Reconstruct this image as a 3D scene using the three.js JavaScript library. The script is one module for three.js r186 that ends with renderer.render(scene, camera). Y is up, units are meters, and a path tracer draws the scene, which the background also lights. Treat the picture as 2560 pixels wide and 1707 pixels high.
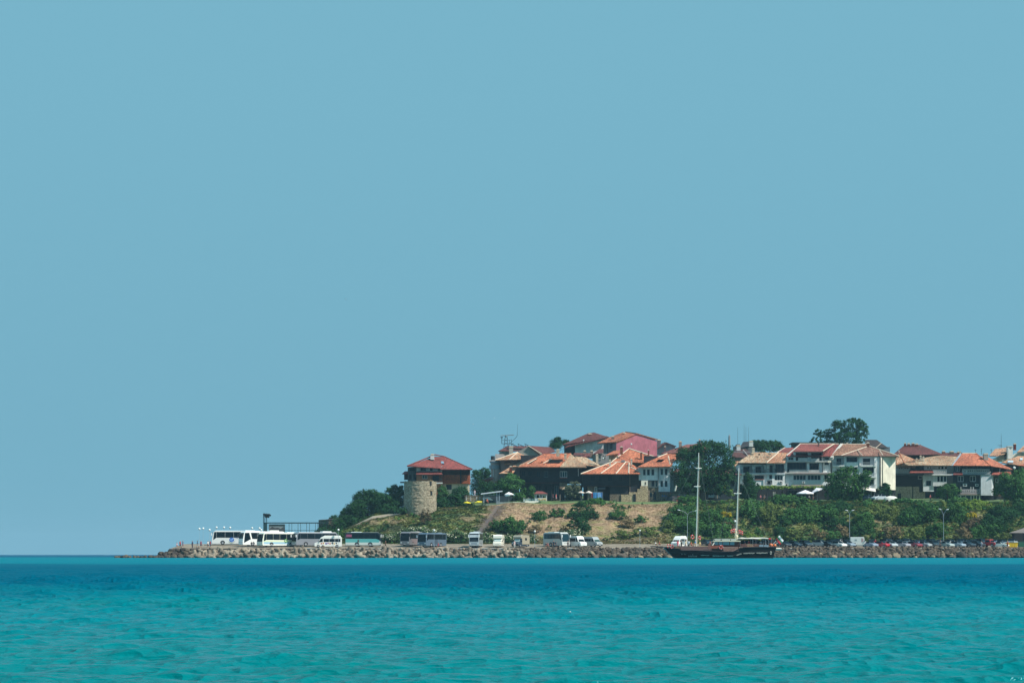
import * as THREE from 'three';
import { mergeGeometries, toCreasedNormals } from 'three/addons/utils/BufferGeometryUtils.js';
import { MarchingCubes } from 'three/addons/objects/MarchingCubes.js';

// ---------- camera, sky, sun, exposure ----------
const scene = new THREE.Scene();
const FOC = 5000, HZ = 1386, EYE = 0.8;               // focal length and horizon row in photograph pixels, eye height in metres
const camera = new THREE.PerspectiveCamera(2 * Math.atan(HZ / FOC) * 180 / Math.PI, 2560 / 1707, 0.5, 9000);
camera.position.set(0, EYE, 0);
camera.setViewOffset(2560, 2 * HZ, 0, 0, 2560, 1707);
camera.lookAt(0, EYE, -100);
camera.updateMatrixWorld();
const renderer = new THREE.WebGLRenderer({ antialias: true });
renderer.toneMapping = THREE.LinearToneMapping;
renderer.toneMappingExposure = 1.2;
renderer.shadowMap.enabled = true;
{
  const w = 256, h = 128, d = new Float32Array(w * h * 4);
  const hor = [0.147, 0.35, 0.458], mid = [0.157, 0.377, 0.488], top = [0.112, 0.288, 0.417];
  const sunAz = Math.atan2(0.548, 0.168);
  for (let j = 0; j < h; j++) for (let i = 0; i < w; i++) {
    const el = ((j + 0.5) / h - 0.5) * 180, k = (j * w + i) * 4;
    const a = Math.min(1, Math.max(0, el / 15)), b = Math.min(1, Math.max(0, (el - 18) / 60)), s = a * a * (3 - 2 * a);
    for (let c = 0; c < 3; c++) { const v = hor[c] + (mid[c] - hor[c]) * s; d[k + c] = v + (top[c] - v) * b; }
    d[k + 3] = 1;
  }
  const t = new THREE.DataTexture(d, w, h, THREE.RGBAFormat, THREE.FloatType);
  t.mapping = THREE.EquirectangularReflectionMapping; t.magFilter = t.minFilter = THREE.LinearFilter; t.needsUpdate = true;
  scene.background = t; scene.environment = t;
}
const sun = new THREE.DirectionalLight(new THREE.Color(1, 0.945, 0.86), 5);
sun.position.set(0.575 * 400 + 20, 0.74 * 400, 0.285 * 400 - 560); sun.target.position.set(20, 0, -560);
sun.castShadow = true;
Object.assign(sun.shadow.camera, { left: -200, right: 200, top: 200, bottom: -200, near: 1, far: 900 });
sun.shadow.mapSize.set(4096, 4096);
scene.add(sun, sun.target);
scene.fog = new THREE.FogExp2(new THREE.Color(0.42, 0.72, 0.92), 0.0001);

// ---------- random, noise ----------
let seed = 7;
const srand = (s) => { seed = s; };
const R = () => { seed = (seed + 0x6d2b79f5) | 0; let t = Math.imul(seed ^ (seed >>> 15), 1 | seed); t = (t + Math.imul(t ^ (t >>> 7), 61 | t)) ^ t; return ((t ^ (t >>> 14)) >>> 0) / 4294967296; };
const rr = (a, b) => a + (b - a) * R();
const pick = (a) => a[Math.floor(R() * a.length)];
const hsh = (x, y, s = 0) => { let n = Math.imul(x | 0, 374761393) + Math.imul(y | 0, 668265263) + Math.imul(s | 0, 2147483647 - 97); n = Math.imul(n ^ (n >>> 13), 1274126177); return ((n ^ (n >>> 16)) >>> 0) / 4294967296; };
const fade = (t) => t * t * (3 - 2 * t);
function vn(x, y, per = 0, s = 0) {
  const xi = Math.floor(x), yi = Math.floor(y), fx = fade(x - xi), fy = fade(y - yi);
  const q = (i, j) => per ? hsh(((i % per) + per) % per, ((j % per) + per) % per, s) : hsh(i, j, s);
  const a = q(xi, yi), b = q(xi + 1, yi), c = q(xi, yi + 1), d = q(xi + 1, yi + 1);
  return a + (b - a) * fx + (c - a) * fy + (a - b - c + d) * fx * fy;
}
const fbm = (x, y, o = 4, s = 0) => { let v = 0, a = 0.5, f = 1; for (let i = 0; i < o; i++) { v += a * vn(x * f, y * f, 0, s + i); a *= 0.5; f *= 2.03; } return v; };
const clamp = (x, a = 0, b = 1) => Math.min(b, Math.max(a, x));
const sstep = (a, b, x) => fade(clamp((x - a) / (b - a)));
const lerp = (a, b, t) => a + (b - a) * t;
const curve = (pts, x) => { if (x <= pts[0][0]) return pts[0][1]; for (let i = 1; i < pts.length; i++) if (x <= pts[i][0]) return lerp(pts[i - 1][1], pts[i][1], (x - pts[i - 1][0]) / (pts[i][0] - pts[i - 1][0])); return pts[pts.length - 1][1]; };

// ---------- placing: a photograph pixel at a chosen distance is a point of the place ----------
const WX = (px, D) => (px - 1280) * D / FOC, WY = (py, D) => EYE + (HZ - py) * D / FOC;
const V = (px, py, D) => new THREE.Vector3(WX(px, D), WY(py, D), -D);
const V3 = (x, y, z) => new THREE.Vector3(x, y, z);

// ---------- textures ----------
function tex(n, fn, size, srgb = true, m = n) {
  const d = new Uint8Array(n * m * 4);
  for (let j = 0; j < m; j++) for (let i = 0; i < n; i++) {
    const c = fn(i / n, j / m, i, j), k = (j * n + i) * 4;
    if (typeof c === 'number') d[k] = d[k + 1] = d[k + 2] = clamp(c) * 255; else { d[k] = clamp(c[0]) * 255; d[k + 1] = clamp(c[1]) * 255; d[k + 2] = clamp(c[2]) * 255; }
    d[k + 3] = 255;
  }
  const t = new THREE.DataTexture(d, n, m);
  t.wrapS = t.wrapT = THREE.RepeatWrapping; t.magFilter = t.minFilter = THREE.LinearFilter;
  if (srgb) t.colorSpace = THREE.SRGBColorSpace;
  const s = Array.isArray(size) ? size : [size, size];
  t.repeat.set(1 / s[0], 1 / s[1]); t.needsUpdate = true;
  return t;
}
const tn = (u, v, per, s) => vn(u * per, v * per, per, s);
const tf = (u, v, per, s) => tn(u, v, per, s) * 0.5 + tn(u, v, per * 2, s + 1) * 0.25 + tn(u, v, per * 4, s + 2) * 0.15 + tn(u, v, per * 8, s + 3) * 0.1;
const TX = {};
TX.plaster = tex(512, (u, v) => { const st = tn(u, v * 0.125, 64, 9) * 0.09; return 0.80 + 0.24 * tf(u, v, 6, 1) - st + 0.05 * tn(u, v, 128, 4) + 0.05; }, 9);
TX.fine = tex(256, (u, v) => 0.82 + 0.2 * tf(u, v, 16, 21), 3);
TX.wood = tex(512, (u, v) => { const r = Math.floor(v * 24), f = v * 24 - r, g = f < 0.12 ? 0.45 : 1; return g * (0.62 + 0.3 * hsh(r, Math.floor(u * 3 + hsh(r, 5) * 3), 3) + 0.14 * vn(u * 96, v * 24 * 3, 0, 8)); }, 4.8);
TX.plank = tex(512, (v, u) => { const r = Math.floor(v * 24), f = v * 24 - r, g = f < 0.12 ? 0.5 : 1; return g * (0.66 + 0.28 * hsh(r, 1, 3) + 0.14 * vn(u * 60, v * 24 * 3, 0, 8)); }, 4.8);
const cells = (u, v, nx, ny, s) => { // rubble masonry: nearest and second nearest of jittered points
  const x = u * nx, y = v * ny, xi = Math.floor(x), yi = Math.floor(y); let b = 9, b2 = 9, id = 0;
  for (let j = -1; j < 2; j++) for (let i = -1; i < 2; i++) {
    const cx = ((xi + i) % nx + nx) % nx, cy = ((yi + j) % ny + ny) % ny;
    const dx = xi + i + 0.5 + (hsh(cx, cy, s) - 0.5) * 0.8 - x, dy = yi + j + 0.5 + (hsh(cx, cy, s + 1) - 0.5) * 0.6 - y, d = Math.hypot(dx, dy);
    if (d < b) { b2 = b; b = d; id = cx * 131 + cy * 17; } else if (d < b2) b2 = d;
  }
  return [b2 - b, id];
};
TX.stone = tex(512, (u, v) => { const [e, id] = cells(u, v, 18, 26, 3), k = hsh(id, 2, 1), m = e < 0.1 ? 0.78 : 1, n = 0.85 + 0.25 * tn(u, v, 90, 3), w = hsh(id, 7, 2);
  return [m * n * (0.66 + 0.32 * k), m * n * (0.63 + 0.32 * k - 0.02 * w), m * n * (0.57 + 0.31 * k - 0.04 * w)]; }, 4.2);
TX.stoneH = tex(512, (u, v) => { const [e, id] = cells(u, v, 18, 26, 3); return sstep(0.02, 0.22, e) * (0.6 + 0.4 * hsh(id, 3, 1)); }, 4.2, false);
TX.brick = tex(512, (u, v) => { const r = Math.floor(v * 40), x = u * 20 + (r % 2) * 0.5, c = Math.floor(x), m = (v * 40 - r < 0.14 || x - c < 0.07) ? 0.72 : 1, k = hsh(c, r, 4); return [m * (0.62 + 0.38 * k), m * (0.52 + 0.3 * k), m * (0.46 + 0.24 * k)]; }, 5);
const tileFn = (mixed) => (u, v) => { // 64 channels by 40 courses of clay tile
  const c = Math.floor(u * 64), r = Math.floor(v * 40 + (c % 2) * 0.5) % 40, k = hsh(c, r, 11), p = hsh(c, r, 12), w = tf(u, v, 5, 31);
  const fx = u * 64 - c, fy = v * 40 + (c % 2) * 0.5; const gap = (fx < 0.16 ? 0.6 : 1) * (fy - Math.floor(fy) < 0.12 ? 0.7 : 1);
  const l = gap * (0.62 + 0.42 * k) * (0.76 + 0.4 * w);
  if (mixed && p < mixed + (w - 0.5) * 0.5) return [l * 1.0, l * 0.98, l * 0.94];
  return [l * 1.0, l * (0.84 + 0.16 * p) * (mixed ? 0.8 : 1), l * (0.82 + 0.18 * p) * (mixed ? 0.68 : 1)];
};
TX.tile = tex(1024, tileFn(0), 14);
TX.tileMix = tex(1024, tileFn(0.74), 14);
TX.tileH = tex(1024, (u, v) => { const c = u * 64, f = c - Math.floor(c), y = v * 40 + (Math.floor(c) % 2) * 0.5; return 0.65 * Math.sqrt(Math.max(0, 1 - (2 * f - 1) ** 2)) + 0.35 * (1 - (y - Math.floor(y))); }, 14, false);
TX.conc = tex(512, (u, v) => 0.66 + 0.36 * tf(u, v, 5, 51) + 0.08 * tn(u, v, 128, 5) - (tn(u, v, 40, 7) > 0.83 ? 0.12 : 0), 5);
TX.concH = tex(256, (u, v) => tf(u, v, 12, 61), 2, false);
TX.dirt = tex(512, (u, v) => { const n = tf(u, v, 8, 71), s = tn(u, v, 160, 3); return 0.6 + 0.5 * n - (s > 0.8 ? 0.15 : 0); }, 11);

// ---------- materials ----------
const mats = new Map();
function M(hex, rough = 0.85, o = {}) {   // hex is the sRGB form of the base colour
  const key = hex + '|' + rough + '|' + Object.entries(o).map(([k, v]) => k + (v?.uuid ?? v)).join();
  if (!mats.has(key)) { const m = new (o.clearcoat || o.specularIntensity !== undefined ? THREE.MeshPhysicalMaterial : THREE.MeshStandardMaterial)({ color: hex, roughness: rough, ...o }); mats.set(key, m); }
  return mats.get(key);
}
const plaster = (hex) => M(hex, 0.9, { map: TX.plaster });
const fineM = (hex, r = 0.8) => M(hex, r, { map: TX.fine });
const woodM = (hex) => M(hex, 0.8, { map: TX.wood, bumpMap: TX.wood, bumpScale: 0.02 });
const plankM = (hex) => M(hex, 0.8, { map: TX.plank });
const stoneM = (hex) => M(hex, 0.92, { map: TX.stone, bumpMap: TX.stoneH, bumpScale: 0.06 });
const tileM = (hex, mix) => M(hex, 0.88, { map: mix ? TX.tileMix : TX.tile, bumpMap: TX.tileH, bumpScale: 0.07 });
const concM = (hex) => M(hex, 0.92, { map: TX.conc, bumpMap: TX.concH, bumpScale: 0.02 });
const glass = M(0x0d1a22, 0.15, { specularIntensity: 0.4 }), glassB = M(0x152d38, 0.15, { specularIntensity: 0.4 }), darkIn = M(0x10161c, 0.8);
const white = fineM(0xdedfdc, 0.6), offw = fineM(0xd2cdbf, 0.7), black = M(0x14171a, 0.6), iron = M(0x1d2328, 0.5), steel = M(0x8d979c, 0.45, { metalness: 0.4 });
const mortar = fineM(0xd8c8b2), tyreM = M(0x17181a, 0.9), rimM = M(0xb9bcc0, 0.4, { metalness: 0.5 });

// ---------- building things ----------
const taken = new Map();
function nm(name) { const n = taken.get(name) ?? 0; taken.set(name, n + 1); return n ? name + '_' + String(n).padStart(3, '0') : name; }
function tag(o, label, category, group, kind) { if (label) o.userData.label = label; if (category) o.userData.category = category; if (group) o.userData.group = group; if (kind) o.userData.kind = kind; return o; }
function T(name, label, category, pos, group) {   // a thing: a Group at its base
  const o = new THREE.Group(); o.name = nm(name); if (pos) { o.position.copy(pos); }
  o.userData = {}; tag(o, label, category, group); offs.set(o, pos ? pos.clone() : V3(0, 0, 0)); scene.add(o); return o;
}
const offs = new WeakMap();
function planar(g) { // uv in metres: along the level line of each face and up its slope
  const p = g.attributes.position, uv = new Float32Array(p.count * 2), a = V3(), b = V3(), c = V3(), n = V3(), u = V3(), w = V3(), up = V3(0, 1, 0);
  for (let i = 0; i < p.count; i += 3) {
    a.fromBufferAttribute(p, i); b.fromBufferAttribute(p, i + 1); c.fromBufferAttribute(p, i + 2);
    n.copy(b).sub(a).cross(w.copy(c).sub(a)).normalize();
    if (Math.abs(n.y) > 0.985) u.set(1, 0, 0); else u.crossVectors(up, n).normalize();
    w.crossVectors(n, u);
    [a, b, c].forEach((q, k) => { uv[(i + k) * 2] = q.dot(u); uv[(i + k) * 2 + 1] = q.dot(w); });
  }
  g.setAttribute('uv', new THREE.BufferAttribute(uv, 2)); return g;
}
function clean(g) { // position and normal only, no index
  let q = g.index ? g.toNonIndexed() : g; for (const k of Object.keys(q.attributes)) if (k !== 'position' && k !== 'normal') q.deleteAttribute(k);
  if (!q.attributes.normal) q.computeVertexNormals(); q.clearGroups?.(); return q;
}
const G = (...l) => { l = l.flat(3).filter(Boolean).map(clean); return l.length === 1 ? l[0] : mergeGeometries(l); };
function A(parent, name, geo, mat, label) {  // a part; geometry comes in world coordinates
  let g = Array.isArray(geo) ? G(geo) : geo.userData.raw ? geo : clean(geo);
  const off = offs.get(parent) ?? V3(0, 0, 0);
  if (!g.userData.raw && (mat.map || mat.bumpMap)) planar(g);
  if (off.lengthSq()) g = g.clone().translate(-off.x, -off.y, -off.z);
  const m = new THREE.Mesh(g, mat); m.name = name; m.castShadow = m.receiveShadow = true; if (label) m.userData.label = label;
  offs.set(m, off); parent.add(m); return m;
}
function S(name, geo, mat, kind = 'structure') { const o = A(scene, nm(name), geo, mat); o.userData.kind = kind; return o; }
function one(name, geo, mat, label, category, group) { const m = A(scene, nm(name), geo, mat); tag(m, label, category, group); return m; }

// ---------- shapes ----------
const boxW = (x0, y0, z0, x1, y1, z1) => new THREE.BoxGeometry(Math.abs(x1 - x0), Math.abs(y1 - y0), Math.abs(z1 - z0)).translate((x0 + x1) / 2, (y0 + y1) / 2, (z0 + z1) / 2);
const bx = (px0, py0, px1, py1, D, dep) => boxW(WX(px0, D), WY(py0, D), -D - dep, WX(px1, D), WY(py1, D), -D);
function rod(a, b, r0, r1 = r0, seg = 6) {
  const d = b.clone().sub(a), L = d.length(), g = new THREE.CylinderGeometry(r1, r0, L, seg, 1);
  g.translate(0, L / 2, 0); g.applyQuaternion(new THREE.Quaternion().setFromUnitVectors(V3(0, 1, 0), d.normalize())); return g.translate(a.x, a.y, a.z);
}
const rodp = (p, q, r0, r1, seg) => rod(V(...p), V(...q), r0, r1, seg);
const ball = (c, r, seg = 8) => new THREE.SphereGeometry(r, seg, Math.max(4, seg - 2)).translate(c.x, c.y, c.z);
function slab(pts, th, holes = []) { // a plane polygon with thickness below it; points and holes are world vectors
  const o = pts[0], n = V3(); for (let i = 1; i < pts.length - 1; i++) n.add(pts[i].clone().sub(o).cross(pts[i + 1].clone().sub(o)));
  n.normalize(); if (n.y < 0 || (Math.abs(n.y) < 1e-3 && n.z < 0)) n.negate();
  const u = Math.abs(n.y) > 0.999 ? V3(1, 0, 0) : V3(0, 1, 0).cross(n).normalize(), w = n.clone().cross(u);
  const to2 = (p) => { const q = p.clone().sub(o); return new THREE.Vector2(q.dot(u), q.dot(w)); };
  const s = new THREE.Shape(pts.map(to2)); for (const h of holes) s.holes.push(new THREE.Path(h.map(to2)));
  const g = new THREE.ExtrudeGeometry(s, { depth: th, bevelEnabled: false }).translate(0, 0, -th);
  return g.applyMatrix4(new THREE.Matrix4().makeBasis(u, w, n).setPosition(o));
}
const roofP = (pts, th = 0.22, holes = []) => slab(pts.map((p) => V(...p)), th, holes.map((h) => h.map((p) => V(...p))));
function prism(plan, y0, y1) { // plan: [x, z] in metres
  const s = new THREE.Shape(plan.map(([x, z]) => new THREE.Vector2(x, -z)));
  return new THREE.ExtrudeGeometry(s, { depth: y1 - y0, bevelEnabled: false }).rotateX(-Math.PI / 2).translate(0, y0, 0);
}
const polyW = (pts, D, dep) => { const s = new THREE.Shape(pts.map(([x, y]) => new THREE.Vector2(WX(x, D), WY(y, D)))); return new THREE.ExtrudeGeometry(s, { depth: dep, bevelEnabled: false }).translate(0, 0, -D - dep); };
// ---------- the land ----------
const crest = [[-62, 3.5], [-54, 3.7], [-51, 5.3], [-46.7, 7.9], [-42, 10.4], [-39, 12], [-31, 13.0], [-21, 13.6], [-9, 14.5], [2, 15.1], [60, 15.2], [400, 15.4]];
function H(x, z) {
  const d = -z; let P = curve(crest, x);
  if (d < 528) return 2.3 + (d - 505) / 23 * 1.25;
  P += (fbm(x * 0.11, 7, 3, 3) - 0.45) * 1.3 * clamp((x + 12) / 10);
  if (d < 562) { const t = (d - 528) / 34, foot = 3.55; const n = (fbm(x * 0.16, d * 0.16, 4, 2) - 0.47) * 2.2 * Math.sin(t * Math.PI) + (fbm(x * 0.7, d * 0.7, 3, 8) - 0.45) * 0.35 * Math.sin(t * Math.PI); return Math.max(3.3, lerp(foot, P, fade(t) * 0.55 + t * 0.45) + n * clamp((P - 3.5) / 8)); }
  if (d < 570) return P + (d - 562) * 0.085 * clamp((x + 30) / 30, 0.2, 1);
  return P + 0.68 * clamp((x + 30) / 30, 0.2, 1) + Math.min(d - 570, 40) * (x > 70 ? 0.052 : 0.07) * clamp((x + 40) / 12, 0.05, 1) + Math.max(0, d - 610) * 0.02;
}
const ground = (px, D) => { const x = WX(px, D); return V3(x, H(x, -D), -D); };
{ // hill and plateau as one sheet, coloured by what grows on it
  const xs = [], zs = []; for (let x = -66; x < 158; x += 0.6) xs.push(x); for (let x = 158; x <= 420; x += 8) xs.push(x);
  for (let d = 527; d < 571; d += 0.55) zs.push(-d); for (let d = 571; d < 800; d += 6) zs.push(-d);
  const n = xs.length, pos = new Float32Array(n * zs.length * 3), col = new Float32Array(n * zs.length * 3), idx = [], c = new THREE.Color();
  const dry = [0.34, 0.228, 0.14], straw = [0.37, 0.27, 0.15], grn = [0.065, 0.125, 0.034], yel = [0.17, 0.185, 0.052], brn = [0.085, 0.066, 0.064], lawn = [0.10, 0.165, 0.055];
  zs.forEach((z, j) => xs.forEach((x, i) => {
    const k = j * n + i, y = H(x, z), d = -z; pos.set([x, y, z], k * 3);
    const px = 1280 + x * FOC / d, py = HZ - (y - EYE) * FOC / d;
    const w1 = fbm(x * 0.12, d * 0.2, 4, 15), w2 = fbm(x * 0.5, d * 0.6, 4, 25), w3 = fbm(x * 1.7, d * 1.7, 3, 35);
    const dryness = clamp(sstep(1195, 1240, px + (w1 - 0.5) * 60) * (1 - sstep(1650, 1720, px + (w1 - 0.5) * 60)) + sstep(0.53, 0.68, w1) * 0.6 - sstep(1300, 1345, py + (w2 - 0.5) * 60) * 0.55 - sstep(0.5, 0.66, w2) * 0.5);
    const w4 = fbm(x * 0.55 + 60, d * 0.22, 4, 65);
    const g = [0, 1, 2].map((a) => lerp(grn[a], yel[a], sstep(0.35, 0.65, w2)));
    const s = [0, 1, 2].map((a) => lerp(dry[a], straw[a], sstep(0.35, 0.6, w2)));
    let q = g.map((v, a) => lerp(v, s[a], dryness)); q = q.map((v, a) => lerp(v, [0.15, 0.115, 0.068][a], sstep(0.46, 0.66, w4) * 0.6 * dryness));
    const pathX = 1243 - (py - 1268) * 0.72 + 22 * (fbm(py * 0.05, 3, 3, 9) - 0.45), onPath = 1 - sstep(4, 24, Math.abs(px - pathX + (w3 - 0.5) * 40)); // bare brown gully down the slope
    const patch = sstep(0.56, 0.66, fbm(x * 0.22 + 30, d * 0.25, 3, 45)) * 0.75;
    const bk = clamp((py > 1264 && py < 1344 ? onPath * 0.9 : 0) + patch * 0.7); q = q.map((v, a) => lerp(v, brn[a], bk));
    if (px > 845 && px < 1004) q = q.map((v, a) => lerp(v, [0.32, 0.26, 0.205][a], (1 - sstep(1.2, 3, Math.abs(d - 557.5 - 3 * (w1 - 0.5)))) * 0.9)); // footpath up the ridge to the tower
    if (d > 560 && x > -8) q = q.map((v, a) => lerp(v, lawn[a], sstep(561, 563, d)));
    q = q.map((v) => v * lerp(0.76 + 0.48 * w3, 0.7 + 0.6 * w3, dryness)); col.set(q, k * 3);
    if (i < n - 1 && j < zs.length - 1) idx.push(k, k + 1, k + n, k + 1, k + n + 1, k + n);
  }));
  const g = new THREE.BufferGeometry(); g.setAttribute('position', new THREE.BufferAttribute(pos, 3)); g.setAttribute('color', new THREE.BufferAttribute(col, 3)); g.setIndex(idx); g.computeVertexNormals(); g.userData.raw = true;
  const flip = g.attributes.normal.getY(0) < 0; if (flip) { for (let i = 0; i < idx.length; i += 3) { const t = idx[i]; idx[i] = idx[i + 1]; idx[i + 1] = t; } g.setIndex(idx); g.computeVertexNormals(); }
  S('hill', g, new THREE.MeshStandardMaterial({ vertexColors: true, roughness: 1 }));
}
{ // the quay: roadway behind a concrete sea wall
  const g = new THREE.PlaneGeometry(486, 23.2, 162, 12).rotateX(-Math.PI / 2).translate(156.5, 0, -516.4), p = g.attributes.position;
  for (let i = 0; i < p.count; i++) p.setY(i, H(p.getX(i), p.getZ(i)) + 0.004 + 0.05 * fbm(p.getX(i) * 0.6, p.getZ(i) * 0.6, 2, 3));
  g.computeVertexNormals();
  S('quay_road', g, M(0x968a78, 0.95, { map: TX.dirt }));
  const q = []; for (let x = -86.5; x < 300; x += 6) q.push(boxW(x, -1.5, -505.2, x + 5.96, 2.22 + 0.05 * hsh(x, 3), -503.6 - 0.1 * hsh(x, 1)));
  S('quay_wall', [q, boxW(-86.5, -1.5, -548, -84.5, 2.25, -505.3), boxW(-86, -1.5, -548, -60, 2.9, -530)], concM(0x5f5a52));
  S('seabed_bank', boxW(-86, -3, -800, 420, -0.4, -506), M(0x6d6455, 1));
}
{ // the sea: chop as real relief near the shore we stand on, growing coarser outwards
  const rows = []; for (let d = 4; d < 10; d *= 1.02) rows.push(d); for (let d = 10; d < 60; d *= 1.0032) rows.push(d); for (let d = 60; d < 190; d *= 1.0042) rows.push(d); for (let d = 190; d < 640; d *= 1.012) rows.push(d); for (let d = 640; d < 6000; d *= 1.12) rows.push(d);
  const nc = 340, pos = [], col = [], idx = [];
  const shore = [0.0, 0.16, 0.215], deep = [0.0, 0.092, 0.152], turq = [0.0, 0.16, 0.196], near = [0.0, 0.152, 0.165], weed = [0.0, 0.105, 0.075], open = [0.0, 0.075, 0.15];
  const wv = []; srand(91); for (let i = 0; i < 32; i++) { const L = 0.17 * Math.pow(1.12, i), a = Math.PI / 2 + rr(-1, 1) * clamp(0.75 - i * 0.015, 0.3, 1); wv.push([Math.cos(a) * 6.283 / L, Math.sin(a) * 6.283 / L, R() * 6.28, L * 0.0145 * Math.min(1, (0.5 / L) ** 1.35), L]); }
  rows.forEach((d, j) => {
    const step = Math.max((rows[j + 1] ?? d * 1.1) - d, (d * 0.72 + 14) / nc * 0.6);
    for (let i = 0; i <= nc; i++) {
      const x = (i / nc - 0.5) * (d * 0.72 + 14) * (d > 600 ? 1 + (d - 600) / 900 : 1), z = -d; let y = 0;
      if (d < 200) { const xx = x + 1.6 * vn(x * 0.2, z * 0.2, 0, 5), zz = z + 1.6 * vn(x * 0.2, z * 0.2, 0, 6), gust = (0.75 + 0.5 * vn(x * 0.23, z * 0.16, 0, 9)) * (1 + 3.2 * sstep(18, 60, d)) * (1 - 0.6 * sstep(90, 140, d)) * (1 - sstep(150, 195, d));
        for (const [kx, kz, ph, am, L] of wv) { const f = sstep(2, 4.5, L / step); if (f > 0) { const s = Math.sin(kx * xx + kz * zz + ph); y += f * am * gust * (s + 0.4 * s * s); } } }
      pos.push(x, y - 0.02, z);
      const lg = Math.log(d), wb = (fbm(x * 6 / d, lg * 5, 4, 77) - 0.47), wl = fbm(x * 14 / d + x * 0.1, lg * 26, 3, 57);
      const b1 = sstep(146, 190, d + wb * 70), b2 = sstep(26, 46, d + wb * 22), b3 = sstep(505, 640, d), b4 = 1 - sstep(10, 26, d + wb * 8);
      let q = turq.map((v, a) => lerp(lerp(lerp(lerp(v, near[a], b4), deep[a], b2), shore[a], b1), open[a], b3));
      const wd = sstep(0.6, 0.7, fbm(x * 0.8 + 9, d * 0.6, 3, 97)) * (1 - b2) * 0.2; q = q.map((v, a) => lerp(v, weed[a], wd) * (0.95 + 0.1 * wl));
      col.push(...q);
      if (j < rows.length - 1 && i < nc) { const k = j * (nc + 1) + i; idx.push(k, k + 1, k + nc + 1, k + 1, k + nc + 2, k + nc + 1); }
    }
  });
  const g = new THREE.BufferGeometry(); g.setAttribute('position', new THREE.Float32BufferAttribute(pos, 3)); g.setAttribute('color', new THREE.Float32BufferAttribute(col, 3)); g.setIndex(idx); g.computeVertexNormals();
  const uv = new Float32Array(pos.length / 3 * 2); for (let i = 0; i < uv.length / 2; i++) { uv[i * 2] = pos[i * 3]; uv[i * 2 + 1] = pos[i * 3 + 2]; } g.setAttribute('uv', new THREE.BufferAttribute(uv, 2)); g.userData.raw = true;
  const rip = tex(1024, (u, v) => { const a = tn(u, v, 12, 101), b = 1 - Math.abs(2 * tn(u, v, 30, 102) - 1), c = tf(u, v, 40, 103); return 0.35 * a + 0.3 * b + 0.35 * c; }, [4.1, 2.3], false);
  // close by the ripples are real relief and the water is glossy; farther out it is ruffled by the breeze, a rough sheen
  const ramp = new Uint8Array(4 * 256 * 4); for (let j = 0; j < 256; j++) for (let i = 0; i < 4; i++) { const d = (1 - (j + 0.5) / 256) * 200, f = sstep(14, 46, d), k = (j * 4 + i) * 4; ramp[k] = ramp[k + 2] = 0; ramp[k + 1] = 255 * lerp(0.14, 0.5, f); ramp[k + 3] = 255 * lerp(0.24, 0.06, f); }
  const calm = new THREE.DataTexture(ramp, 4, 256); calm.wrapS = calm.wrapT = THREE.ClampToEdgeWrapping; calm.magFilter = calm.minFilter = THREE.LinearFilter; calm.repeat.set(0.001, 1 / 200); calm.offset.set(0.5, 1); calm.needsUpdate = true;
  S('sea', g, new THREE.MeshPhysicalMaterial({ vertexColors: true, roughness: 1, roughnessMap: calm, ior: 1.33, specularIntensity: 1, specularIntensityMap: calm, specularColor: new THREE.Color(0.3, 0.75, 1), bumpMap: rip, bumpScale: 0.08 }));
}
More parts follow.
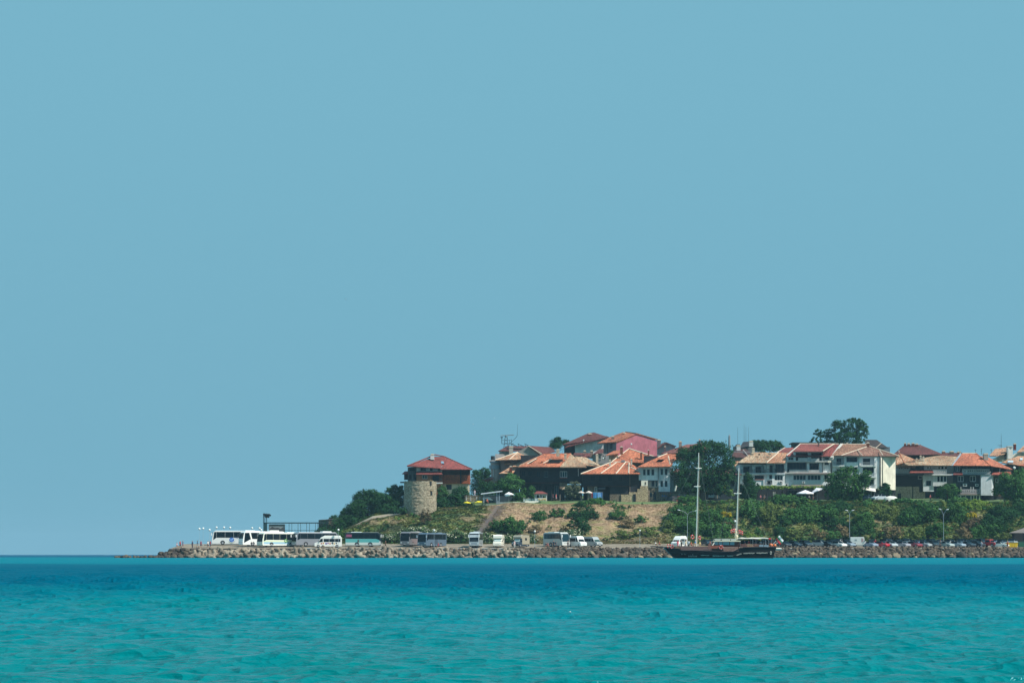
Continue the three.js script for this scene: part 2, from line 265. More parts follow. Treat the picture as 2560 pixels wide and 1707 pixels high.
// ---------- foliage ----------
const sph = () => { const z = rr(-1, 1), a = R() * 6.2832, s = Math.sqrt(1 - z * z); return V3(s * Math.cos(a), z, s * Math.sin(a)); };
function leaves(blobs, { k = 60, n = 40, ls = 0.42, cols, crad = 0.3, flat = 0.5, low = -0.75 }) { // leaf faces gathered in clumps over the blobs
  const pos = [], nor = [], col = [], idx = [], tot = blobs.reduce((s, b) => s + b.r.x * b.r.y + b.r.x * b.r.z, 0);
  const t1 = V3(), t2 = V3(), N = V3(), p = V3(), q = V3();
  for (const b of blobs) {
    const kk = Math.max(3, Math.round(k * (b.r.x * b.r.y + b.r.x * b.r.z) / tot)), m = Math.cbrt(b.r.x * b.r.y * b.r.z);
    for (let i = 0; i < kk; i++) {
      const d = sph(); if (d.y < low) d.y = -d.y; const f = 0.22 + 0.78 * Math.sqrt(R());
      const c = b.c.clone().add(V3(d.x * b.r.x, d.y * b.r.y, d.z * b.r.z).multiplyScalar(f)), cr = m * crad * rr(0.6, 1.35), tone = R();
      for (let j = 0; j < n; j++) {
        const e = sph(), g = Math.cbrt(R()); p.copy(c).add(e.multiplyScalar(cr * g).multiply(q.set(1, 0.72, 1)));
        N.copy(e).normalize().multiplyScalar(0.8).add(d.clone().multiplyScalar(0.55)).add(sph().multiplyScalar(0.55)); N.y += 0.35; N.normalize();
        t1.set(R() - 0.5, (R() - 0.5) * flat, R() - 0.5).cross(N).normalize(); t2.crossVectors(N, t1);
        const s = ls * rr(0.55, 1.25), w = s * rr(0.5, 0.8), at = pos.length / 3;
        for (const [a, z] of [[-0.5, 0], [0, -0.5], [0.5, 0], [0, 0.5]]) { pos.push(p.x + t1.x * s * a + t2.x * w * z, p.y + t1.y * s * a + t2.y * w * z, p.z + t1.z * s * a + t2.z * w * z); nor.push(N.x, N.y, N.z); }
        const u = clamp(tone * 0.6 + R() * 0.3 + 0.05), l = rr(0.88, 1.12), A0 = cols[0], A1 = cols[1], fl = cols[2] && R() < cols[3] && d.y > -0.2 ? cols[2] : null;
        for (let v = 0; v < 4; v++) col.push(...[0, 1, 2].map((x) => fl ? fl[x] : lerp(A0[x], A1[x], u) * l));
        idx.push(at, at + 1, at + 2, at, at + 2, at + 3);
      }
    }
  }
  const g = new THREE.BufferGeometry(); g.setAttribute('position', new THREE.Float32BufferAttribute(pos, 3)); g.setAttribute('normal', new THREE.Float32BufferAttribute(nor, 3)); g.setAttribute('color', new THREE.Float32BufferAttribute(col, 3)); g.setIndex(idx); g.userData.raw = true; return g;
}
const leafM = new THREE.MeshPhysicalMaterial({ vertexColors: true, roughness: 0.9, specularIntensity: 0.2, side: THREE.DoubleSide });
const barkM = M(0x6a5c4c, 0.95, { map: TX.fine }), paleBark = M(0xa49a8a, 0.95, { map: TX.fine });
const TONE = { // darker and lighter leaf colours
  deep: [[0.006, 0.032, 0.015], [0.028, 0.092, 0.026]], mid: [[0.015, 0.06, 0.02], [0.065, 0.165, 0.038]], lime: [[0.06, 0.13, 0.02], [0.2, 0.28, 0.05]],
  olive: [[0.06, 0.1, 0.028], [0.17, 0.22, 0.06]], grey: [[0.06, 0.085, 0.05], [0.15, 0.165, 0.1]], yellow: [[0.22, 0.19, 0.02], [0.5, 0.38, 0.02]],
  brown: [[0.06, 0.05, 0.03], [0.15, 0.115, 0.065]], bloom: [[0.03, 0.075, 0.03], [0.085, 0.15, 0.055], [0.62, 0.6, 0.45], 0.2], dead: [[0.12, 0.1, 0.05], [0.29, 0.22, 0.115]], green: [[0.03, 0.1, 0.03], [0.08, 0.19, 0.05]],
};
let plantNo = 0;
// px: crown centre, top and bottom rows, width in photograph pixels, at distance D
function plant(name, label, cat, px, top, bot, w, D, tone, o = {}) {
  srand(1000 + 37 * ++plantNo);
  if (name === 'bush') { w *= 1.16; top -= (bot - top) * 0.1; } const c = V(px, (top + bot) / 2, D), rx = w * D / FOC / 2, ry = (bot - top) * D / FOC / 2, rz = (o.rz ?? 0.8) * Math.min(rx, ry * 1.5), base = ground(px + (o.lean ?? 0), D);
  if (o.base) base.y = WY(o.base, D); base.y = Math.min(base.y, c.y - ry * 0.5);
  const t = T(name, label, cat, base, o.group), bl = [];
  if (o.blobs) for (const [bx0, by0, bw, bh] of o.blobs) bl.push({ c: V(bx0, by0, D + rr(-1, 1) * rz * 0.5), r: V3(bw * D / FOC / 2, bh * D / FOC / 2, Math.max(0.6, Math.min(bw, bh) * D / FOC / 2)) });
  else {
    bl.push({ c: c.clone(), r: V3(rx * 0.76, ry * 0.78, rz * 0.76) });
    const m = o.m ?? 7; for (let i = 0; i < m; i++) { const a = i / m * 6.283 + rr(-0.3, 0.3), f = rr(0.5, 0.78); bl.push({ c: c.clone().add(V3(Math.cos(a) * rx * f, Math.sin(a) * ry * f, rr(-0.5, 0.5) * rz)), r: V3(rx, ry, rz).multiplyScalar(rr(0.26, 0.5)) }); }
    if (o.cone) bl.forEach((b) => { const f = clamp((b.c.y - (c.y - ry)) / (2 * ry)); b.c.x = lerp(b.c.x, c.x, f * 0.75); b.r.multiplyScalar(1 - 0.45 * f); });
  }
  const area = rx * ry * 3.14 * 2; const ls = o.ls ?? clamp(0.27 + rx * 0.036, 0.3, 0.56);
  const total = clamp(area * (o.dens ?? 5.2) * 2.9 / (ls * ls), 300, 19000), n = 22;
  A(t, o.crown ?? 'crown', leaves(bl, { k: total / n, n, ls, cols: TONE[tone], crad: o.crad ?? 0.4 }), leafM);
  const tr = o.tr ?? Math.max(0.05, rx * 0.05), g = [], fork = base.clone().lerp(c, 0.55), b0 = base.clone().add(V3(0, -0.5, 0));
  g.push(rod(b0, fork, tr * 1.25, tr * 0.8, 7)); for (let i = 0; i < (o.limbs ?? 4); i++) { const b = bl[(i + 1) % bl.length]; g.push(rod(fork.clone(), b.c.clone().lerp(fork, 0.15), tr * 0.6, tr * 0.2, 5)); }
  A(t, o.stem ?? 'trunk', G(g), o.pale ? paleBark : barkM);
  return t;
}
const tree = (l, ...a) => plant('tree', l, 'tree', ...a);
const bush = (l, px, top, bot, w, D, tone, o = {}) => plant('bush', l, 'bush', px, top, bot, w, D, tone, { stem: 'stem', crown: 'foliage', ...o });
tree('big round dark green tree standing behind the foremast of the ship', 1758, 1102, 1246, 162, 573, 'deep', { tr: 0.75, m: 11, dens: 4.6, blobs: [[1758, 1175, 120, 105], [1800, 1130, 60, 50], [1760, 1122, 60, 40], [1715, 1140, 56, 50], [1702, 1180, 50, 60], [1722, 1215, 66, 50], [1775, 1215, 80, 52], [1812, 1190, 56, 64], [1822, 1158, 40, 50], [1806, 1222, 44, 40], [1740, 1128, 44, 36], [1783, 1112, 40, 22]] });
tree('wide dark tree on the shoulder left of the stone tower', 918, 1224, 1302, 92, 592, 'deep', { tr: 0.4, blobs: [[920, 1262, 64, 60], [932, 1238, 40, 30], [900, 1246, 36, 40], [893, 1262, 32, 30], [948, 1252, 40, 44], [940, 1285, 60, 40], [900, 1285, 50, 34], [915, 1234, 30, 22]] });
tree('dark tree growing against the left side of the stone tower', 992, 1212, 1300, 64, 594, 'deep', { tr: 0.3 });
tree('low dark tree at the far left foot of the tower slope', 868, 1284, 1325, 60, 588, 'deep', { tr: 0.2 });
tree('dark tree between the red roofed hotel and the round balconies', 1203, 1170, 1255, 58, 612, 'deep', { tr: 0.35, blobs: [[1203, 1220, 56, 60], [1190, 1188, 24, 34], [1206, 1186, 22, 36], [1219, 1186, 20, 36], [1215, 1222, 34, 50]] });
tree('dark shade tree in front of the red roofed hotel wing', 1150, 1211, 1262, 56, 574, 'deep', { tr: 0.25 });
tree('dark ivy clad tree close to the right side of the stone tower', 1106, 1210, 1266, 34, 572, 'mid', { tr: 0.2 });
tree('light green round tree above the white terrace parasols', 1278, 1183, 1236, 70, 575, 'green', { tr: 0.3 });
tree('slim conical green tree left of the white gazebo', 1329, 1205, 1252, 30, 570, 'mid', { tr: 0.15, cone: 1 });
tree('dense green conical tree beside the slim one at the terrace', 1311, 1214, 1252, 28, 571, 'mid', { tr: 0.15, cone: 1 });
bush('clipped green bush in front of the terrace trees', 1297, 1232, 1256, 32, 568, 'mid');
tree('thin olive coloured tree in front of the long dark timber house', 1433, 1203, 1254, 54, 571, 'grey', { tr: 0.12, crad: 0.24, dens: 3 });
tree('dark treetop on the skyline left of the white gabled house', 1390, 1094, 1135, 40, 660, 'deep', { blobs: [[1390, 1112, 40, 30], [1395, 1099, 20, 14], [1414, 1108, 26, 18]] });
tree('dark flat treetop on the skyline behind the tan roofed hotel', 1918, 1102, 1140, 92, 662, 'deep', { blobs: [[1915, 1120, 70, 32], [1932, 1110, 46, 20], [1892, 1114, 40, 26], [1950, 1118, 28, 22], [1908, 1106, 22, 12]] });
tree('tall spreading dark tree on the skyline with sky showing through', 2102, 1045, 1125, 142, 662, 'deep', { tr: 0.6, dens: 4, crad: 0.26, blobs: [[2140, 1062, 56, 36], [2100, 1066, 60, 34], [2152, 1082, 44, 40], [2120, 1092, 80, 44], [2078, 1090, 56, 36], [2048, 1084, 26, 24], [2042, 1102, 32, 22], [2090, 1112, 100, 28], [2150, 1106, 50, 24], [2130, 1052, 40, 18], [2164, 1072, 20, 30]] });
tree('big green tree hiding the foot of the cream walled hotel', 2121, 1170, 1268, 124, 573, 'mid', { tr: 0.4, blobs: [[2120, 1215, 84, 60], [2118, 1182, 62, 30], [2085, 1200, 40, 40], [2082, 1228, 50, 40], [2155, 1205, 46, 46], [2168, 1192, 30, 34], [2140, 1240, 70, 40], [2100, 1250, 70, 40]] });
tree('small dark conical tree against the sunlit cream wall', 2213, 1199, 1246, 44, 577, 'deep', { tr: 0.15, cone: 1 });
tree('round green tree below the grey bay with ornate balcony', 2371, 1206, 1256, 64, 575, 'mid', { tr: 0.2 });
tree('large green tree at the corner of the orange roofed house', 2535, 1173, 1258, 118, 574, 'mid', { tr: 0.4, blobs: [[2535, 1215, 90, 60], [2552, 1185, 40, 30], [2515, 1200, 40, 40], [2506, 1228, 50, 40], [2560, 1225, 60, 50], [2540, 1245, 80, 30]] });
tree('dark tree by the mainmast under the tan roofed hotel', 1872, 1188, 1262, 52, 573, 'deep', { tr: 0.2 });
// the slope below the houses
const GB = 'bushes on the seaward slope';
const BU = [
  ['small dark green bush high on the dry slope, left of its twin', 1349, 1277, 1310, 46, 548, 'mid', { dens: 3 }], ['small dark green bush high on the dry slope, right of its twin', 1392, 1274, 1308, 42, 549, 'mid', { dens: 3 }],
  ['dark bush beside the bare gully low on the dry slope', 1245, 1302, 1332, 42, 540, 'mid'], ['wide dark bush above the cream camper van', 1284, 1296, 1342, 62, 538, 'mid'],
  ['tall dark bush with pale stem above the grey coach', 1458, 1262, 1314, 66, 549, 'deep', { pale: 1, dens: 3.6 }], ['low dark bush behind the grey coach', 1448, 1298, 1334, 56, 540, 'deep'],
  ['dark bush with thin pale trunk right of the dry bank', 1545, 1272, 1312, 42, 548, 'mid', { pale: 1, dens: 3 }], ['round green bush on the lawn edge under the dark wooden house', 1488, 1247, 1278, 54, 560, 'mid'],
  ['small bush on the cliff edge left of the lawn bush', 1450, 1258, 1290, 44, 558, 'mid'], ['sprawling thin bush below the stone footed house', 1541, 1262, 1292, 46, 557, 'mid', { dens: 3 }],
  ['white flowering hedge bush left of the two grey coaches', 984, 1334, 1363, 52, 531, 'bloom'], ['long white flowering bush above the two grey coaches', 1048, 1318, 1348, 78, 534, 'bloom'],
  ['white flowering hedge bush left of the silver coach', 1140, 1330, 1362, 64, 531, 'bloom'], ['green hedge bush right of the silver coach', 1222, 1334, 1364, 40, 530, 'bloom'],
  ['green hedge bush behind the two camper vans', 1275, 1338, 1364, 56, 530, 'bloom'], ['green hedge bush beside the globe lamp near the campers', 1330, 1340, 1364, 30, 530, 'bloom'], ['white flowering bush above the white van by the grey coach', 1435, 1324, 1352, 60, 533, 'bloom'],
  ['green tangled bush left of the double street lamp', 1694, 1290, 1334, 72, 541, 'mid'], ['dark feathery tree leaning over the lamp by the ship', 1710, 1262, 1310, 76, 548, 'mid', { dens: 3.6 }], ['green bush between the lamp and the foremast', 1736, 1300, 1350, 66, 538, 'mid'],
  ['dark green bush right of the foremast', 1782, 1278, 1336, 76, 545, 'mid'], ['dusty olive bush under the leafy pergola', 1815, 1260, 1290, 70, 556, 'olive'], ['brown leaved bush left of the mainmast', 1822, 1310, 1346, 50, 538, 'brown', { dens: 4 }],
  ['yellow flowering broom left of the mainmast', 1815, 1280, 1296, 36, 546, 'yellow'], ['tall green bush right of the mainmast', 1882, 1255, 1330, 62, 548, 'green'], ['bright green young bush over the ship canopy', 1878, 1334, 1354, 36, 531, 'lime'],
  ['pale olive willow like bush behind the ship stern', 1924, 1262, 1345, 62, 545, 'olive'], ['green bush below the white restaurant parasols', 1978, 1240, 1292, 104, 562, 'mid'], ['huge rounded dark bush halfway up the slope behind the flag', 2026, 1262, 1344, 138, 548, 'mid', { dens: 5 }],
  ['shaded dark bush under the large rounded one', 1960, 1318, 1352, 60, 536, 'deep'], ['dark bush in the shade below the hotel tree', 2098, 1258, 1318, 100, 554, 'deep'], ['bushy dark growth left of the tall double lamp', 2095, 1300, 1345, 70, 542, 'deep'],
  ['fresh green round shrub behind the white hatchback', 2079, 1328, 1352, 40, 531, 'green'], ['dead grassy shrub left of the tall double lamp', 2104, 1312, 1348, 34, 532, 'dead', { dens: 3 }], ['dry straw coloured shrub behind the silver car', 2048, 1328, 1352, 42, 531, 'dead', { dens: 3 }],
  ['leafy dark bush right of the tall double lamp', 2156, 1285, 1346, 66, 540, 'mid'], ['light olive bush on the bank below the parked silver car', 2190, 1262, 1322, 66, 550, 'olive'], ['yellowish bush next to the light olive one', 2228, 1268, 1330, 60, 548, 'olive'],
  ['dry bush low on the bank above the red hatchback', 2232, 1318, 1348, 56, 534, 'dead', { dens: 3 }], ['large dark green bush under the stone walled house', 2296, 1262, 1344, 92, 546, 'mid'], ['low green bush along the edge under the stone wall', 2262, 1245, 1272, 60, 562, 'green'],
  ['olive green bush left of the single arm lamp', 2345, 1256, 1318, 54, 550, 'olive'], ['dark bush crowding the single arm lamp', 2392, 1262, 1322, 56, 548, 'mid'], ['light green bush under the ornate balcony', 2392, 1243, 1278, 50, 562, 'green'],
  ['bright yellow green bank of shrubs below the glazed ground floor', 2442, 1250, 1296, 96, 556, 'lime'], ['yellow flowering broom on the right bank', 2432, 1281, 1298, 26, 545, 'yellow'], ['brown dry bush under the yellow broom', 2430, 1298, 1336, 50, 538, 'brown'],
  ['big dark bush at the right end of the slope', 2502, 1264, 1342, 96, 548, 'deep'], ['dark leafy bush beside the beach pavilion', 2552, 1256, 1330, 70, 552, 'deep'], ['small olive bush next to the pavilion roof', 2508, 1332, 1358, 44, 531, 'olive'],
  ['dry shrub right of the single arm lamp', 2405, 1322, 1350, 44, 532, 'dead', { dens: 3 }], ['dark bush under the green lamp side bushes', 2340, 1312, 1350, 56, 535, 'mid'], ['green bush left of the dark shrubs behind the flag', 1985, 1322, 1354, 40, 532, 'olive'],
  ['dense green bush on the edge left of the pergola', 1722, 1240, 1266, 60, 562, 'mid'], ['dark bush at the top of the path on the slope by the tower', 1002, 1268, 1290, 30, 556, 'deep'], ['brown leafless patch of shrub on the green slope', 1062, 1278, 1312, 34, 545, 'brown', { dens: 2.4 }],
];
BU.push(['black green shaded thicket behind the tall double lamp', 2090, 1262, 1336, 84, 556, 'deep', { dens: 7 }], ['deep shadowed thicket left of the beach pavilion', 2486, 1290, 1356, 70, 538, 'deep'], ['black green bush under the white parasols edge', 1956, 1290, 1342, 62, 545, 'deep'], ['dry tuft bush above the globe lamp by the campers', 1335, 1312, 1338, 40, 538, 'dead', { dens: 2.5 }], ['olive dry bush at the foot of the dry slope right of the minibus', 1560, 1326, 1358, 60, 534, 'olive', { dens: 3 }], ['brown dry bush in the middle of the dry slope', 1418, 1318, 1344, 52, 538, 'dead', { dens: 2.5 }], ['olive bush low on the dry slope near the ship bow', 1622, 1318, 1352, 64, 536, 'olive', { dens: 3 }], ['small green bush on the dry slope above the white van', 1602, 1290, 1310, 32, 546, 'mid', { dens: 3 }], ['dry grassy bush left of the green bush above the white van', 1568, 1296, 1322, 44, 543, 'dead', { dens: 2.5 }], ['black green hedge in the shade below the hotel shade tree', 1140, 1236, 1272, 76, 572, 'deep'], ['dark hedge right of the stone tower foot', 1108, 1246, 1278, 44, 570, 'deep'], ['dark trees mass behind the terrace shelter', 1230, 1206, 1258, 70, 584, 'deep'], ['dark shrubs filling the slope left of the wide dark tree', 886, 1264, 1334, 72, 586, 'deep'], ['dark shrub at the lower end of the tree mass on the left', 848, 1290, 1346, 76, 584, 'deep'], ['dark shrub between the two dark trees left of the tower', 958, 1238, 1304, 72, 588, 'deep'], ['lowest dark shrub where the left slope meets the quay', 812, 1320, 1358, 60, 576, 'deep'], ['green shrub under the stone shed on the left slope', 852, 1330, 1360, 60, 545, 'mid'], ['round yellow green bush at the left foot of the slope', 884, 1322, 1356, 56, 540, 'olive'],
  ['broad green bush below the yellow broom by the mainmast', 1800, 1312, 1356, 70, 536, 'green'], ['tall dark green bush left of the large rounded one', 1938, 1275, 1325, 60, 552, 'mid'], ['light green bush spilling over the edge left of the covered car', 2170, 1255, 1300, 56, 558, 'green'], ['tall dark bush right of the dark green one under the stone wall', 2330, 1262, 1330, 50, 550, 'deep'], ['wide green bush above the red pickup', 2462, 1310, 1354, 72, 536, 'mid'], ['olive bush above the wine red hatchback', 2286, 1322, 1354, 56, 533, 'olive'], ['dark bush above the white box van', 2138, 1318, 1354, 48, 534, 'deep'], ['olive bush behind the double lamp left of the ship', 1672, 1300, 1344, 50, 540, 'olive']);
for (const [l, px, t, b, w, D, tone, o] of BU) bush(l, px, t, b, w, D, tone, { group: GB, ...(o || {}) });
{ // grass tufts and undergrowth that nobody could count
  srand(4242);
  const tuft = (n, h, w) => { const p = [], nn = [], ix = []; for (let i = 0; i < n; i++) { const a = R() * 6.28, l = rr(0.2, 0.7) * w, b = V3(Math.cos(a) * rr(0, 0.3) * w, -0.1, Math.sin(a) * rr(0, 0.3) * w), t = V3(b.x + Math.cos(a) * l, h * rr(0.6, 1.1), b.z + Math.sin(a) * l), s = V3(-Math.sin(a), 0, Math.cos(a)).multiplyScalar(0.07 * w), k = p.length / 3; p.push(b.x - s.x, b.y, b.z - s.z, b.x + s.x, b.y, b.z + s.z, t.x, t.y, t.z); const N = V3(Math.cos(a) * 0.5, 0.8, Math.sin(a) * 0.5).normalize(); for (let q = 0; q < 3; q++) nn.push(N.x, N.y, N.z); ix.push(k, k + 1, k + 2); }
    const g = new THREE.BufferGeometry(); g.setAttribute('position', new THREE.Float32BufferAttribute(p, 3)); g.setAttribute('normal', new THREE.Float32BufferAttribute(nn, 3)); g.setIndex(ix); return g; };
  const scatter = (name, geo, N, fn, label) => { const m = new THREE.InstancedMesh(geo, new THREE.MeshPhysicalMaterial({ color: 0xffffff, roughness: 0.95, side: THREE.DoubleSide, specularIntensity: 0.2 }), N), o = new THREE.Object3D(), c = new THREE.Color(); m.name = nm(name); let i = 0, guard = 0;
    while (i < N && guard++ < N * 20) { const r = fn(); if (!r) continue; o.position.copy(r.p); o.rotation.set(0, R() * 6.28, 0); o.scale.setScalar(r.s); o.updateMatrix(); m.setMatrixAt(i, o.matrix); m.setColorAt(i, c.setRGB(...r.c)); i++; } m.count = i; m.castShadow = m.receiveShadow = true; tag(m, label, null, null, 'stuff'); scene.add(m); };
  const dryAt = (px, py, x, d) => { const w1 = fbm(x * 0.12, d * 0.2, 4, 15); return clamp(sstep(1195, 1240, px + (w1 - 0.5) * 60) * (1 - sstep(1650, 1720, px + (w1 - 0.5) * 60)) + sstep(0.53, 0.68, w1) * 0.6 - sstep(1300, 1345, py) * 0.5); };
  const spot = () => { const d = rr(527.5, 569), x = rr(-58, 150), z = -d, y = H(x, z), px = 1280 + x * FOC / d, py = HZ - (y - EYE) * FOC / d; return { p: V3(x, y, z), px, py, d, x }; };
  scatter('grass', tuft(10, 0.4, 0.6), 80000, () => { const q = spot(); if (q.d > 561.5 && q.px > 1180 && q.px < 1720) return null; if (q.px > 845 && q.px < 1004 && Math.abs(q.d - 557.5) < 2.2) return null; const gx = 1243 - (q.py - 1268) * 0.72; if (Math.abs(q.px - gx) < 5 && q.py > 1264 && q.py < 1340) return null;
    const dr = dryAt(q.px, q.py, q.x, q.d), k = fbm(q.x * 0.5, q.d * 0.6, 4, 25), c = dr > rr(0.2, 0.8) ?  (k > 0.56 && R() < 0.5 ? [0.14, 0.15, 0.05] : [0.38, 0.27, 0.155]) : k > rr(0.35, 0.65) ? [0.165, 0.18, 0.05] : [0.055, 0.11, 0.03]; const l = dr > 0.5 ? rr(0.8, 1.15) : rr(0.75, 1.15); return { p: q.p, s: rr(0.5, 1.1) * (dr > 0.5 ? 0.6 : 1), c: c.map((v) => v * l) }; }, 'dry and green grass covering the slope under the houses');
  const clump = leaves([{ c: V3(0, 0.35, 0), r: V3(0.6, 0.45, 0.6) }], { k: 7, n: 14, ls: 0.3, cols: [[0.7, 0.7, 0.7], [1, 1, 1]], crad: 0.5 }); clump.deleteAttribute('color');
  scatter('undergrowth', clump, 1000, () => { const q = spot(); if (q.d > 566) return null; const rightSide = sstep(1660, 1740, q.px), left = (1 - sstep(1190, 1230, q.px)) * 0.3; if (R() > rightSide * 0.9 + left + 0.03) return null; if (q.px < 1180 && q.d > 554) return null;
    const t = pick(['mid', 'mid', 'mid', 'olive', 'green', 'deep', 'olive']), a = TONE[t], u = R(); return { p: q.p, s: rr(0.5, 1.3), c: [0, 1, 2].map((v) => lerp(a[0][v], a[1][v], u)) }; }, 'low green undergrowth between the bushes on the slope');
}
// ---------- breakwater ----------
{
  srand(31);
  const tetra = (s) => { const d = [V3(0, 1, 0), V3(0.943, -0.333, 0), V3(-0.471, -0.333, 0.816), V3(-0.471, -0.333, -0.816)]; return G(...d.map((v) => { const e = v.clone().multiplyScalar(1.25 * s); return [rod(V3(0, 0, 0), e, 0.56 * s, 0.4 * s, 9), rod(e, v.clone().multiplyScalar(1.38 * s), 0.4 * s, 0.27 * s, 9)]; }).flat(), new THREE.IcosahedronGeometry(0.6 * s, 1)); };
  const roughen = (g, a) => { const p = g.attributes.position; for (let i = 0; i < p.count; i++) { const x = p.getX(i), y = p.getY(i), z = p.getZ(i); p.setXYZ(i, x + a * (vn(y * 2.1 + 9, z * 2.1) - 0.5), y + a * (vn(x * 2.1, z * 2.1 + 4) - 0.5), z + a * (vn(x * 2.1 + 2, y * 2.1) - 0.5)); } return g; };
  const tones = [0x9c907e, 0x8b8070, 0xaca08c, 0x7c7264].map((h) => M(h, 0.95, { map: TX.conc })), geos = [1, 1.12, 0.9].map((s) => planar(roughen(tetra(s), 0.22)));
  geos.forEach((g) => { g.userData.raw = true; });
  const rows = [[-497.3, 0.1, 1.75, 0], [-499.2, 0.75, 1.7, 0.8], [-501.3, 1.25, 1.72, 0.3], [-502.6, 1.42, 2.6, 0.9]];
  for (const [z, y, step, sh] of rows) for (let x = -80 + sh; x < 3.5; x += step * rr(0.85, 1.15)) {
    if (y > 1.4 && hsh(x * 10, 4) < 0.25) continue;
    const m = new THREE.Mesh(pick(geos), pick(tones)); m.name = nm('tetrapod'); m.position.set(x + rr(-0.3, 0.3), y + rr(-0.2, 0.25), z + rr(-0.4, 0.4)); m.rotation.set(R() * 6.28, R() * 6.28, R() * 6.28); m.castShadow = m.receiveShadow = true;
    tag(m, 'pale concrete tetrapod piled along the breakwater below the coaches', 'tetrapod', 'tetrapods of the breakwater'); scene.add(m);
  }
  const rock = (k) => { const g = new THREE.IcosahedronGeometry(1, 2), p = g.attributes.position; for (let i = 0; i < p.count; i++) { const v = V3(p.getX(i), p.getY(i), p.getZ(i)), n = 0.72 + 0.5 * fbm(v.x * 1.3 + k * 7 + 5, v.y * 1.3 + v.z * 1.1 + k * 3, 3, k); v.multiplyScalar(n); v.x = clamp(v.x, -0.72 - 0.2 * hsh(k, 1), 0.78); v.y = clamp(v.y, -0.6, 0.52 + 0.3 * hsh(k, 2)); v.z = clamp(v.z, -0.8, 0.7 + 0.2 * hsh(k, 3)); p.setXYZ(i, v.x, v.y, v.z); } g.deleteAttribute('normal'); g.deleteAttribute('uv'); g.computeVertexNormals(); const q = planar(clean(toCreasedNormals(g, 0.6))); q.userData.raw = true; return q; };
  const rocks = [0, 1, 2, 3, 4, 5].map(rock), rt = [0x7d7162, 0x675c51, 0x8e8069, 0x544c45, 0xa08f74, 0x46413d].map((h) => M(h, 0.95, { map: TX.conc })), darkT = [0x544c43, 0x473f3a, 0x63584a].map((h) => M(h, 0.95, { map: TX.conc }));
  const put = (x, y, z, s, mt, label, group) => { const m = new THREE.Mesh(pick(rocks), mt); m.name = nm('boulder'); m.position.set(x, y, z); m.scale.set(s * rr(0.85, 1.3), s * rr(0.7, 1), s * rr(0.85, 1.2)); m.rotation.set(rr(-0.5, 0.5), R() * 6.28, rr(-0.5, 0.5)); m.castShadow = m.receiveShadow = true; tag(m, label, 'boulder', group); scene.add(m); };
  // the dark point at the left end
  const LT = 'dark weathered rock lying at the tip of the breakwater', GT = 'dark rocks at the tip of the breakwater';
  for (let x = -99; x < -79; x += rr(0.7, 1.2)) { const top = curve([[-99, 0.35], [-92, 0.5], [-89.5, 0.9], [-86, 1.9], [-83, 2.5], [-79, 2.4]], x); for (let y = 0.05; y < top; y += rr(0.75, 1.0)) put(x + rr(-0.3, 0.3), y, -499 - y * 1.8 + rr(-0.5, 0.5), rr(0.7, 1.05) * (x < -90 ? 0.75 : 1), pick(x < -82 ? darkT : rt), LT, GT); }
  // natural boulders right of the tetrapods
  const LB = 'grey brown natural boulder in the rock armour under the quay', GR = 'boulders of the rock armour'; let n = 0;
  for (const [y, z, s] of [[0.15, -497.8, 0.85], [0.75, -499.6, 0.7], [1.1, -501.2, 0.62], [1.35, -502.6, 0.5]]) for (let x = 2 + rr(0, 1); x < 146; x += rr(1.9, 2.6)) { if (n > 262) break; const big = R() < 0.12 ? 1.45 : 1; put(x, y + rr(-0.2, 0.2), z + rr(-0.4, 0.4), s * rr(0.55, 1.3) * big, pick(rt), LB, GR); n++; }
  const rub = new THREE.InstancedMesh(rocks[2], rt[1], 5200), o = new THREE.Object3D(), c = new THREE.Color(); rub.name = nm('rubble');
  for (let i = 0; i < 5200; i++) { const f = R(); o.position.set(i < 700 ? rr(-82, 3) : rr(0, 300), 0.1 + f * 1.95, -498.2 - f * 5); o.rotation.set(R() * 6, R() * 6, R() * 6); o.scale.setScalar(rr(0.25, 0.62)); o.updateMatrix(); rub.setMatrixAt(i, o.matrix); const l = rr(0.5, 1.25); rub.setColorAt(i, c.setRGB(l, l * 0.96, l * 0.9)); }
  for (let i = 4500; i < 5200; i++) { o.position.set(rr(1, 170), rr(2.1, 2.36), -503.3 - R() * 1.5); o.rotation.set(R() * 6, R() * 6, R() * 6); o.scale.setScalar(rr(0.2, 0.5)); o.updateMatrix(); rub.setMatrixAt(i, o.matrix); }
  tag(rub, 'small broken stones filling the gaps of the rock armour', null, null, 'stuff'); rub.castShadow = rub.receiveShadow = true; scene.add(rub);
}
// ---------- houses ----------
const house = (label, px, py, D, group) => T('house', label, 'house', V(px, py, D), group);
// a front wall traced as an opening-pierced sheet with the building's body behind it; styles: w white frame, d dark frame, o open loggia, g glazed loggia, h bare hole
function facade(b, [x0, y0, x1, y1], D, mat, { deep = 9, rec = 0.35, holes = [], back = true } = {}) {
  const shape = new THREE.Shape([[x0, y1], [x1, y1], [x1, y0], [x0, y0]].map(([x, y]) => new THREE.Vector2(WX(x, D), WY(y, D))));
  for (const [a, c, e, f] of holes) shape.holes.push(new THREE.Path([[a, f], [e, f], [e, c], [a, c]].map(([x, y]) => new THREE.Vector2(WX(x, D), WY(y, D)))));
  const loggia = holes.some((h) => 'og'.includes(h[4])), t = loggia ? Math.max(rec, 1.3) : rec;
  A(b, 'wall', G(new THREE.ExtrudeGeometry(shape, { depth: t, bevelEnabled: false }).translate(0, 0, -D - t), back && bx(x0, y0, x1, y1, D + t, deep)), mat);
  for (const h of holes) opening(b, h, D, t);
}
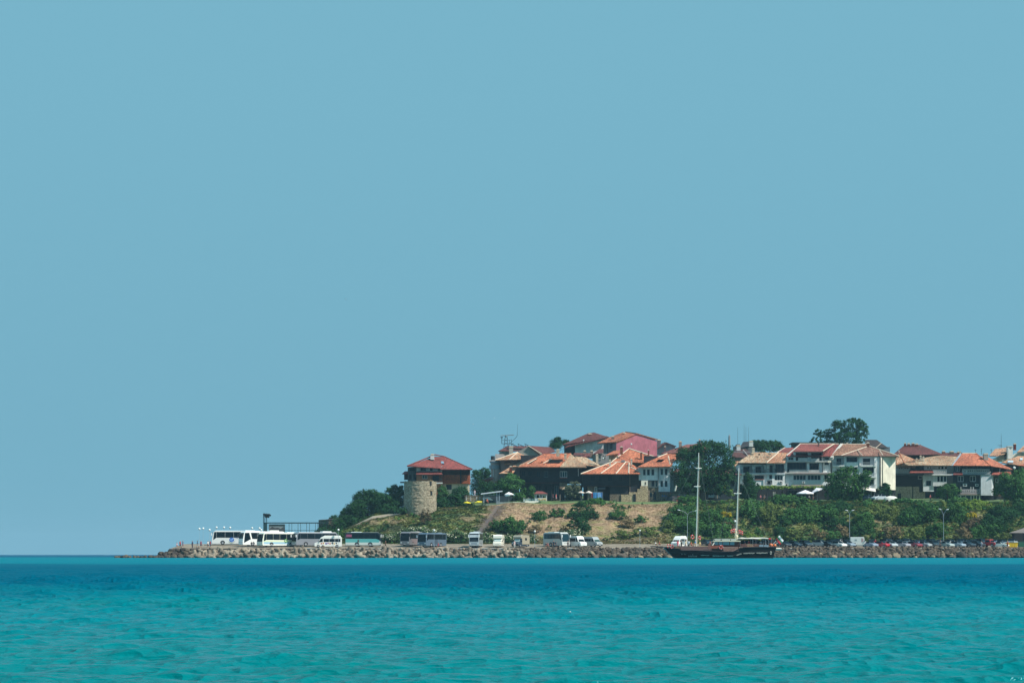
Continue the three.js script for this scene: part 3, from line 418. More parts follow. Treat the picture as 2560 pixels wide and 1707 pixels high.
function opening(b, [x0, y0, x1, y1, st, n = 2, rows = 1], D, t) {
  const X0 = WX(x0, D), X1 = WX(x1, D), Y1 = WY(y0, D), Y0 = WY(y1, D);
  const frame = (z, w, mat) => { const g = [boxW(X0, Y0, z - 0.08, X1, Y0 + w, z), boxW(X0, Y1 - w, z - 0.08, X1, Y1, z), boxW(X0, Y0 + w, z - 0.08, X0 + w, Y1 - w, z), boxW(X1 - w, Y0 + w, z - 0.08, X1, Y1 - w, z)];
    for (let i = 1; i < n; i++) { const x = lerp(X0, X1, i / n); g.push(boxW(x - w * 0.5, Y0 + w, z - 0.08, x + w * 0.5, Y1 - w, z)); }
    const f = A(b, 'window', G(g), mat); A(f, 'pane', boxW(X0 + w * 0.4, Y0 + w * 0.4, z - 0.07, X1 - w * 0.4, Y1 - w * 0.4, z - 0.04), hsh(x0, y0) > 0.6 ? glassB : glass); };
  if (st === 'w') frame(-D - 0.14, 0.13, white); else if (st === 'd') frame(-D - 0.14, 0.1, M(0x2a2622, 0.7));
  else if (st === 's') frame(-D - 0.14, 0.1, M(0x5d7077, 0.7));
  else if (st === 'g') frame(-D - t + 0.12, 0.1, M(0x2b3438, 0.6));
  else if (st === 'o') { const f = A(b, 'door', boxW(X0 + 0.25, Y0, -D - t, lerp(X0, X1, 0.72), Y1 - 0.3, -D - t + 0.06), glass); }
}
const addWin = (b, D, list) => { for (const h of list) { const [x0, y0, x1, y1] = h, e = 0.6; A(b, 'window_surround', polyRing(x0 - e, y0 - e, x1 + e, y1 + e, x0, y0, x1, y1, D), h[7] ?? white); opening(b, h, D - 0.12 + 0.14, 0.2); } };
const polyRing = (a, c, e, f, x0, y0, x1, y1, D) => { const s = new THREE.Shape([[a, f], [e, f], [e, c], [a, c]].map(([x, y]) => new THREE.Vector2(WX(x, D), WY(y, D)))); s.holes.push(new THREE.Path([[x0, y1], [x1, y1], [x1, y0], [x0, y0]].map(([x, y]) => new THREE.Vector2(WX(x, D), WY(y, D))))); return new THREE.ExtrudeGeometry(s, { depth: 0.16, bevelEnabled: false }).translate(0, 0, -D - 0.02); };
const cap = (b, p, q, mat = mortar, r = 0.16) => A(b, 'ridge_cap', rodp(p, q, r, r, 6), mat);
const chimney = (b, x0, y0, x1, y1, D, mat) => { const c = A(b, 'chimney', bx(x0, y0 + 1.2, x1, y1, D, (x1 - x0) * D / FOC), mat); A(c, 'chimney_cap', G(bx(x0 - 0.7, y0 + 0.2, x1 + 0.7, y0 + 1.4, D - 0.08, (x1 - x0 + 1.4) * D / FOC), bx(x0 + 0.8, y0 - 1.6, x1 - 0.8, y0 + 0.2, D + 0.1, (x1 - x0 - 1.6) * D / FOC)), mortar); };
function railing(b, x0, y0, x1, y1, D, mat, step = 3, name = 'railing') { const g = [bx(x0, y0, x1, y0 + 0.7, D, 0.06), bx(x0, y1 - 0.6, x1, y1, D, 0.06)]; for (let x = x0; x <= x1 + 0.01; x += step) g.push(bx(x - 0.3, y0, x + 0.3, y1, D - 0.01, 0.05)); A(b, name, G(g), mat); }
function ornate(b, x0, y0, x1, y1, D, mat) { // wrought balcony of curls
  const g = [bx(x0, y0, x1, y0 + 0.9, D, 0.08), bx(x0, y1 - 0.9, x1, y1, D, 0.08)], r = (y1 - y0) * D / FOC * 0.2;
  for (let x = x0 + 2.4; x < x1; x += 4.6) { g.push(new THREE.TorusGeometry(r, 0.055, 4, 9).translate(WX(x, D), WY((y0 * 0.6 + y1 * 0.4), D), -D), new THREE.TorusGeometry(r * 0.8, 0.05, 4, 9).translate(WX(x + 2.2, D), WY((y0 * 0.3 + y1 * 0.7), D), -D)); g.push(bx(x - 2.5, y0, x - 1.9, y1, D, 0.06)); }
  A(b, 'railing', G(g), mat);
}
const aircon = (b, x0, y0, x1, y1, D) => { const a = A(b, 'air_conditioner', bx(x0, y0, x1, y1, D - 0.4, 0.38), white); A(a, 'fan_grille', new THREE.CylinderGeometry((y1 - y0) * D / FOC * 0.36, (y1 - y0) * D / FOC * 0.36, 0.04, 12).rotateX(Math.PI / 2).translate(WX(x0 + (x1 - x0) * 0.4, D), WY((y0 + y1) / 2, D), -D + 0.42), black); };
const dish = (b, px, py, r, D) => A(b, 'satellite_dish', [new THREE.SphereGeometry(r, 12, 5, 0, 6.29, 0, 0.9).rotateX(Math.PI / 2 - 0.3).translate(WX(px, D), WY(py, D), -D - r * 0.5), rodp([px, py, D + 0.1], [px, py + 4, D + 0.5], 0.05)], fineM(0xd0d4d2));
const OR = tileM(0xe09068), ORM = tileM(0xe4ba9c, 1), TAN = tileM(0xd4bea4, 1), RED = tileM(0xa85c56), DRED = tileM(0x7d4a46), DARKR = tileM(0x664440), BRN = tileM(0xb08c72);
const wdark = woodM(0x222932), wdark2 = woodM(0x2c3037), wbrown = woodM(0x4f3028);

{ // stone tower: a roofless windmill
  const D = 555, r = (1090 - 1007) / 2 * D / FOC, cx = WX(1048.5, D), y0 = WY(1288, D), top = WY(1201, D);
  const t = T('stone_tower', 'round roofless tower of rough pale stone on the green slope', 'tower', V3(cx, WY(1276, D), -D - r));
  const g = new THREE.CylinderGeometry(r * 0.985, r * 1.01, top - y0, 96, 60, true).translate(cx, (top + y0) / 2, -D - r), p = g.attributes.position, u = g.attributes.uv;
  const put = (g2, R0) => { const q = g2.attributes.position; for (let i = 0; i < q.count; i++) { const a = Math.atan2(q.getX(i) - cx, q.getZ(i) + D + r), s = a * R0, y = q.getY(i), n = (vn(s * 2.6, y * 3.4) - 0.5) * 0.16 + (fbm(s * 0.4, y * 0.4, 3) - 0.5) * 0.3, e = 1 + n / R0; let yy = y; if (y > top - 0.01) yy = top - (vn(s * 0.9, 3) > 0.62 ? 0.35 : 0) - 0.16 * vn(s * 2, 8); q.setXYZ(i, cx + (q.getX(i) - cx) * e, yy, -D - r + (q.getZ(i) + D + r) * e); } g2.computeVertexNormals(); };
  put(g, r); for (let i = 0; i < u.count; i++) u.setXY(i, u.getX(i) * 6.283 * r, u.getY(i) * (top - y0)); 
  const inn = new THREE.CylinderGeometry(r - 0.9, r - 0.9, top - y0 - 0.2, 48, 1, true).translate(cx, (top + y0) / 2 - 0.1, -D - r), rim = new THREE.RingGeometry(r - 0.95, r * 0.99, 60, 3).rotateX(-Math.PI / 2).translate(cx, top - 0.28, -D - r);
  g.userData.raw = true; const sm = stoneM(0xcbc6bb); A(t, 'wall', g, sm); A(t, 'inner_wall', inn, stoneM(0xa5967c)); A(t, 'wall_top', rim, stoneM(0xb3a386));
  const on = (px, py, w, h, name) => { const x = WX(px, D), dx = x - cx, z = -D - r + Math.sqrt(Math.max(0, r * r - dx * dx)), a = Math.asin(dx / r); const f = A(t, name, new THREE.BoxGeometry(w, h, 0.5).rotateY(a).translate(x - Math.sin(a) * 0.1, WY(py, D), z - 0.1), darkIn); A(f, 'lintel', new THREE.BoxGeometry(w + 0.4, 0.22, 0.5).rotateY(a).translate(x + Math.sin(a) * 0.0, WY(py, D) + h / 2 + 0.11, z - 0.12), stoneM(0xb9a98a)); };
  on(1076, 1207.5, 0.55, 1.2, 'window'); on(1077.5, 1232, 0.55, 1.1, 'window');
}
{ // red roofed hotel behind the tower
  const b = house('red roofed hotel with brick and white storeys behind the stone tower', 1100, 1255, 588), D = 588;
  facade(b, [1041, 1165, 1105, 1179], D, plaster(0xcfcbc6), { deep: 10, holes: [[1051, 1167, 1064.5, 1177, 'd', 2], [1074.5, 1168, 1081.5, 1177, 'd', 1], [1094, 1168, 1101, 1177, 'd', 1]] });
  facade(b, [1019, 1168, 1041, 1252], D + 0.6, plankM(0x4a5a62), { deep: 9, holes: [[1022, 1186, 1029, 1199, 'd', 1], [1033, 1186, 1039, 1199, 'd', 1], [1023, 1169, 1038, 1177, 'd', 2]] });
  facade(b, [1041, 1179, 1105, 1255], D + 0.1, plaster(0xb5765a), { deep: 10, holes: [[1055, 1187, 1068, 1197, 'w', 2], [1079, 1186, 1104, 1203, 'o']] });
  railing(b, 1079, 1195, 1105, 1206, D - 0.9, M(0x20292e, 0.6), 2.5); A(b, 'balcony', bx(1078, 1206, 1106, 1209, D - 1, 1.1), white);
  A(b, 'wall', bx(1105.3, 1173, 1174, 1187, 589, 9), wbrown); A(b, 'wall', bx(1106, 1187, 1174, 1209, 589.05, 9), M(0xc07c58, 0.9, { map: TX.brick }));
  addWin(b, 589, [[1110, 1185, 1137, 1198, 'd', 3, 1, M(0x3b251c, 0.8)], [1155.5, 1185.5, 1168, 1198, 'd', 2, 1, M(0x3b251c, 0.8)]]);
  A(b, 'corner_post', bx(1150.5, 1173, 1153, 1209, 588.6, 0.5), wdark);
  facade(b, [1107, 1209, 1172, 1272], 590, plaster(0xd2c7ae), { deep: 8, holes: [[1115, 1211, 1129, 1224, 'd', 2]] });
  A(b, 'roof', [roofP([[1017.5, 1165, 585.5], [1101, 1165.5, 586], [1112, 1141.5, 595], [1087, 1136.5, 594]]), roofP([[1101, 1173.3, 586.5], [1181, 1173.3, 586.5], [1112, 1141.5, 595], [1101, 1160, 590]]), roofP([[1181, 1173.3, 586.5], [1180, 1171, 601], [1112, 1141.5, 595.1]]), roofP([[1017.5, 1165, 585.5], [1087, 1136.5, 594.1], [1022, 1163, 602]])], RED);
  cap(b, [1087, 1136.5, 594], [1112, 1141.5, 595], RED); cap(b, [1112, 1141.5, 595], [1181, 1173, 586.6], RED); cap(b, [1087, 1136.5, 594], [1017.5, 1164.5, 585.6], RED);
  A(b, 'lower_roof', roofP([[1040, 1185.5, 585.8], [1107, 1185.5, 585.8], [1100, 1178, 587.9], [1043, 1178, 587.9]]), RED);
  A(b, 'lower_roof', roofP([[1005, 1184, 588], [1020, 1184, 588], [1020, 1178, 590], [1012, 1178, 590]]), RED); A(b, 'balcony', [bx(1010, 1184, 1019, 1199, 589.5, 1.5), bx(1000, 1204, 1010, 1207, 590, 2)], wdark);
  chimney(b, 1076, 1136, 1085, 1149, 591, white);
  A(b, 'skylight', roofP([[1103, 1158, 589.7], [1110, 1158, 589.7], [1108.5, 1153, 591.3], [1102, 1153, 591.3]], 0.3), M(0x7f97a8, 0.15));
}
{ // concrete house with the round balconies
  const b = house('grey concrete house with round blue balconies, left edge of town', 1238, 1215, 597), D = 597, blue = plaster(0x8aa0ad), con = plaster(0xa9a29c);
  const drum = (px, y0, y1, rad, m, name) => A(b, name, new THREE.CylinderGeometry(rad, rad * 0.96, (y1 - y0) * D / FOC, 28).translate(WX(px, D), WY((y0 + y1) / 2, D), -D - rad * 0.3), m);
  A(b, 'wall', bx(1228, 1150, 1254, 1205, D + 0.8, 7), con); drum(1237, 1153, 1157, 1.55, blue, 'balcony'); drum(1236.5, 1163, 1173, 1.65, blue, 'balcony'); drum(1237, 1158, 1163, 1.3, con, 'wall'); drum(1241, 1173, 1203, 1.4, con, 'wall');
  A(b, 'wall', bx(1212, 1200, 1262, 1264, 600, 6), plaster(0x5f5c5a)); A(b, 'column', bx(1232.5, 1173, 1234, 1192, D - 0.9, 0.2), white); A(b, 'wall', bx(1226, 1192, 1234, 1203, D - 1, 2), con); dish(b, 1235, 1207, 0.35, D - 1.2);
  A(b, 'lower_roof', roofP([[1205, 1200, 596], [1232, 1188, 600], [1232, 1196, 594]], 0.2), DARKR); A(b, 'wall', bx(1212, 1197, 1230, 1216, 598, 4), plaster(0x6d5c52));
  addWin(b, D + 0.75, [[1249, 1178, 1253, 1190, 'd', 1, 1, con]]);
  const k = T('water_tank', 'black water tank on a stand above the round balconies', 'water tank', V(1232, 1152, D + 2)); A(k, 'tank', new THREE.CylinderGeometry(0.62, 0.62, 1.2, 16).translate(WX(1232, D + 2), WY(1145, D + 2), -D - 2), M(0x1b2327, 0.6)); A(k, 'stand', bx(1223, 1150, 1241, 1153, D + 1, 2), con);
}
{ // stepped little house with tiled roofs
  const b = house('pinkish stepped house with four small mottled tile roofs', 1270, 1190, 594), pk = plaster(0xa08d88);
  A(b, 'wall', bx(1252, 1147, 1332, 1200, 596, 7), pk); A(b, 'wall', bx(1238, 1135, 1261, 1160, 600, 4), plaster(0xb0adab));
  A(b, 'roof', [roofP([[1237.5, 1150, 593], [1273, 1149, 592.5], [1294, 1130, 599]]), roofP([[1273, 1149, 592.5], [1337, 1148, 593], [1294, 1130, 599.1]]), roofP([[1237.5, 1150, 593], [1294, 1130, 599.2], [1245, 1147, 606]])], ORM); cap(b, [1273, 1148.7, 592.6], [1294, 1130, 599]); cap(b, [1237.5, 1150, 593], [1294, 1130, 599]);
  A(b, 'lower_roof', roofP([[1279, 1166.5, 589.5], [1310, 1165, 590], [1326, 1151, 595], [1296, 1157, 593]]), ORM); A(b, 'lower_roof', roofP([[1262, 1159.5, 593.5], [1281, 1159, 593.5], [1278, 1154.5, 595.5], [1266, 1154.5, 595.5]]), ORM);
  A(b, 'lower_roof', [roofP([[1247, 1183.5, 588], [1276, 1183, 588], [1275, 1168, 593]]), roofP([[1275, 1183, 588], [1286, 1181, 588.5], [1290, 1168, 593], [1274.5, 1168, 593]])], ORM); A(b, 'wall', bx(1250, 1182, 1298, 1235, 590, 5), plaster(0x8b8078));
  chimney(b, 1273.5, 1166, 1280.5, 1182, 588.5, M(0x7a4a3a, 0.9, { map: TX.brick })); addWin(b, 595.9, [[1299, 1152, 1306, 1160, 'd', 1, 1, pk], [1258, 1151, 1262, 1158, 'd', 1, 1, pk]]);
}
{ // grey gable with solar panels
  const b = house('grey gabled house with solar panels on a dark red roof', 1318, 1150, 622), D = 620, gr = plaster(0x9a968f);
  A(b, 'wall', polyW([[1283, 1150], [1298, 1127], [1320.5, 1115], [1354, 1134.5], [1366, 1150]], D, 8), gr); A(b, 'wall', bx(1248, 1126, 1273, 1140, 624, 5), plaster(0xb9c1c8));
  A(b, 'roof', [roofP([[1321, 1114, 619.5], [1379, 1114.5, 634], [1390, 1128.5, 634], [1354.5, 1134.5, 619.5]]), roofP([[1245.5, 1127, 620.5], [1298, 1127.5, 620.5], [1321, 1114.5, 631], [1268.5, 1115.5, 631]])], DRED);
  cap(b, [1320.5, 1114.5, 619.4], [1354, 1134.3, 619.4], mortar, 0.14);
  chimney(b, 1272.5, 1117, 1283, 1134, 617, plaster(0xb5ab9f)); addWin(b, 623.9, [[1258, 1130, 1262, 1136, 'd', 1, 1, white]]);
  for (const [x, w] of [[1277, 17], [1294, 16], [1311.5, 15]]) { const s = T('solar_panel', ['leftmost', 'middle', 'rightmost'][[1277, 1294, 1311.5].indexOf(x)] + ' of three tilted solar panels on the dark red roof', 'solar panel', V(x + 8, 1117, 624), 'solar panels on one roof'); A(s, 'collector', roofP([[x, 1109, 622], [x + w, 1116, 622], [x + w, 1115, 625], [x, 1108, 625]], 0.12), M(0x141c26, 0.25)); A(s, 'frame', [rodp([x + 2, 1110, 623.5], [x + 2, 1118, 623.5], 0.06), rodp([x + w - 2, 1115, 623.5], [x + w - 2, 1118, 623.5], 0.06)], iron); }
}
{ // radar and mast
  const D = 626, b = T('radar_station', 'lattice radar stand with flat scanner bar above the left roofs', 'radar', V(1266, 1120, D)), g = [], m = iron;
  for (const [a, c] of [[1259, 1263], [1271, 1268]]) for (const dz of [0, 1.2]) g.push(rodp([a, 1122, D + dz], [c, 1091, D + dz], 0.07));
  for (let i = 0; i < 4; i++) { const y = 1120 - i * 8; g.push(rodp([1259 + i, y, D], [1271 - i, y - 7, D], 0.05), rodp([1271 - i, y, D], [1259 + i, y - 7, D], 0.05)); }
  A(b, 'lattice', G(g), m); A(b, 'scanner', [rodp([1251, 1089, D], [1284.5, 1087, D], 0.14), rodp([1265.5, 1092, D], [1265.5, 1088, D], 0.3)], steel);
  A(b, 'platform', [rodp([1254, 1109, D], [1285, 1109, D], 0.08), rodp([1254, 1100, D], [1278, 1100, D], 0.05), rodp([1254.5, 1109, D], [1254.5, 1093, D], 0.1), bx(1251.5, 1092, 1257, 1094.5, D, 0.4), rodp([1272, 1120, D], [1274, 1100, D], 0.06), rodp([1278, 1109, D], [1279, 1098, D], 0.07)], m);
  const a = T('antenna', 'tall whip antenna on a bent arm beside the radar', 'antenna', V(1276, 1109, D)); A(a, 'arm', [rodp([1274, 1109, D], [1291.5, 1092, D], 0.06), rodp([1291.5, 1092, D], [1293, 1088, D], 0.06)], m); A(a, 'whip', rodp([1293, 1088, D], [1294, 1060, D], 0.05, 0.03), m);
}
{ // white gabled house on the ridge
  const b = house('white gabled house with dark red roofs on the skyline', 1475, 1135, 645), D = 645;
  A(b, 'wall', polyW([[1438, 1136], [1438, 1112.5], [1523, 1094], [1523, 1136]], D, 9), plaster(0xdadde0)); A(b, 'wall', bx(1412, 1112, 1438, 1136, D + 1.5, 8), plankM(0x2b3036));
  A(b, 'roof', [roofP([[1406.5, 1111, 643], [1432, 1113.5, 643.4], [1524, 1093.5, 644.2], [1486, 1086, 653], [1472, 1088, 653]], 0.3), roofP([[1486, 1086, 653], [1512, 1089.5, 650], [1526, 1095, 644.4]], 0.3)], DRED);
  A(b, 'lower_roof', roofP([[1412, 1118.5, 642], [1440, 1114, 643], [1524, 1093.7, 643.6], [1516, 1091, 645.5], [1430, 1110.5, 645]], 0.25), DRED);
  chimney(b, 1470.5, 1084.5, 1480, 1092, 650, M(0x7d4f43, 0.9, { map: TX.brick })); chimney(b, 1496, 1088, 1502, 1093, 650, M(0x6d453c, 0.9)); addWin(b, D - 0.05, [[1444, 1114, 1449, 1126, 'd', 1, 1, white]]); dish(b, 1459, 1101, 0.3, 642);
  A(b, 'lower_roof', roofP([[1430, 1143, 630], [1485, 1144, 630], [1478, 1132.5, 636], [1436, 1131.5, 636]]), DRED); chimney(b, 1459, 1127, 1465, 1134, 632, M(0x86766c, 0.9)); chimney(b, 1476, 1127, 1483, 1146, 630, M(0x7d665c, 0.9));
}
{ // pink house
  const b = house('tall pink walled house with orange roof above the old town', 1592, 1150, 630), D = 630;
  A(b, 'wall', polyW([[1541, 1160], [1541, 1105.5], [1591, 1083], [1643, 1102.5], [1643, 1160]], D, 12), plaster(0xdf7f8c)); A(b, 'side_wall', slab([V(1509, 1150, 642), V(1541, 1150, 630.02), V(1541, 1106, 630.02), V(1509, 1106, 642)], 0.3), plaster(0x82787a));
  A(b, 'roof', [roofP([[1493, 1107.5, 640], [1541.5, 1106, 629.85], [1591, 1082.2, 629.85], [1560, 1083.5, 642], [1526, 1090, 642]], 0.35), roofP([[1591, 1082.2, 629.85], [1644, 1102.5, 629.85], [1630, 1098, 643], [1562, 1083, 643]], 0.3)], OR);
  chimney(b, 1529, 1091, 1536, 1101, 636, M(0x6f625e, 0.9)); chimney(b, 1558, 1082, 1565, 1087, 638, M(0x7a3f38, 0.9)); dish(b, 1578.6, 1110.6, 0.36, 628.6);
  addWin(b, 633.8, [[1526, 1109, 1529.5, 1122, 'd', 1, 1, plaster(0x82787a)]]); A(b, 'downpipe', rodp([1519, 1108, 636], [1519, 1142, 636], 0.09), wdark);
  A(b, 'lower_roof', roofP([[1484, 1134, 626], [1509, 1131, 628], [1509, 1122, 634], [1499, 1122, 634]]), DRED); A(b, 'wall', bx(1484, 1134, 1545, 1160, 629, 8), plaster(0x8e8a8c)); addWin(b, 628.9, [[1497, 1139, 1503, 1148, 'd', 1, 1, white], [1511, 1138, 1515, 1143, 'w', 1, 1, white]]); dish(b, 1508, 1146, 0.4, 628);
}
{ // orange hipped roof between
  const b = house('house under a broad orange hipped roof below the pink wall', 1588, 1165, 597), D = 592;
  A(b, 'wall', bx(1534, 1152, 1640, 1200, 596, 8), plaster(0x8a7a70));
  A(b, 'roof', [roofP([[1530, 1153.5, 591], [1648, 1159, 590], [1644, 1145, 594], [1572.5, 1122, 601]]), roofP([[1530, 1153.5, 591], [1572.5, 1122, 601.1], [1540, 1150, 607]]), roofP([[1572.5, 1122, 601.1], [1644, 1145, 594.1], [1652, 1144, 606]])], OR);
  cap(b, [1572.5, 1122, 601], [1644, 1145, 594], mortar, 0.3); cap(b, [1530, 1153.5, 591], [1572.5, 1122, 601], mortar, 0.18);
  chimney(b, 1551, 1117, 1557.5, 1136, 593, M(0x9a6e58, 0.9, { map: TX.brick })); chimney(b, 1601, 1130, 1606, 1149, 592.5, M(0xa87a5e, 0.9, { map: TX.brick })); chimney(b, 1620, 1125, 1623.5, 1138, 595, M(0x9b5a48, 0.9, { map: TX.brick }));
  const c = house('small cream house wedged left of the broad orange roof', 1534, 1150, 603); A(c, 'wall', bx(1524, 1136, 1545, 1156, 603, 5), plaster(0xd0c7a4)); A(c, 'roof', roofP([[1514, 1138, 600.5], [1546, 1134, 600.5], [1553, 1124.5, 606], [1534, 1127, 606]]), OR); addWin(c, 602.9, [[1523.5, 1139, 1526, 1146, 'd', 1, 1, white], [1531, 1137, 1535, 1144, 'd', 1, 1, white]]);
}
{ // long dark timber house
  const b = house('long dark timber house with half orange, half tan tiled roof', 1380, 1254, 580), D = 579;
  facade(b, [1299, 1167, 1399, 1212], D, wdark, { deep: 12, holes: [[1304, 1176, 1314, 1190, 'd', 2], [1320, 1176, 1330, 1190, 'd', 2], [1341, 1178, 1351, 1192, 'd', 2], [1360, 1178, 1370, 1193, 's', 2]] });
  facade(b, [1399, 1167, 1456, 1206], D - 0.7, wdark2, { deep: 12, holes: [[1395.8 + 4, 1178, 1418, 1193, 'w', 3]] });
  A(b, 'flower_box', [bx(1399, 1193.5, 1419, 1195.5, D - 1.1, 0.4)], M(0x8a4a42, 0.9)); A(b, 'gallery_post', rodp([1446, 1172, D - 1], [1446, 1190, D - 1], 0.09), white);
  facade(b, [1300, 1212, 1456, 1258], D + 1.2, wdark, { deep: 9, holes: [[1334, 1208 + 6, 1340, 1232, 's', 1], [1347, 1214, 1353, 1240, 'd', 1], [1362, 1214, 1368, 1240, 'd', 1], [1386, 1214, 1396, 1236, 's', 2], [1388, 1238, 1399, 1254, 'd', 1], [1408, 1232, 1416, 1252, 'd', 1]] });
  A(b, 'stone_wall', bx(1399.5, 1206, 1418, 1222, D - 0.5, 1.5), stoneM(0x9c8f88)); A(b, 'beam', [bx(1299, 1205.5, 1399, 1208, D - 0.25, 0.3), bx(1399, 1204, 1456, 1206, D - 0.95, 0.3)], wbrown);
  A(b, 'post', [rodp([1357, 1208, D], [1357, 1256, D], 0.12)], wdark2); A(b, 'post', [rodp([1379, 1208, D], [1379, 1256, D], 0.12)], wdark2); A(b, 'post', rodp([1400, 1236, D - 0.6], [1400, 1254, D - 0.6], 0.14), fineM(0x8e867c));
  // roof: orange front with three roof terraces cut into it, tan hip at the right
  const q = (x, y) => [x, y, 576.5 + (1167 - y) / (1167 - 1134.5) * 10.5];
  A(b, 'roof', roofP([q(1296, 1167), q(1399, 1167), q(1427, 1134), q(1358, 1135)], 0.25, [[q(1361, 1158.5), q(1398, 1158.5), q(1409, 1148.5), q(1376, 1148.5)], [q(1317, 1159.5), q(1326, 1159), q(1345, 1146.5), q(1339, 1146.5)], [q(1343, 1159), q(1352, 1158), q(1361, 1153.5), q(1354, 1153.5)]]), OR);
  A(b, 'roof', [roofP([q(1399, 1167.6), q(1467, 1167.4), q(1427, 1133.9)], 0.25), roofP([q(1467, 1167.4), [1460, 1161, 598], q(1427, 1133.9)])], TAN); cap(b, q(1399, 1167), q(1427, 1134), OR); cap(b, q(1358, 1135), q(1427, 1134), OR);
  A(b, 'roof', roofP([[1296, 1167, 576.4], [1358, 1135, 587.2], [1300, 1160, 592]]), ORM); A(b, 'verge', rodp(q(1317, 1160), q(1341, 1146.5), 0.14), mortar); A(b, 'verge', rodp(q(1358, 1158), q(1378, 1147.5), 0.14), mortar);
  A(b, 'lower_roof', [roofP([[1450, 1162, 580], [1505.5, 1161.5, 581], [1466, 1143.5, 589], [1438, 1136.5, 589]])], TAN); A(b, 'side_wall', bx(1456, 1161, 1497, 1190, 584, 6), wdark);
  A(b, 'attic_wall', bx(1302, 1138, 1452, 1168, 589.5, 3), wdark); chimney(b, 1391, 1124, 1399, 1141, 580.6, plaster(0xb8a893)); chimney(b, 1411, 1135, 1416.5, 1148, 580, plaster(0xb0a08c)); chimney(b, 1490, 1136, 1496, 1158, 581, plaster(0xc0b49e));
  
}
{ // dark wooden house over stone arcade
  const b = house('dark wooden house with bright orange hipped roof and stone foot', 1525, 1254, 573), D = 573;
  facade(b, [1456, 1184, 1575, 1215], D, wdark, { deep: 11, holes: [[1477, 1188, 1488, 1202, 'd', 2], [1520, 1188, 1531, 1202, 'd', 2], [1548, 1189, 1556, 1203, 'd', 2], [1497, 1189, 1505, 1203, 'd', 2]] });
  A(b, 'wall', bx(1575, 1184, 1603, 1214, D + 0.3, 9), woodM(0x352a26)); A(b, 'beam', bx(1456, 1214, 1576, 1216, D - 0.3, 0.5), wbrown); A(b, 'downpipe', rodp([1575, 1184, D - 0.2], [1575, 1235, D - 0.2], 0.09), M(0x7d6a5c, 0.8));
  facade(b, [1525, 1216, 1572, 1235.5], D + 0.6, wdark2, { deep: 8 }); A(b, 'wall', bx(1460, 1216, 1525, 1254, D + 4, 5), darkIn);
  A(b, 'stone_wall', bx(1469, 1216, 1487, 1254, D + 0.5, 2), stoneM(0x94887e)); A(b, 'post', bx(1494, 1216, 1496.5, 1254, D + 0.3, 0.3), wdark2); A(b, 'awning', slab([V(1496, 1222, D - 0.6), V(1514, 1222, D - 0.6), V(1514, 1216.5, D + 1), V(1496, 1216.5, D + 1)], 0.08), M(0x5f6266, 0.9)); addWin(b, D + 0.45, [[1487.5, 1217, 1492.5, 1231, 'w', 1]]);
  A(b, 'stone_wall', bx(1525, 1235.5, 1553, 1256, D - 0.3, 6), stoneM(0x87807a)); A(b, 'stone_wall', [bx(1553, 1236, 1573, 1256, D - 0.6, 6), bx(1573, 1230, 1601, 1256, D - 0.55, 6), bx(1601, 1215, 1621, 1256, D - 0.5, 6), bx(1594, 1222, 1601, 1230, D - 0.45, 5)], stoneM(0xd8cbb4));
  A(b, 'doorway', bx(1584, 1235, 1590, 1254, D - 0.75, 0.3), darkIn); A(b, 'white_bay', bx(1603.5, 1201, 1620, 1214.5, D - 0.2, 4), plaster(0xe2dccb)); A(b, 'arched_niche', bx(1613, 1205, 1616, 1211, D - 0.3, 0.2), M(0x53422f, 0.9)); A(b, 'wall', bx(1574, 1214, 1603, 1236, D + 0.4, 8), wdark);
  const q = (x, y) => [x, y, 570.8 + (1184.5 - y) / 29.5 * 9.5];
  A(b, 'roof', [roofP([q(1452, 1184.5), q(1601, 1184.5), q(1572, 1155), q(1530, 1155)]), roofP([q(1452, 1184.5), q(1530, 1155), [1462, 1180, 592]]), roofP([q(1601, 1184.5), q(1572, 1155), [1600, 1172, 590]])], OR);
  for (const [a, c] of [[[1541, 1156.5], [1502, 1183.5]], [[1564.5, 1155], [1540, 1184]], [[1573, 1157], [1572, 1183.5]], [[1576.5, 1168], [1597, 1178]], [[1452, 1184.5], [1530, 1155]], [[1530, 1155], [1572, 1155]]]) cap(b, q(...a), q(...c), mortar, 0.19);
  A(b, 'roof_hatch', bx(1554, 1150, 1563, 1155, 580, 1), M(0x7d7f80, 0.7)); chimney(b, 1523, 1150, 1527.5, 1164, 576, plaster(0xcabfae)); chimney(b, 1577, 1148, 1581, 1163, 576.5, plaster(0xcabfae));
}
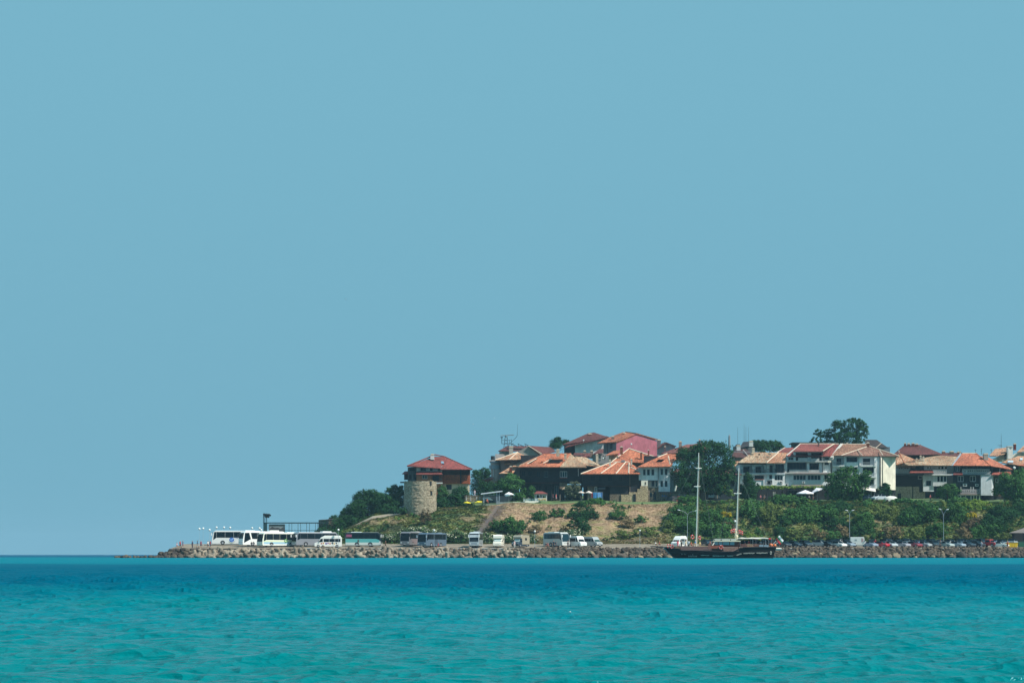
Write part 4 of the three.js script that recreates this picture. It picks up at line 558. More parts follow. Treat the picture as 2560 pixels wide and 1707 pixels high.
{ // white bay house
  const b = house('pale plastered house with projecting bay beside the big round tree', 1640, 1252, 575), D = 574, pl = plaster(0xd6d9dc);
  const W = (x0, y0, x1, y1) => [x0, y0, x1, y1, 's', 1];
  facade(b, [1597.5, 1166, 1645, 1201], D - 0.9, pl, { deep: 9, holes: [W(1608, 1173, 1614.5, 1188), W(1618, 1173, 1625, 1188), W(1629, 1173, 1636, 1188)] });
  facade(b, [1647, 1165, 1676, 1229], D - 0.5, pl, { deep: 9, holes: [W(1652, 1172, 1658, 1187), W(1662.5, 1172, 1669, 1187), W(1652, 1201.5, 1658, 1217), W(1662.5, 1201.5, 1669, 1217)] });
  facade(b, [1621, 1201, 1645.5, 1218], D, plaster(0xa8a29e), { deep: 8, holes: [W(1629, 1202, 1636.5, 1216), W(1640, 1202, 1643.5, 1216)] });
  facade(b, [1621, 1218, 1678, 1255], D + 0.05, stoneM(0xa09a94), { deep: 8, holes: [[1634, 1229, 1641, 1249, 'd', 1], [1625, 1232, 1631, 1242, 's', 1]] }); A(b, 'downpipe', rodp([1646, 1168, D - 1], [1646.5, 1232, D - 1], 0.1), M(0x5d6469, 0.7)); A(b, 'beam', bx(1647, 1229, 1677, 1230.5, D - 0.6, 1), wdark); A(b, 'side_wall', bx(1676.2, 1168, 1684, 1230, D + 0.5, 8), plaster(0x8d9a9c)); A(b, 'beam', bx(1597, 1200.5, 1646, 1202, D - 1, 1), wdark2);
  const q = (x, y) => [x, y, 571.3 + (1166.5 - y) / 24 * 9];
  A(b, 'roof', [roofP([q(1594, 1167), q(1679, 1165.5), q(1692, 1136), q(1668, 1134), q(1645, 1143)], 0.22, [[q(1637, 1155.5), q(1654, 1155), q(1664, 1148), q(1646, 1148)]]), roofP([q(1594, 1167), q(1645, 1143), [1610, 1158, 590]])], OR); A(b, 'attic_wall', bx(1612, 1140, 1676, 1167, 581.5, 4), wdark2); cap(b, q(1645, 1143), q(1668, 1134), mortar, 0.18); cap(b, q(1671, 1140), q(1676, 1162), mortar, 0.16);
}
{ // behind the big tree
  const b = house('shaded blue grey house behind the trunk of the big round tree', 1760, 1250, 592); facade(b, [1677, 1185, 1852, 1262], 590, plaster(0x66747a), { deep: 7, holes: [[1690, 1206, 1698, 1222, 'd', 1], [1704, 1206, 1712, 1222, 'd', 1], [1828, 1200, 1836, 1215, 'd', 1], [1840, 1222, 1848, 1240, 'd', 1]] }); A(b, 'roof', roofP([[1674, 1186, 587], [1855, 1186, 587], [1840, 1172, 594], [1690, 1172, 594]]), DRED);
}
{ // roofs behind the round tree
  const b = house('grey gabled house with dull red roof left of the round tree', 1668, 1142, 652), D = 650;
  A(b, 'wall', polyW([[1644, 1146], [1644, 1121], [1668, 1107], [1689, 1117], [1691, 1146]], D, 8), plaster(0xa8b0b8)); A(b, 'roof', [roofP([[1642.5, 1121.5, 648.6], [1668, 1106, 648.6], [1657, 1107, 660], [1640, 1118, 660]]), roofP([[1668, 1106, 648.6], [1691, 1117, 648.6], [1684, 1114, 660], [1660, 1107, 660]])], DRED);
  chimney(b, 1643.5, 1100, 1652.5, 1121, 652, M(0x6b6264, 0.9)); chimney(b, 1661, 1116, 1665, 1128, 646, M(0x59494a, 0.9));
  const c = house('reddish hipped roof house half hidden behind the round tree', 1710, 1140, 641); A(c, 'wall', bx(1660, 1131, 1760, 1150, 641, 8), plaster(0x7d7672));
  A(c, 'roof', [roofP([[1653, 1133, 637], [1770, 1131, 637], [1760, 1110, 647], [1718, 1110.5, 647]])], tileM(0x94625a)); A(c, 'roof', roofP([[1690, 1120, 642], [1775, 1122, 642], [1765, 1108, 650], [1750, 1103.5, 650]]), tileM(0x8a5a50)); chimney(c, 1698, 1104, 1705, 1120, 645, M(0x8a8079, 0.9)); chimney(c, 1748, 1099, 1751.5, 1109, 648, M(0x54504e, 0.9)); A(c, 'lower_roof', roofP([[1652, 1148, 610], [1690, 1150, 610], [1692, 1136, 616], [1668, 1134, 616]]), OR);
}
{ // between the trees: small roofs, chimney tower, antennas
  const b = house('dark red roofed house with white chimney blocks right of the round tree', 1856, 1150, 632);
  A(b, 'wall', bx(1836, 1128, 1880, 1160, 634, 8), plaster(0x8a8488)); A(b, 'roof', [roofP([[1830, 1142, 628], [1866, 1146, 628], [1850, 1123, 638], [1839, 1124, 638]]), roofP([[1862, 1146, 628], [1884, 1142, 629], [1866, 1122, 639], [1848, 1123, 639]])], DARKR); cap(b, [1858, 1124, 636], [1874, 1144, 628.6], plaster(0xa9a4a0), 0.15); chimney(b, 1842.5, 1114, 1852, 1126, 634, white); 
  A(b, 'lower_roof', roofP([[1832, 1178, 598], [1854, 1166, 600], [1856, 1152, 606], [1838, 1150, 606]]), ORM); A(b, 'wall', bx(1836, 1172, 1852, 1215, 602, 5), plankM(0x4a4340));
  const c = house('slate grey roofed house on the skyline with a white chimney', 1865, 1122, 655); A(c, 'wall', bx(1838, 1115, 1884, 1130, 657, 6), plaster(0x6f7479)); A(c, 'roof', [roofP([[1850, 1119, 652], [1886, 1117, 652], [1876, 1103, 660], [1858, 1106, 660]]), roofP([[1836, 1118, 653], [1853, 1117, 653], [1850, 1110, 658], [1841, 1111, 658]])], tileM(0x3d4146)); chimney(c, 1874, 1103, 1883.5, 1116, 651, white);
  one('obelisk', G(rodp([1824, 1125, 668], [1824, 1090, 668], 0.42, 0.32, 4), rodp([1824, 1090, 668], [1824, 1086, 668], 0.32, 0.05, 4)), plaster(0x7e8a90), 'pale stone obelisk rising behind the round tree', 'obelisk');
  [[1845, 1112, 1068, 'leftmost'], [1861, 1106, 1060, 'tallest'], [1865.5, 1104, 1067, 'third from the left'], [1871.5, 1102, 1066, 'rightmost']].forEach(([x, y0, y1, w]) => one('antenna', rodp([x, y0 + 6, 656], [x, y1, 656], 0.06, 0.03), iron, w + ' of four thin mast antennas above the slate roof', 'antenna', 'mast antennas'));
  const r = house('house with plain red roof between the tan and red hotel roofs', 1965, 1140, 640); A(r, 'wall', bx(1942, 1134, 1985, 1150, 640, 6), plaster(0x94837a)); A(r, 'roof', roofP([[1930, 1137, 636], [1990, 1135, 636], [1984, 1118.5, 645], [1962, 1119, 645]]), RED); cap(r, [1942, 1132, 638.5], [1963, 1119, 645], plaster(0xb0a49a), 0.2);
  const e = house('long dark flat canopy roof on the skyline under the spreading tree', 2022, 1125, 648); A(e, 'roof', bx(1982, 1105.5, 2062, 1108.5, 648, 8), M(0x2a3136, 0.8)); A(e, 'wall', bx(1985, 1108.5, 2060, 1130, 650, 6), M(0x39434a, 0.8)); A(e, 'post', rodp([1983.5, 1108, 648.5], [1983.5, 1122, 648.5], 0.08), iron);
}
const hotelW = plaster(0xe6e8ea), hotelV = plaster(0xebebe8), para = plaster(0xb6b5b2), vergeM = plaster(0xc3c0b8);
{ // tan roofed hotel with balconies
  const b = house('white hotel with tan tiled roof and dark railed balconies', 1906, 1250, 592), D = 589;
  facade(b, [1851, 1161, 1917, 1213], D, hotelW, { deep: 10, holes: [[1858, 1163.5, 1882, 1183, 'o'], [1889, 1163.5, 1911, 1183, 'o'], [1859, 1188, 1879, 1200, 'g', 2], [1887, 1188, 1911, 1200, 'g', 3]] });
  facade(b, [1917.5, 1157, 1963, 1214], D - 0.5, hotelV, { deep: 10, holes: [[1924, 1160, 1937.5, 1182, 'o'], [1939, 1160, 1961.5, 1182, 'g', 3], [1924, 1187, 1931, 1197, 'd', 1], [1914.5 + 4, 1200, 1931, 1211, 'o'], [1937, 1187.5, 1958, 1201.5, 'w', 3]] });
  A(b, 'attic', bx(1854, 1155, 1917, 1161, D + 0.4, 9), wdark); A(b, 'floor_slab', bx(1850, 1182.5, 1964, 1185.5, D - 1, 1.4), hotelW); A(b, 'column', bx(1881.8, 1162, 1885, 1183, D - 0.6, 0.4), white); A(b, 'column', bx(1912, 1162, 1915, 1183, D - 0.6, 0.4), white); A(b, 'column', bx(1909, 1199, 1912, 1215, D - 1.5, 0.4), white); A(b, 'parapet', bx(1890, 1200, 1909, 1213, D - 1.2, 1), hotelW);
  railing(b, 1853, 1173.5, 1916, 1182, D - 0.9, iron, 2.2); railing(b, 1918, 1172, 1962, 1181.5, D - 1.1, iron, 2.2); railing(b, 1919, 1202, 1931, 1211, D - 0.8, iron, 2); aircon(b, 1949, 1202.5, 1958, 1208, D - 0.5);
  A(b, 'flower_box', bx(1888, 1198, 1911, 1200, D - 1.4, 0.3), M(0x9a6a62, 0.9)); A(b, 'beam', bx(1851, 1212, 1964, 1214.5, D - 0.7, 0.8), white);
  const q = (x, y) => [x, y, 586.5 + (1157 - y) / 26.5 * 9];
  A(b, 'roof', [roofP([q(1845, 1156.5), q(1917, 1157), q(1947, 1131), q(1882, 1130.5)]), roofP([q(1845, 1156.5), q(1882, 1130.5), [1852, 1150, 604]])], TAN); A(b, 'roof', roofP([q(1917, 1157.3), q(1963, 1157.3), q(1973, 1131), q(1947, 1131.3)]), tileM(0xdcb092, 1)); A(b, 'verge', rodp(q(1917, 1156.5), q(1947, 1130.5), 0.22, 0.22, 4), mortar);
  chimney(b, 1881, 1121, 1887.5, 1132, 593, plaster(0xc8bfa6)); A(b, 'roof_vent', bx(1897, 1133, 1901, 1138, 591, 0.6), M(0x6f5c4a, 0.9)); A(b, 'roof_vent', bx(1922, 1134, 1929, 1137, 591, 0.6), M(0x7d7468, 0.9));
}
{ // red roofed hotel
  const b = house('white hotel with red tiled roof and wide top floor loggia', 2020, 1250, 593), D = 590;
  facade(b, [1985.5, 1128, 2058, 1153], D - 1.2, hotelV, { deep: 9, holes: [[1990, 1131.5, 2021, 1151.5, 'g', 4], [2029, 1131.5, 2056, 1151.5, 'g', 4]] });
  A(b, 'parapet', bx(1996.5, 1144.5, 2020.5, 1152, D - 2.4, 0.2), para); A(b, 'parapet', bx(2028, 1146, 2049, 1152, D - 2.4, 0.2), para);
  facade(b, [1967, 1140, 1986, 1153], D, hotelV, { deep: 9, holes: [[1971.5, 1143, 1984.5, 1150, 'w', 2]] }); facade(b, [2058, 1140, 2077, 1184], D + 0.2, hotelV, { deep: 9, holes: [[2062, 1144, 2073, 1148.5, 'd', 2], [2062.5, 1156, 2073, 1162, 'd', 2]] });
  facade(b, [1964, 1155, 2058, 1182], D - 0.3, hotelW, { deep: 9, holes: [[1969, 1156, 2017, 1180, 'g', 6], [2025, 1157.5, 2048.5, 1174, 'g', 3]] });
  facade(b, [1964, 1184, 2077, 1214], D - 0.2, hotelW, { deep: 9, holes: [[1984, 1187, 2016, 1200.5, 'w', 4], [2019.5, 1187, 2053, 1200.5, 'w', 4], [2062, 1187, 2072, 1198, 'd', 2]] });
  A(b, 'parapet', bx(1974, 1173.5, 2019, 1180.5, D - 1.5, 0.18), para); A(b, 'parapet', bx(2022, 1174.5, 2049, 1180.5, D - 1.5, 0.18), para); A(b, 'floor_slab', bx(1964, 1152.3, 2077, 1154.8, D - 2.4, 2.3), vergeM); A(b, 'floor_slab', bx(1964, 1180.8, 2078, 1184, D - 1.7, 1.6), vergeM);
  A(b, 'flower_box', bx(1985, 1182.5, 2077, 1184.8, D - 2, 0.25), M(0x8f7a76, 0.95)); A(b, 'parapet', bx(1984, 1201, 2053, 1211, D - 0.7, 0.4), white); aircon(b, 1964, 1208.5, 1971.5, 1215.5, D - 1); aircon(b, 2006, 1203.5, 2013, 1208.5, D - 0.8);
  A(b, 'column', bx(1964, 1156, 1967, 1181, D - 1.5, 0.3), hotelV); A(b, 'column', bx(2019, 1156, 2023, 1181, D - 1.3, 0.4), hotelV); A(b, 'downpipe', rodp([2057, 1154, D - 0.6], [2057, 1182, D - 0.6], 0.11), M(0x555b60, 0.7)); A(b, 'downpipe', rodp([2077.3, 1142, D - 0.2], [2078, 1212, D - 0.2], 0.12), M(0x4c5256, 0.7)); A(b, 'wall_lamp', bx(2070, 1151.5, 2079, 1156, D - 2.6, 0.4), plaster(0xe6dcc6));
  const q = (x, y) => [x, y, 588 + (1140 - y) / 29.5 * 10];
  A(b, 'roof', roofP([q(1966, 1140), q(2078, 1140.3), q(2098, 1110.5), q(2001, 1110.5)], 0.22), RED); A(b, 'dormer_roof', [roofP([[1984.5, 1128, 586.3], [2058, 1128, 586.3], [2086, 1109.8, 597.6], [2002, 1109.8, 597.6]], 0.25)], tileM(0xb0645a)); A(b, 'dormer_side', slab([V(2057, 1128.3, 587), V(2059, 1139, 589), V(2084, 1111, 597.4)], 0.15), tileM(0x8e504c));
  A(b, 'verge', rodp(q(1967, 1139), q(2002, 1110), 0.25, 0.25, 4), vergeM); A(b, 'verge', rodp([2058, 1127.5, 586.4], [2086, 1109.6, 597.5], 0.2, 0.2, 4), mortar); cap(b, [2000, 1109.6, 598], [2098, 1109.8, 598], mortar, 0.18); A(b, 'roof_vent', bx(2046, 1108, 2049, 1115, 593.5, 0.5), M(0x5a4a44, 0.9));
}
{ // cream walled hotel
  const b = house('hotel with brown tiled hip and tall sunlit cream side wall', 2160, 1250, 594), D = 591;
  const hl = [[2092, 1143, 2111, 1163, 'o'], [2117, 1142, 2145, 1155, 'g', 3], [2158, 1143, 2186, 1163, 'o'], [2117, 1168, 2145, 1181, 'g', 3], [2092, 1170, 2111, 1190, 'o'], [2158, 1168, 2186, 1182, 'g', 3], [2158, 1197, 2186, 1214, 'g', 3], [2120, 1194, 2145, 1208, 'g', 3]];
  facade(b, [2082, 1139, 2200, 1220], D, hotelW, { deep: 10, holes: hl });
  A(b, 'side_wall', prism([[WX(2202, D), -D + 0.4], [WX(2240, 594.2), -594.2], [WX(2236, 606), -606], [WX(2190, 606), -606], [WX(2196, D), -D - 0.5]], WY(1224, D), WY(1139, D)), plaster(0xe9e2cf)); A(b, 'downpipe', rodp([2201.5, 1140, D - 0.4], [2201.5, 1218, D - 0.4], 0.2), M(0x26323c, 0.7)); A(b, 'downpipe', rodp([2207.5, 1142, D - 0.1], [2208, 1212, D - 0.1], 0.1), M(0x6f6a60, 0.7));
  for (const [x0, x1, y] of [[2082, 2112, 1163], [2152, 2193, 1163], [2152, 2193, 1191], [2152, 2193, 1219]]) { A(b, 'floor_slab', bx(x0, y, x1, y + 2.6, D - 1.2, 1.2), hotelV); railing(b, x0 + 1, y - 8, x1 - 1, y, D - 1.1, M(0x8d9498, 0.5), 1.8); }
  A(b, 'column', bx(2082, 1138, 2085, 1164, D - 1.1, 0.5), white); A(b, 'column', bx(2149.5, 1139, 2153, 1220, D - 0.5, 0.5), hotelV); A(b, 'column', bx(2187, 1139, 2193, 1222, D - 0.45, 0.5), hotelV); A(b, 'parapet', bx(2117, 1156, 2146, 1167, D - 0.3, 0.3), hotelV);
  const q = (x, y) => [x, y, 588.5 + (1138.5 - y) / 28 * 9.5];
  A(b, 'roof', [roofP([q(2080, 1138.5), q(2110, 1138.5), q(2168, 1110.6), q(2106, 1110.6)])], BRN); A(b, 'roof', [roofP([q(2104, 1139), [2248, 1140.5, 591.5], [2174, 1115, 595.8]]), roofP([[2248, 1140.5, 591.5], [2250, 1142, 605], [2174, 1115, 595.9]])], tileM(0xa88674)); A(b, 'roof', roofP([[2104, 1139, 588.7], [2174, 1115, 596.1], [2168, 1111, 598]]), BRN);
  cap(b, q(2104, 1138.5), [2174, 1114.6, 595.8]); cap(b, [2248, 1140, 591.4], [2174, 1114.6, 595.8]); cap(b, q(2106, 1110.3), q(2168, 1110.3)); cap(b, [2144, 1124.5, 592.5], [2157, 1138, 588.3], mortar, 0.12); cap(b, [2200, 1125, 592.5], [2208, 1138, 588.4], mortar, 0.12);
  A(b, 'fire_wall', slab([V(2076, 1143, 587.5), V(2083, 1143, 587.5), V(2109, 1108.5, 598.4), V(2102, 1108.5, 598.4)], 0.9), vergeM); chimney(b, 2168, 1107, 2174.5, 1117, 595, M(0x8d6450, 0.9, { map: TX.brick })); chimney(b, 2117, 1108, 2121.5, 1113, 598, M(0xb09070, 0.9));
  const c = house('dark tiled gable peeking out behind the spreading skyline tree', 2195, 1125, 650); A(c, 'roof', [roofP([[2160, 1118, 646], [2222, 1121, 646], [2193, 1099.5, 655], [2166, 1100.5, 655]])], tileM(0x4a4341)); A(c, 'wall', bx(2180, 1117, 2226, 1135, 648, 5), plaster(0x77808a)); A(c, 'verge', rodp([2190, 1120, 645], [2204, 1108, 650], 0.15), plaster(0xa89a8a));
}
{ // ground floors
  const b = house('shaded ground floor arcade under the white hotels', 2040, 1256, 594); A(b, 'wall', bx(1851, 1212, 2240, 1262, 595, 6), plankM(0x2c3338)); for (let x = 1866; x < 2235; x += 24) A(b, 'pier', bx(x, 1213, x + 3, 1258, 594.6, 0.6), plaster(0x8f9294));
}
{ // covered terraces in front of the hotels
  const b = T('restaurant_pergola', 'long vine covered restaurant pergola below the white hotels', 'pergola', V(1976, 1250, 578)), D = 576, deck = [];
  A(b, 'beam', [bx(1893, 1223.5, 2058, 1226, D, 0.3), bx(1893, 1223.5, 2058, 1226, D + 5, 0.3)], wdark); for (let x = 1898; x < 2058; x += 20) A(b, 'post', rodp([x, 1225, D + 0.2], [x, 1256, D + 0.2], 0.1), wdark2);
  srand(77); A(b, 'vine', leaves([1905, 1930, 1955, 1980, 2005, 2030, 2050].map((x) => ({ c: V(x, 1219 + rr(-1, 1), D + 2.5), r: V3(1.9, 0.55, 3) })), { k: 150, n: 26, ls: 0.3, cols: TONE.lime, crad: 0.3 }), leafM);
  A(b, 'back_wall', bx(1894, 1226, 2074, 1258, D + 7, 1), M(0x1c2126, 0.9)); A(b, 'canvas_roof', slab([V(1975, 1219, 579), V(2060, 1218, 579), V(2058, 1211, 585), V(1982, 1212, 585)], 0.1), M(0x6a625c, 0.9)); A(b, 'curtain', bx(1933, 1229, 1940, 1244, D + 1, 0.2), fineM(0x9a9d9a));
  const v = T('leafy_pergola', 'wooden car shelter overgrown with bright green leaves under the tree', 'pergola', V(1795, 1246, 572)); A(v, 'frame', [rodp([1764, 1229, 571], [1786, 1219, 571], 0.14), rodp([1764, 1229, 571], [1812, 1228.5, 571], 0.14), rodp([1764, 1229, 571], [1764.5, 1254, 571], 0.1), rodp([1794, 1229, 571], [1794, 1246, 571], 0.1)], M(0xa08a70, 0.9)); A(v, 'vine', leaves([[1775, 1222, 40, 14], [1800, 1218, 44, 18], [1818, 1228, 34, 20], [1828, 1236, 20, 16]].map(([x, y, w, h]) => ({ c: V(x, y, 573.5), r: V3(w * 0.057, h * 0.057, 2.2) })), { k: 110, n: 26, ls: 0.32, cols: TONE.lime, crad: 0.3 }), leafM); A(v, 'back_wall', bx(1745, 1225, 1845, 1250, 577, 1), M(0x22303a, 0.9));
}
{ // grey and tan house row right
  const b = house('tan roofed house with stone ground floor and hanging grey bays', 2310, 1252, 615), D = 612;
  facade(b, [2244, 1162, 2278, 1186], D + 0.5, plaster(0x9a9da0), { deep: 8, holes: [[2247, 1163.5, 2259, 1173, 'w', 2], [2261, 1163.5, 2274, 1173, 'w', 2]] }); facade(b, [2278, 1162, 2312, 1175], D, plaster(0x454c52), { deep: 8, holes: [[2280, 1164, 2310, 1174.5, 'o']] });
  facade(b, [2312, 1162, 2382, 1187], D - 0.2, plaster(0xc4c8cc), { deep: 8, holes: [[2319, 1166, 2324, 1172, 'w', 1], [2326, 1166, 2330, 1172, 'w', 1], [2346.5, 1165, 2352.5, 1173.5, 'w', 1], [2354, 1165, 2361, 1173.5, 'w', 1], [2363, 1165, 2369.5, 1173.5, 'w', 1], [2371.5, 1165, 2377, 1173.5, 'w', 1]] });
  A(b, 'wall', bx(2274, 1174, 2314, 1190, D + 0.4, 6), M(0x3a4248, 0.9)); A(b, 'lower_roof', roofP([[2275, 1181.5, 608.8], [2335, 1181, 608.8], [2332, 1174.5, 611.6], [2279, 1174.8, 611.6]]), tileM(0xb06458)); ornate(b, 2228, 1174, 2276, 1183, D - 1.2, M(0x9aa2a8, 0.6)); A(b, 'balcony', bx(2228, 1183, 2277, 1187, D - 1.3, 2.2), M(0x3c4a52, 0.8));
  A(b, 'wall', bx(2239, 1187, 2309, 1216, D + 0.6, 8), woodM(0x1f2226)); A(b, 'stone_wall', [bx(2240, 1216, 2314, 1256, D + 0.8, 8)], stoneM(0xdad2ca)); A(b, 'timber_post', bx(2282, 1216, 2284, 1254, D + 0.6, 0.3), wdark2); A(b, 'doorway', bx(2245, 1233, 2254, 1254, D + 0.7, 0.3), darkIn); addWin(b, D + 0.5, [[2297, 1190, 2306, 1197, 'w', 2]]); A(b, 'wall', bx(2300, 1216, 2314, 1230, D + 0.3, 4), wdark);
  facade(b, [2309.5, 1187.5, 2336, 1228.5], D - 0.9, plaster(0xc8ccd0), { deep: 6, holes: [[2316.5, 1201.5, 2329, 1214, 'd', 2]] }); facade(b, [2333.5, 1187, 2381, 1215], D - 1.4, plaster(0xc6c9ca), { deep: 7, holes: [[2344.5, 1190, 2350.5, 1204, 's', 1], [2352.5, 1190, 2359, 1204, 's', 1], [2361, 1190, 2367, 1204, 's', 1]] });
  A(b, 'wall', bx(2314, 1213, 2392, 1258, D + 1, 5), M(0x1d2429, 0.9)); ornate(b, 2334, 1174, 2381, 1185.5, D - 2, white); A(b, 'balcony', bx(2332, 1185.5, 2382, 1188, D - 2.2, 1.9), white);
  const q = (x, y) => [x, y, 609.5 + (1163 - y) / 22 * 8];
  A(b, 'roof', [roofP([q(2243, 1162.5), q(2383, 1163.5), q(2396, 1141.5), q(2349, 1138.5), q(2318, 1143)])], TAN); A(b, 'roof', roofP([q(2243, 1162.5), q(2318, 1143), [2262, 1158, 625]]), TAN); A(b, 'verge', slab([V(2380, 1164, 609), V(2385, 1164, 609), V(2405, 1135, 619), V(2400, 1135, 619)], 0.5), plaster(0x8e9aa4));
  chimney(b, 2301, 1140, 2305.5, 1152, 613, plaster(0xa8a294)); chimney(b, 2308, 1142, 2312, 1152, 613, plaster(0xc9c0ae)); chimney(b, 2291, 1147, 2295, 1153, 615, plaster(0x8d8578));
}
{ // orange roofed corner house
  const b = house('corner house with bright orange roof and large hanging white bay', 2440, 1252, 591), D = 588;
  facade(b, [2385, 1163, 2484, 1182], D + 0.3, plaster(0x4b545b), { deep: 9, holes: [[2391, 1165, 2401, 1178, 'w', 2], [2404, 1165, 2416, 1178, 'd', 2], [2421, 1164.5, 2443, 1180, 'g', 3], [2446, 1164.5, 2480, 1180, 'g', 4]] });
  A(b, 'lower_roof', roofP([[2384, 1186, 585], [2408, 1186, 585], [2408, 1180, 588], [2386, 1180, 588]]), RED); A(b, 'lower_roof', roofP([[2480, 1186, 586], [2531, 1186, 588], [2528, 1179, 591], [2486, 1179, 588.5]]), tileM(0xba6a58)); ornate(b, 2407, 1172.5, 2476, 1184, D - 1.2, white); aircon(b, 2408, 1175, 2419, 1184, D - 0.6); A(b, 'balcony', bx(2405, 1184, 2478, 1187, D - 1.4, 1.6), M(0x69777e, 0.8));
  facade(b, [2383, 1187, 2451, 1222], D, plankM(0x2a353c), { deep: 8, holes: [[2396, 1189.5, 2410.5, 1204, 'w', 2], [2426, 1189.5, 2441, 1204, 'w', 2]] }); aircon(b, 2409, 1209, 2419, 1215.5, D); aircon(b, 2440, 1209.5, 2447.5, 1215.5, D);
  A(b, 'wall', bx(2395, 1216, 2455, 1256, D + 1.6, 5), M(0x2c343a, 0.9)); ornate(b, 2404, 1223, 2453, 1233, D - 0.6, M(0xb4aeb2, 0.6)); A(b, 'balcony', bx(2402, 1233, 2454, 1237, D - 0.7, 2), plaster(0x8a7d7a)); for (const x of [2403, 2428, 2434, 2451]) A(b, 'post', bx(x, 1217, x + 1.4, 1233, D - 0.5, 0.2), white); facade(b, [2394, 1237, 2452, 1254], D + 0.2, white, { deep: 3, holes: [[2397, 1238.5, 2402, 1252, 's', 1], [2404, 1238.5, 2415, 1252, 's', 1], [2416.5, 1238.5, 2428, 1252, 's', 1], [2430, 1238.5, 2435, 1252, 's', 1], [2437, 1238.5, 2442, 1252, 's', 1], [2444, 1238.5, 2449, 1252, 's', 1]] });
  A(b, 'white_bay', prism([[WX(2451.5, D), -D + 1.2], [WX(2478, D), -D + 1.2], [WX(2486, D), -D - 0.5], [WX(2486, D), -D - 6], [WX(2451.5, D), -D - 6]], WY(1238.5, D), WY(1187, D)), plaster(0xc5cace)); A(b, 'wall', bx(2456, 1238.5, 2486, 1256, D + 1.5, 4), darkIn);
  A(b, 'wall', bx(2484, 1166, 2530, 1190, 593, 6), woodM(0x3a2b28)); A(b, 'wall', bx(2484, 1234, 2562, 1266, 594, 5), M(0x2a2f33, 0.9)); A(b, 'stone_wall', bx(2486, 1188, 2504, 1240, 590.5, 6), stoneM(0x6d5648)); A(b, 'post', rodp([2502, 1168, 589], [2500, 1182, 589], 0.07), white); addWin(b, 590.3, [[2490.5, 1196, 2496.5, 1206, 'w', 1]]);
  const q = (x, y) => [x, y, 585.5 + (1163.5 - y) / 30 * 10];
  A(b, 'roof', [roofP([q(2383.5, 1163.5), q(2478, 1164), q(2442, 1133.5), q(2407, 1133.5)])], tileM(0xe0906c)); A(b, 'roof', [roofP([q(2478, 1164), [2535, 1167, 591], [2468, 1141, 601], q(2442, 1133.5)])], tileM(0xe0906c)); cap(b, q(2478, 1164), q(2442, 1133.5), tileM(0xe0906c)); cap(b, q(2407, 1133), q(2442, 1133), mortar); chimney(b, 2461, 1134.5, 2472, 1150, 590, plaster(0x9d978c)); dish(b, 2537, 1170, 0.55, 588.5);
}
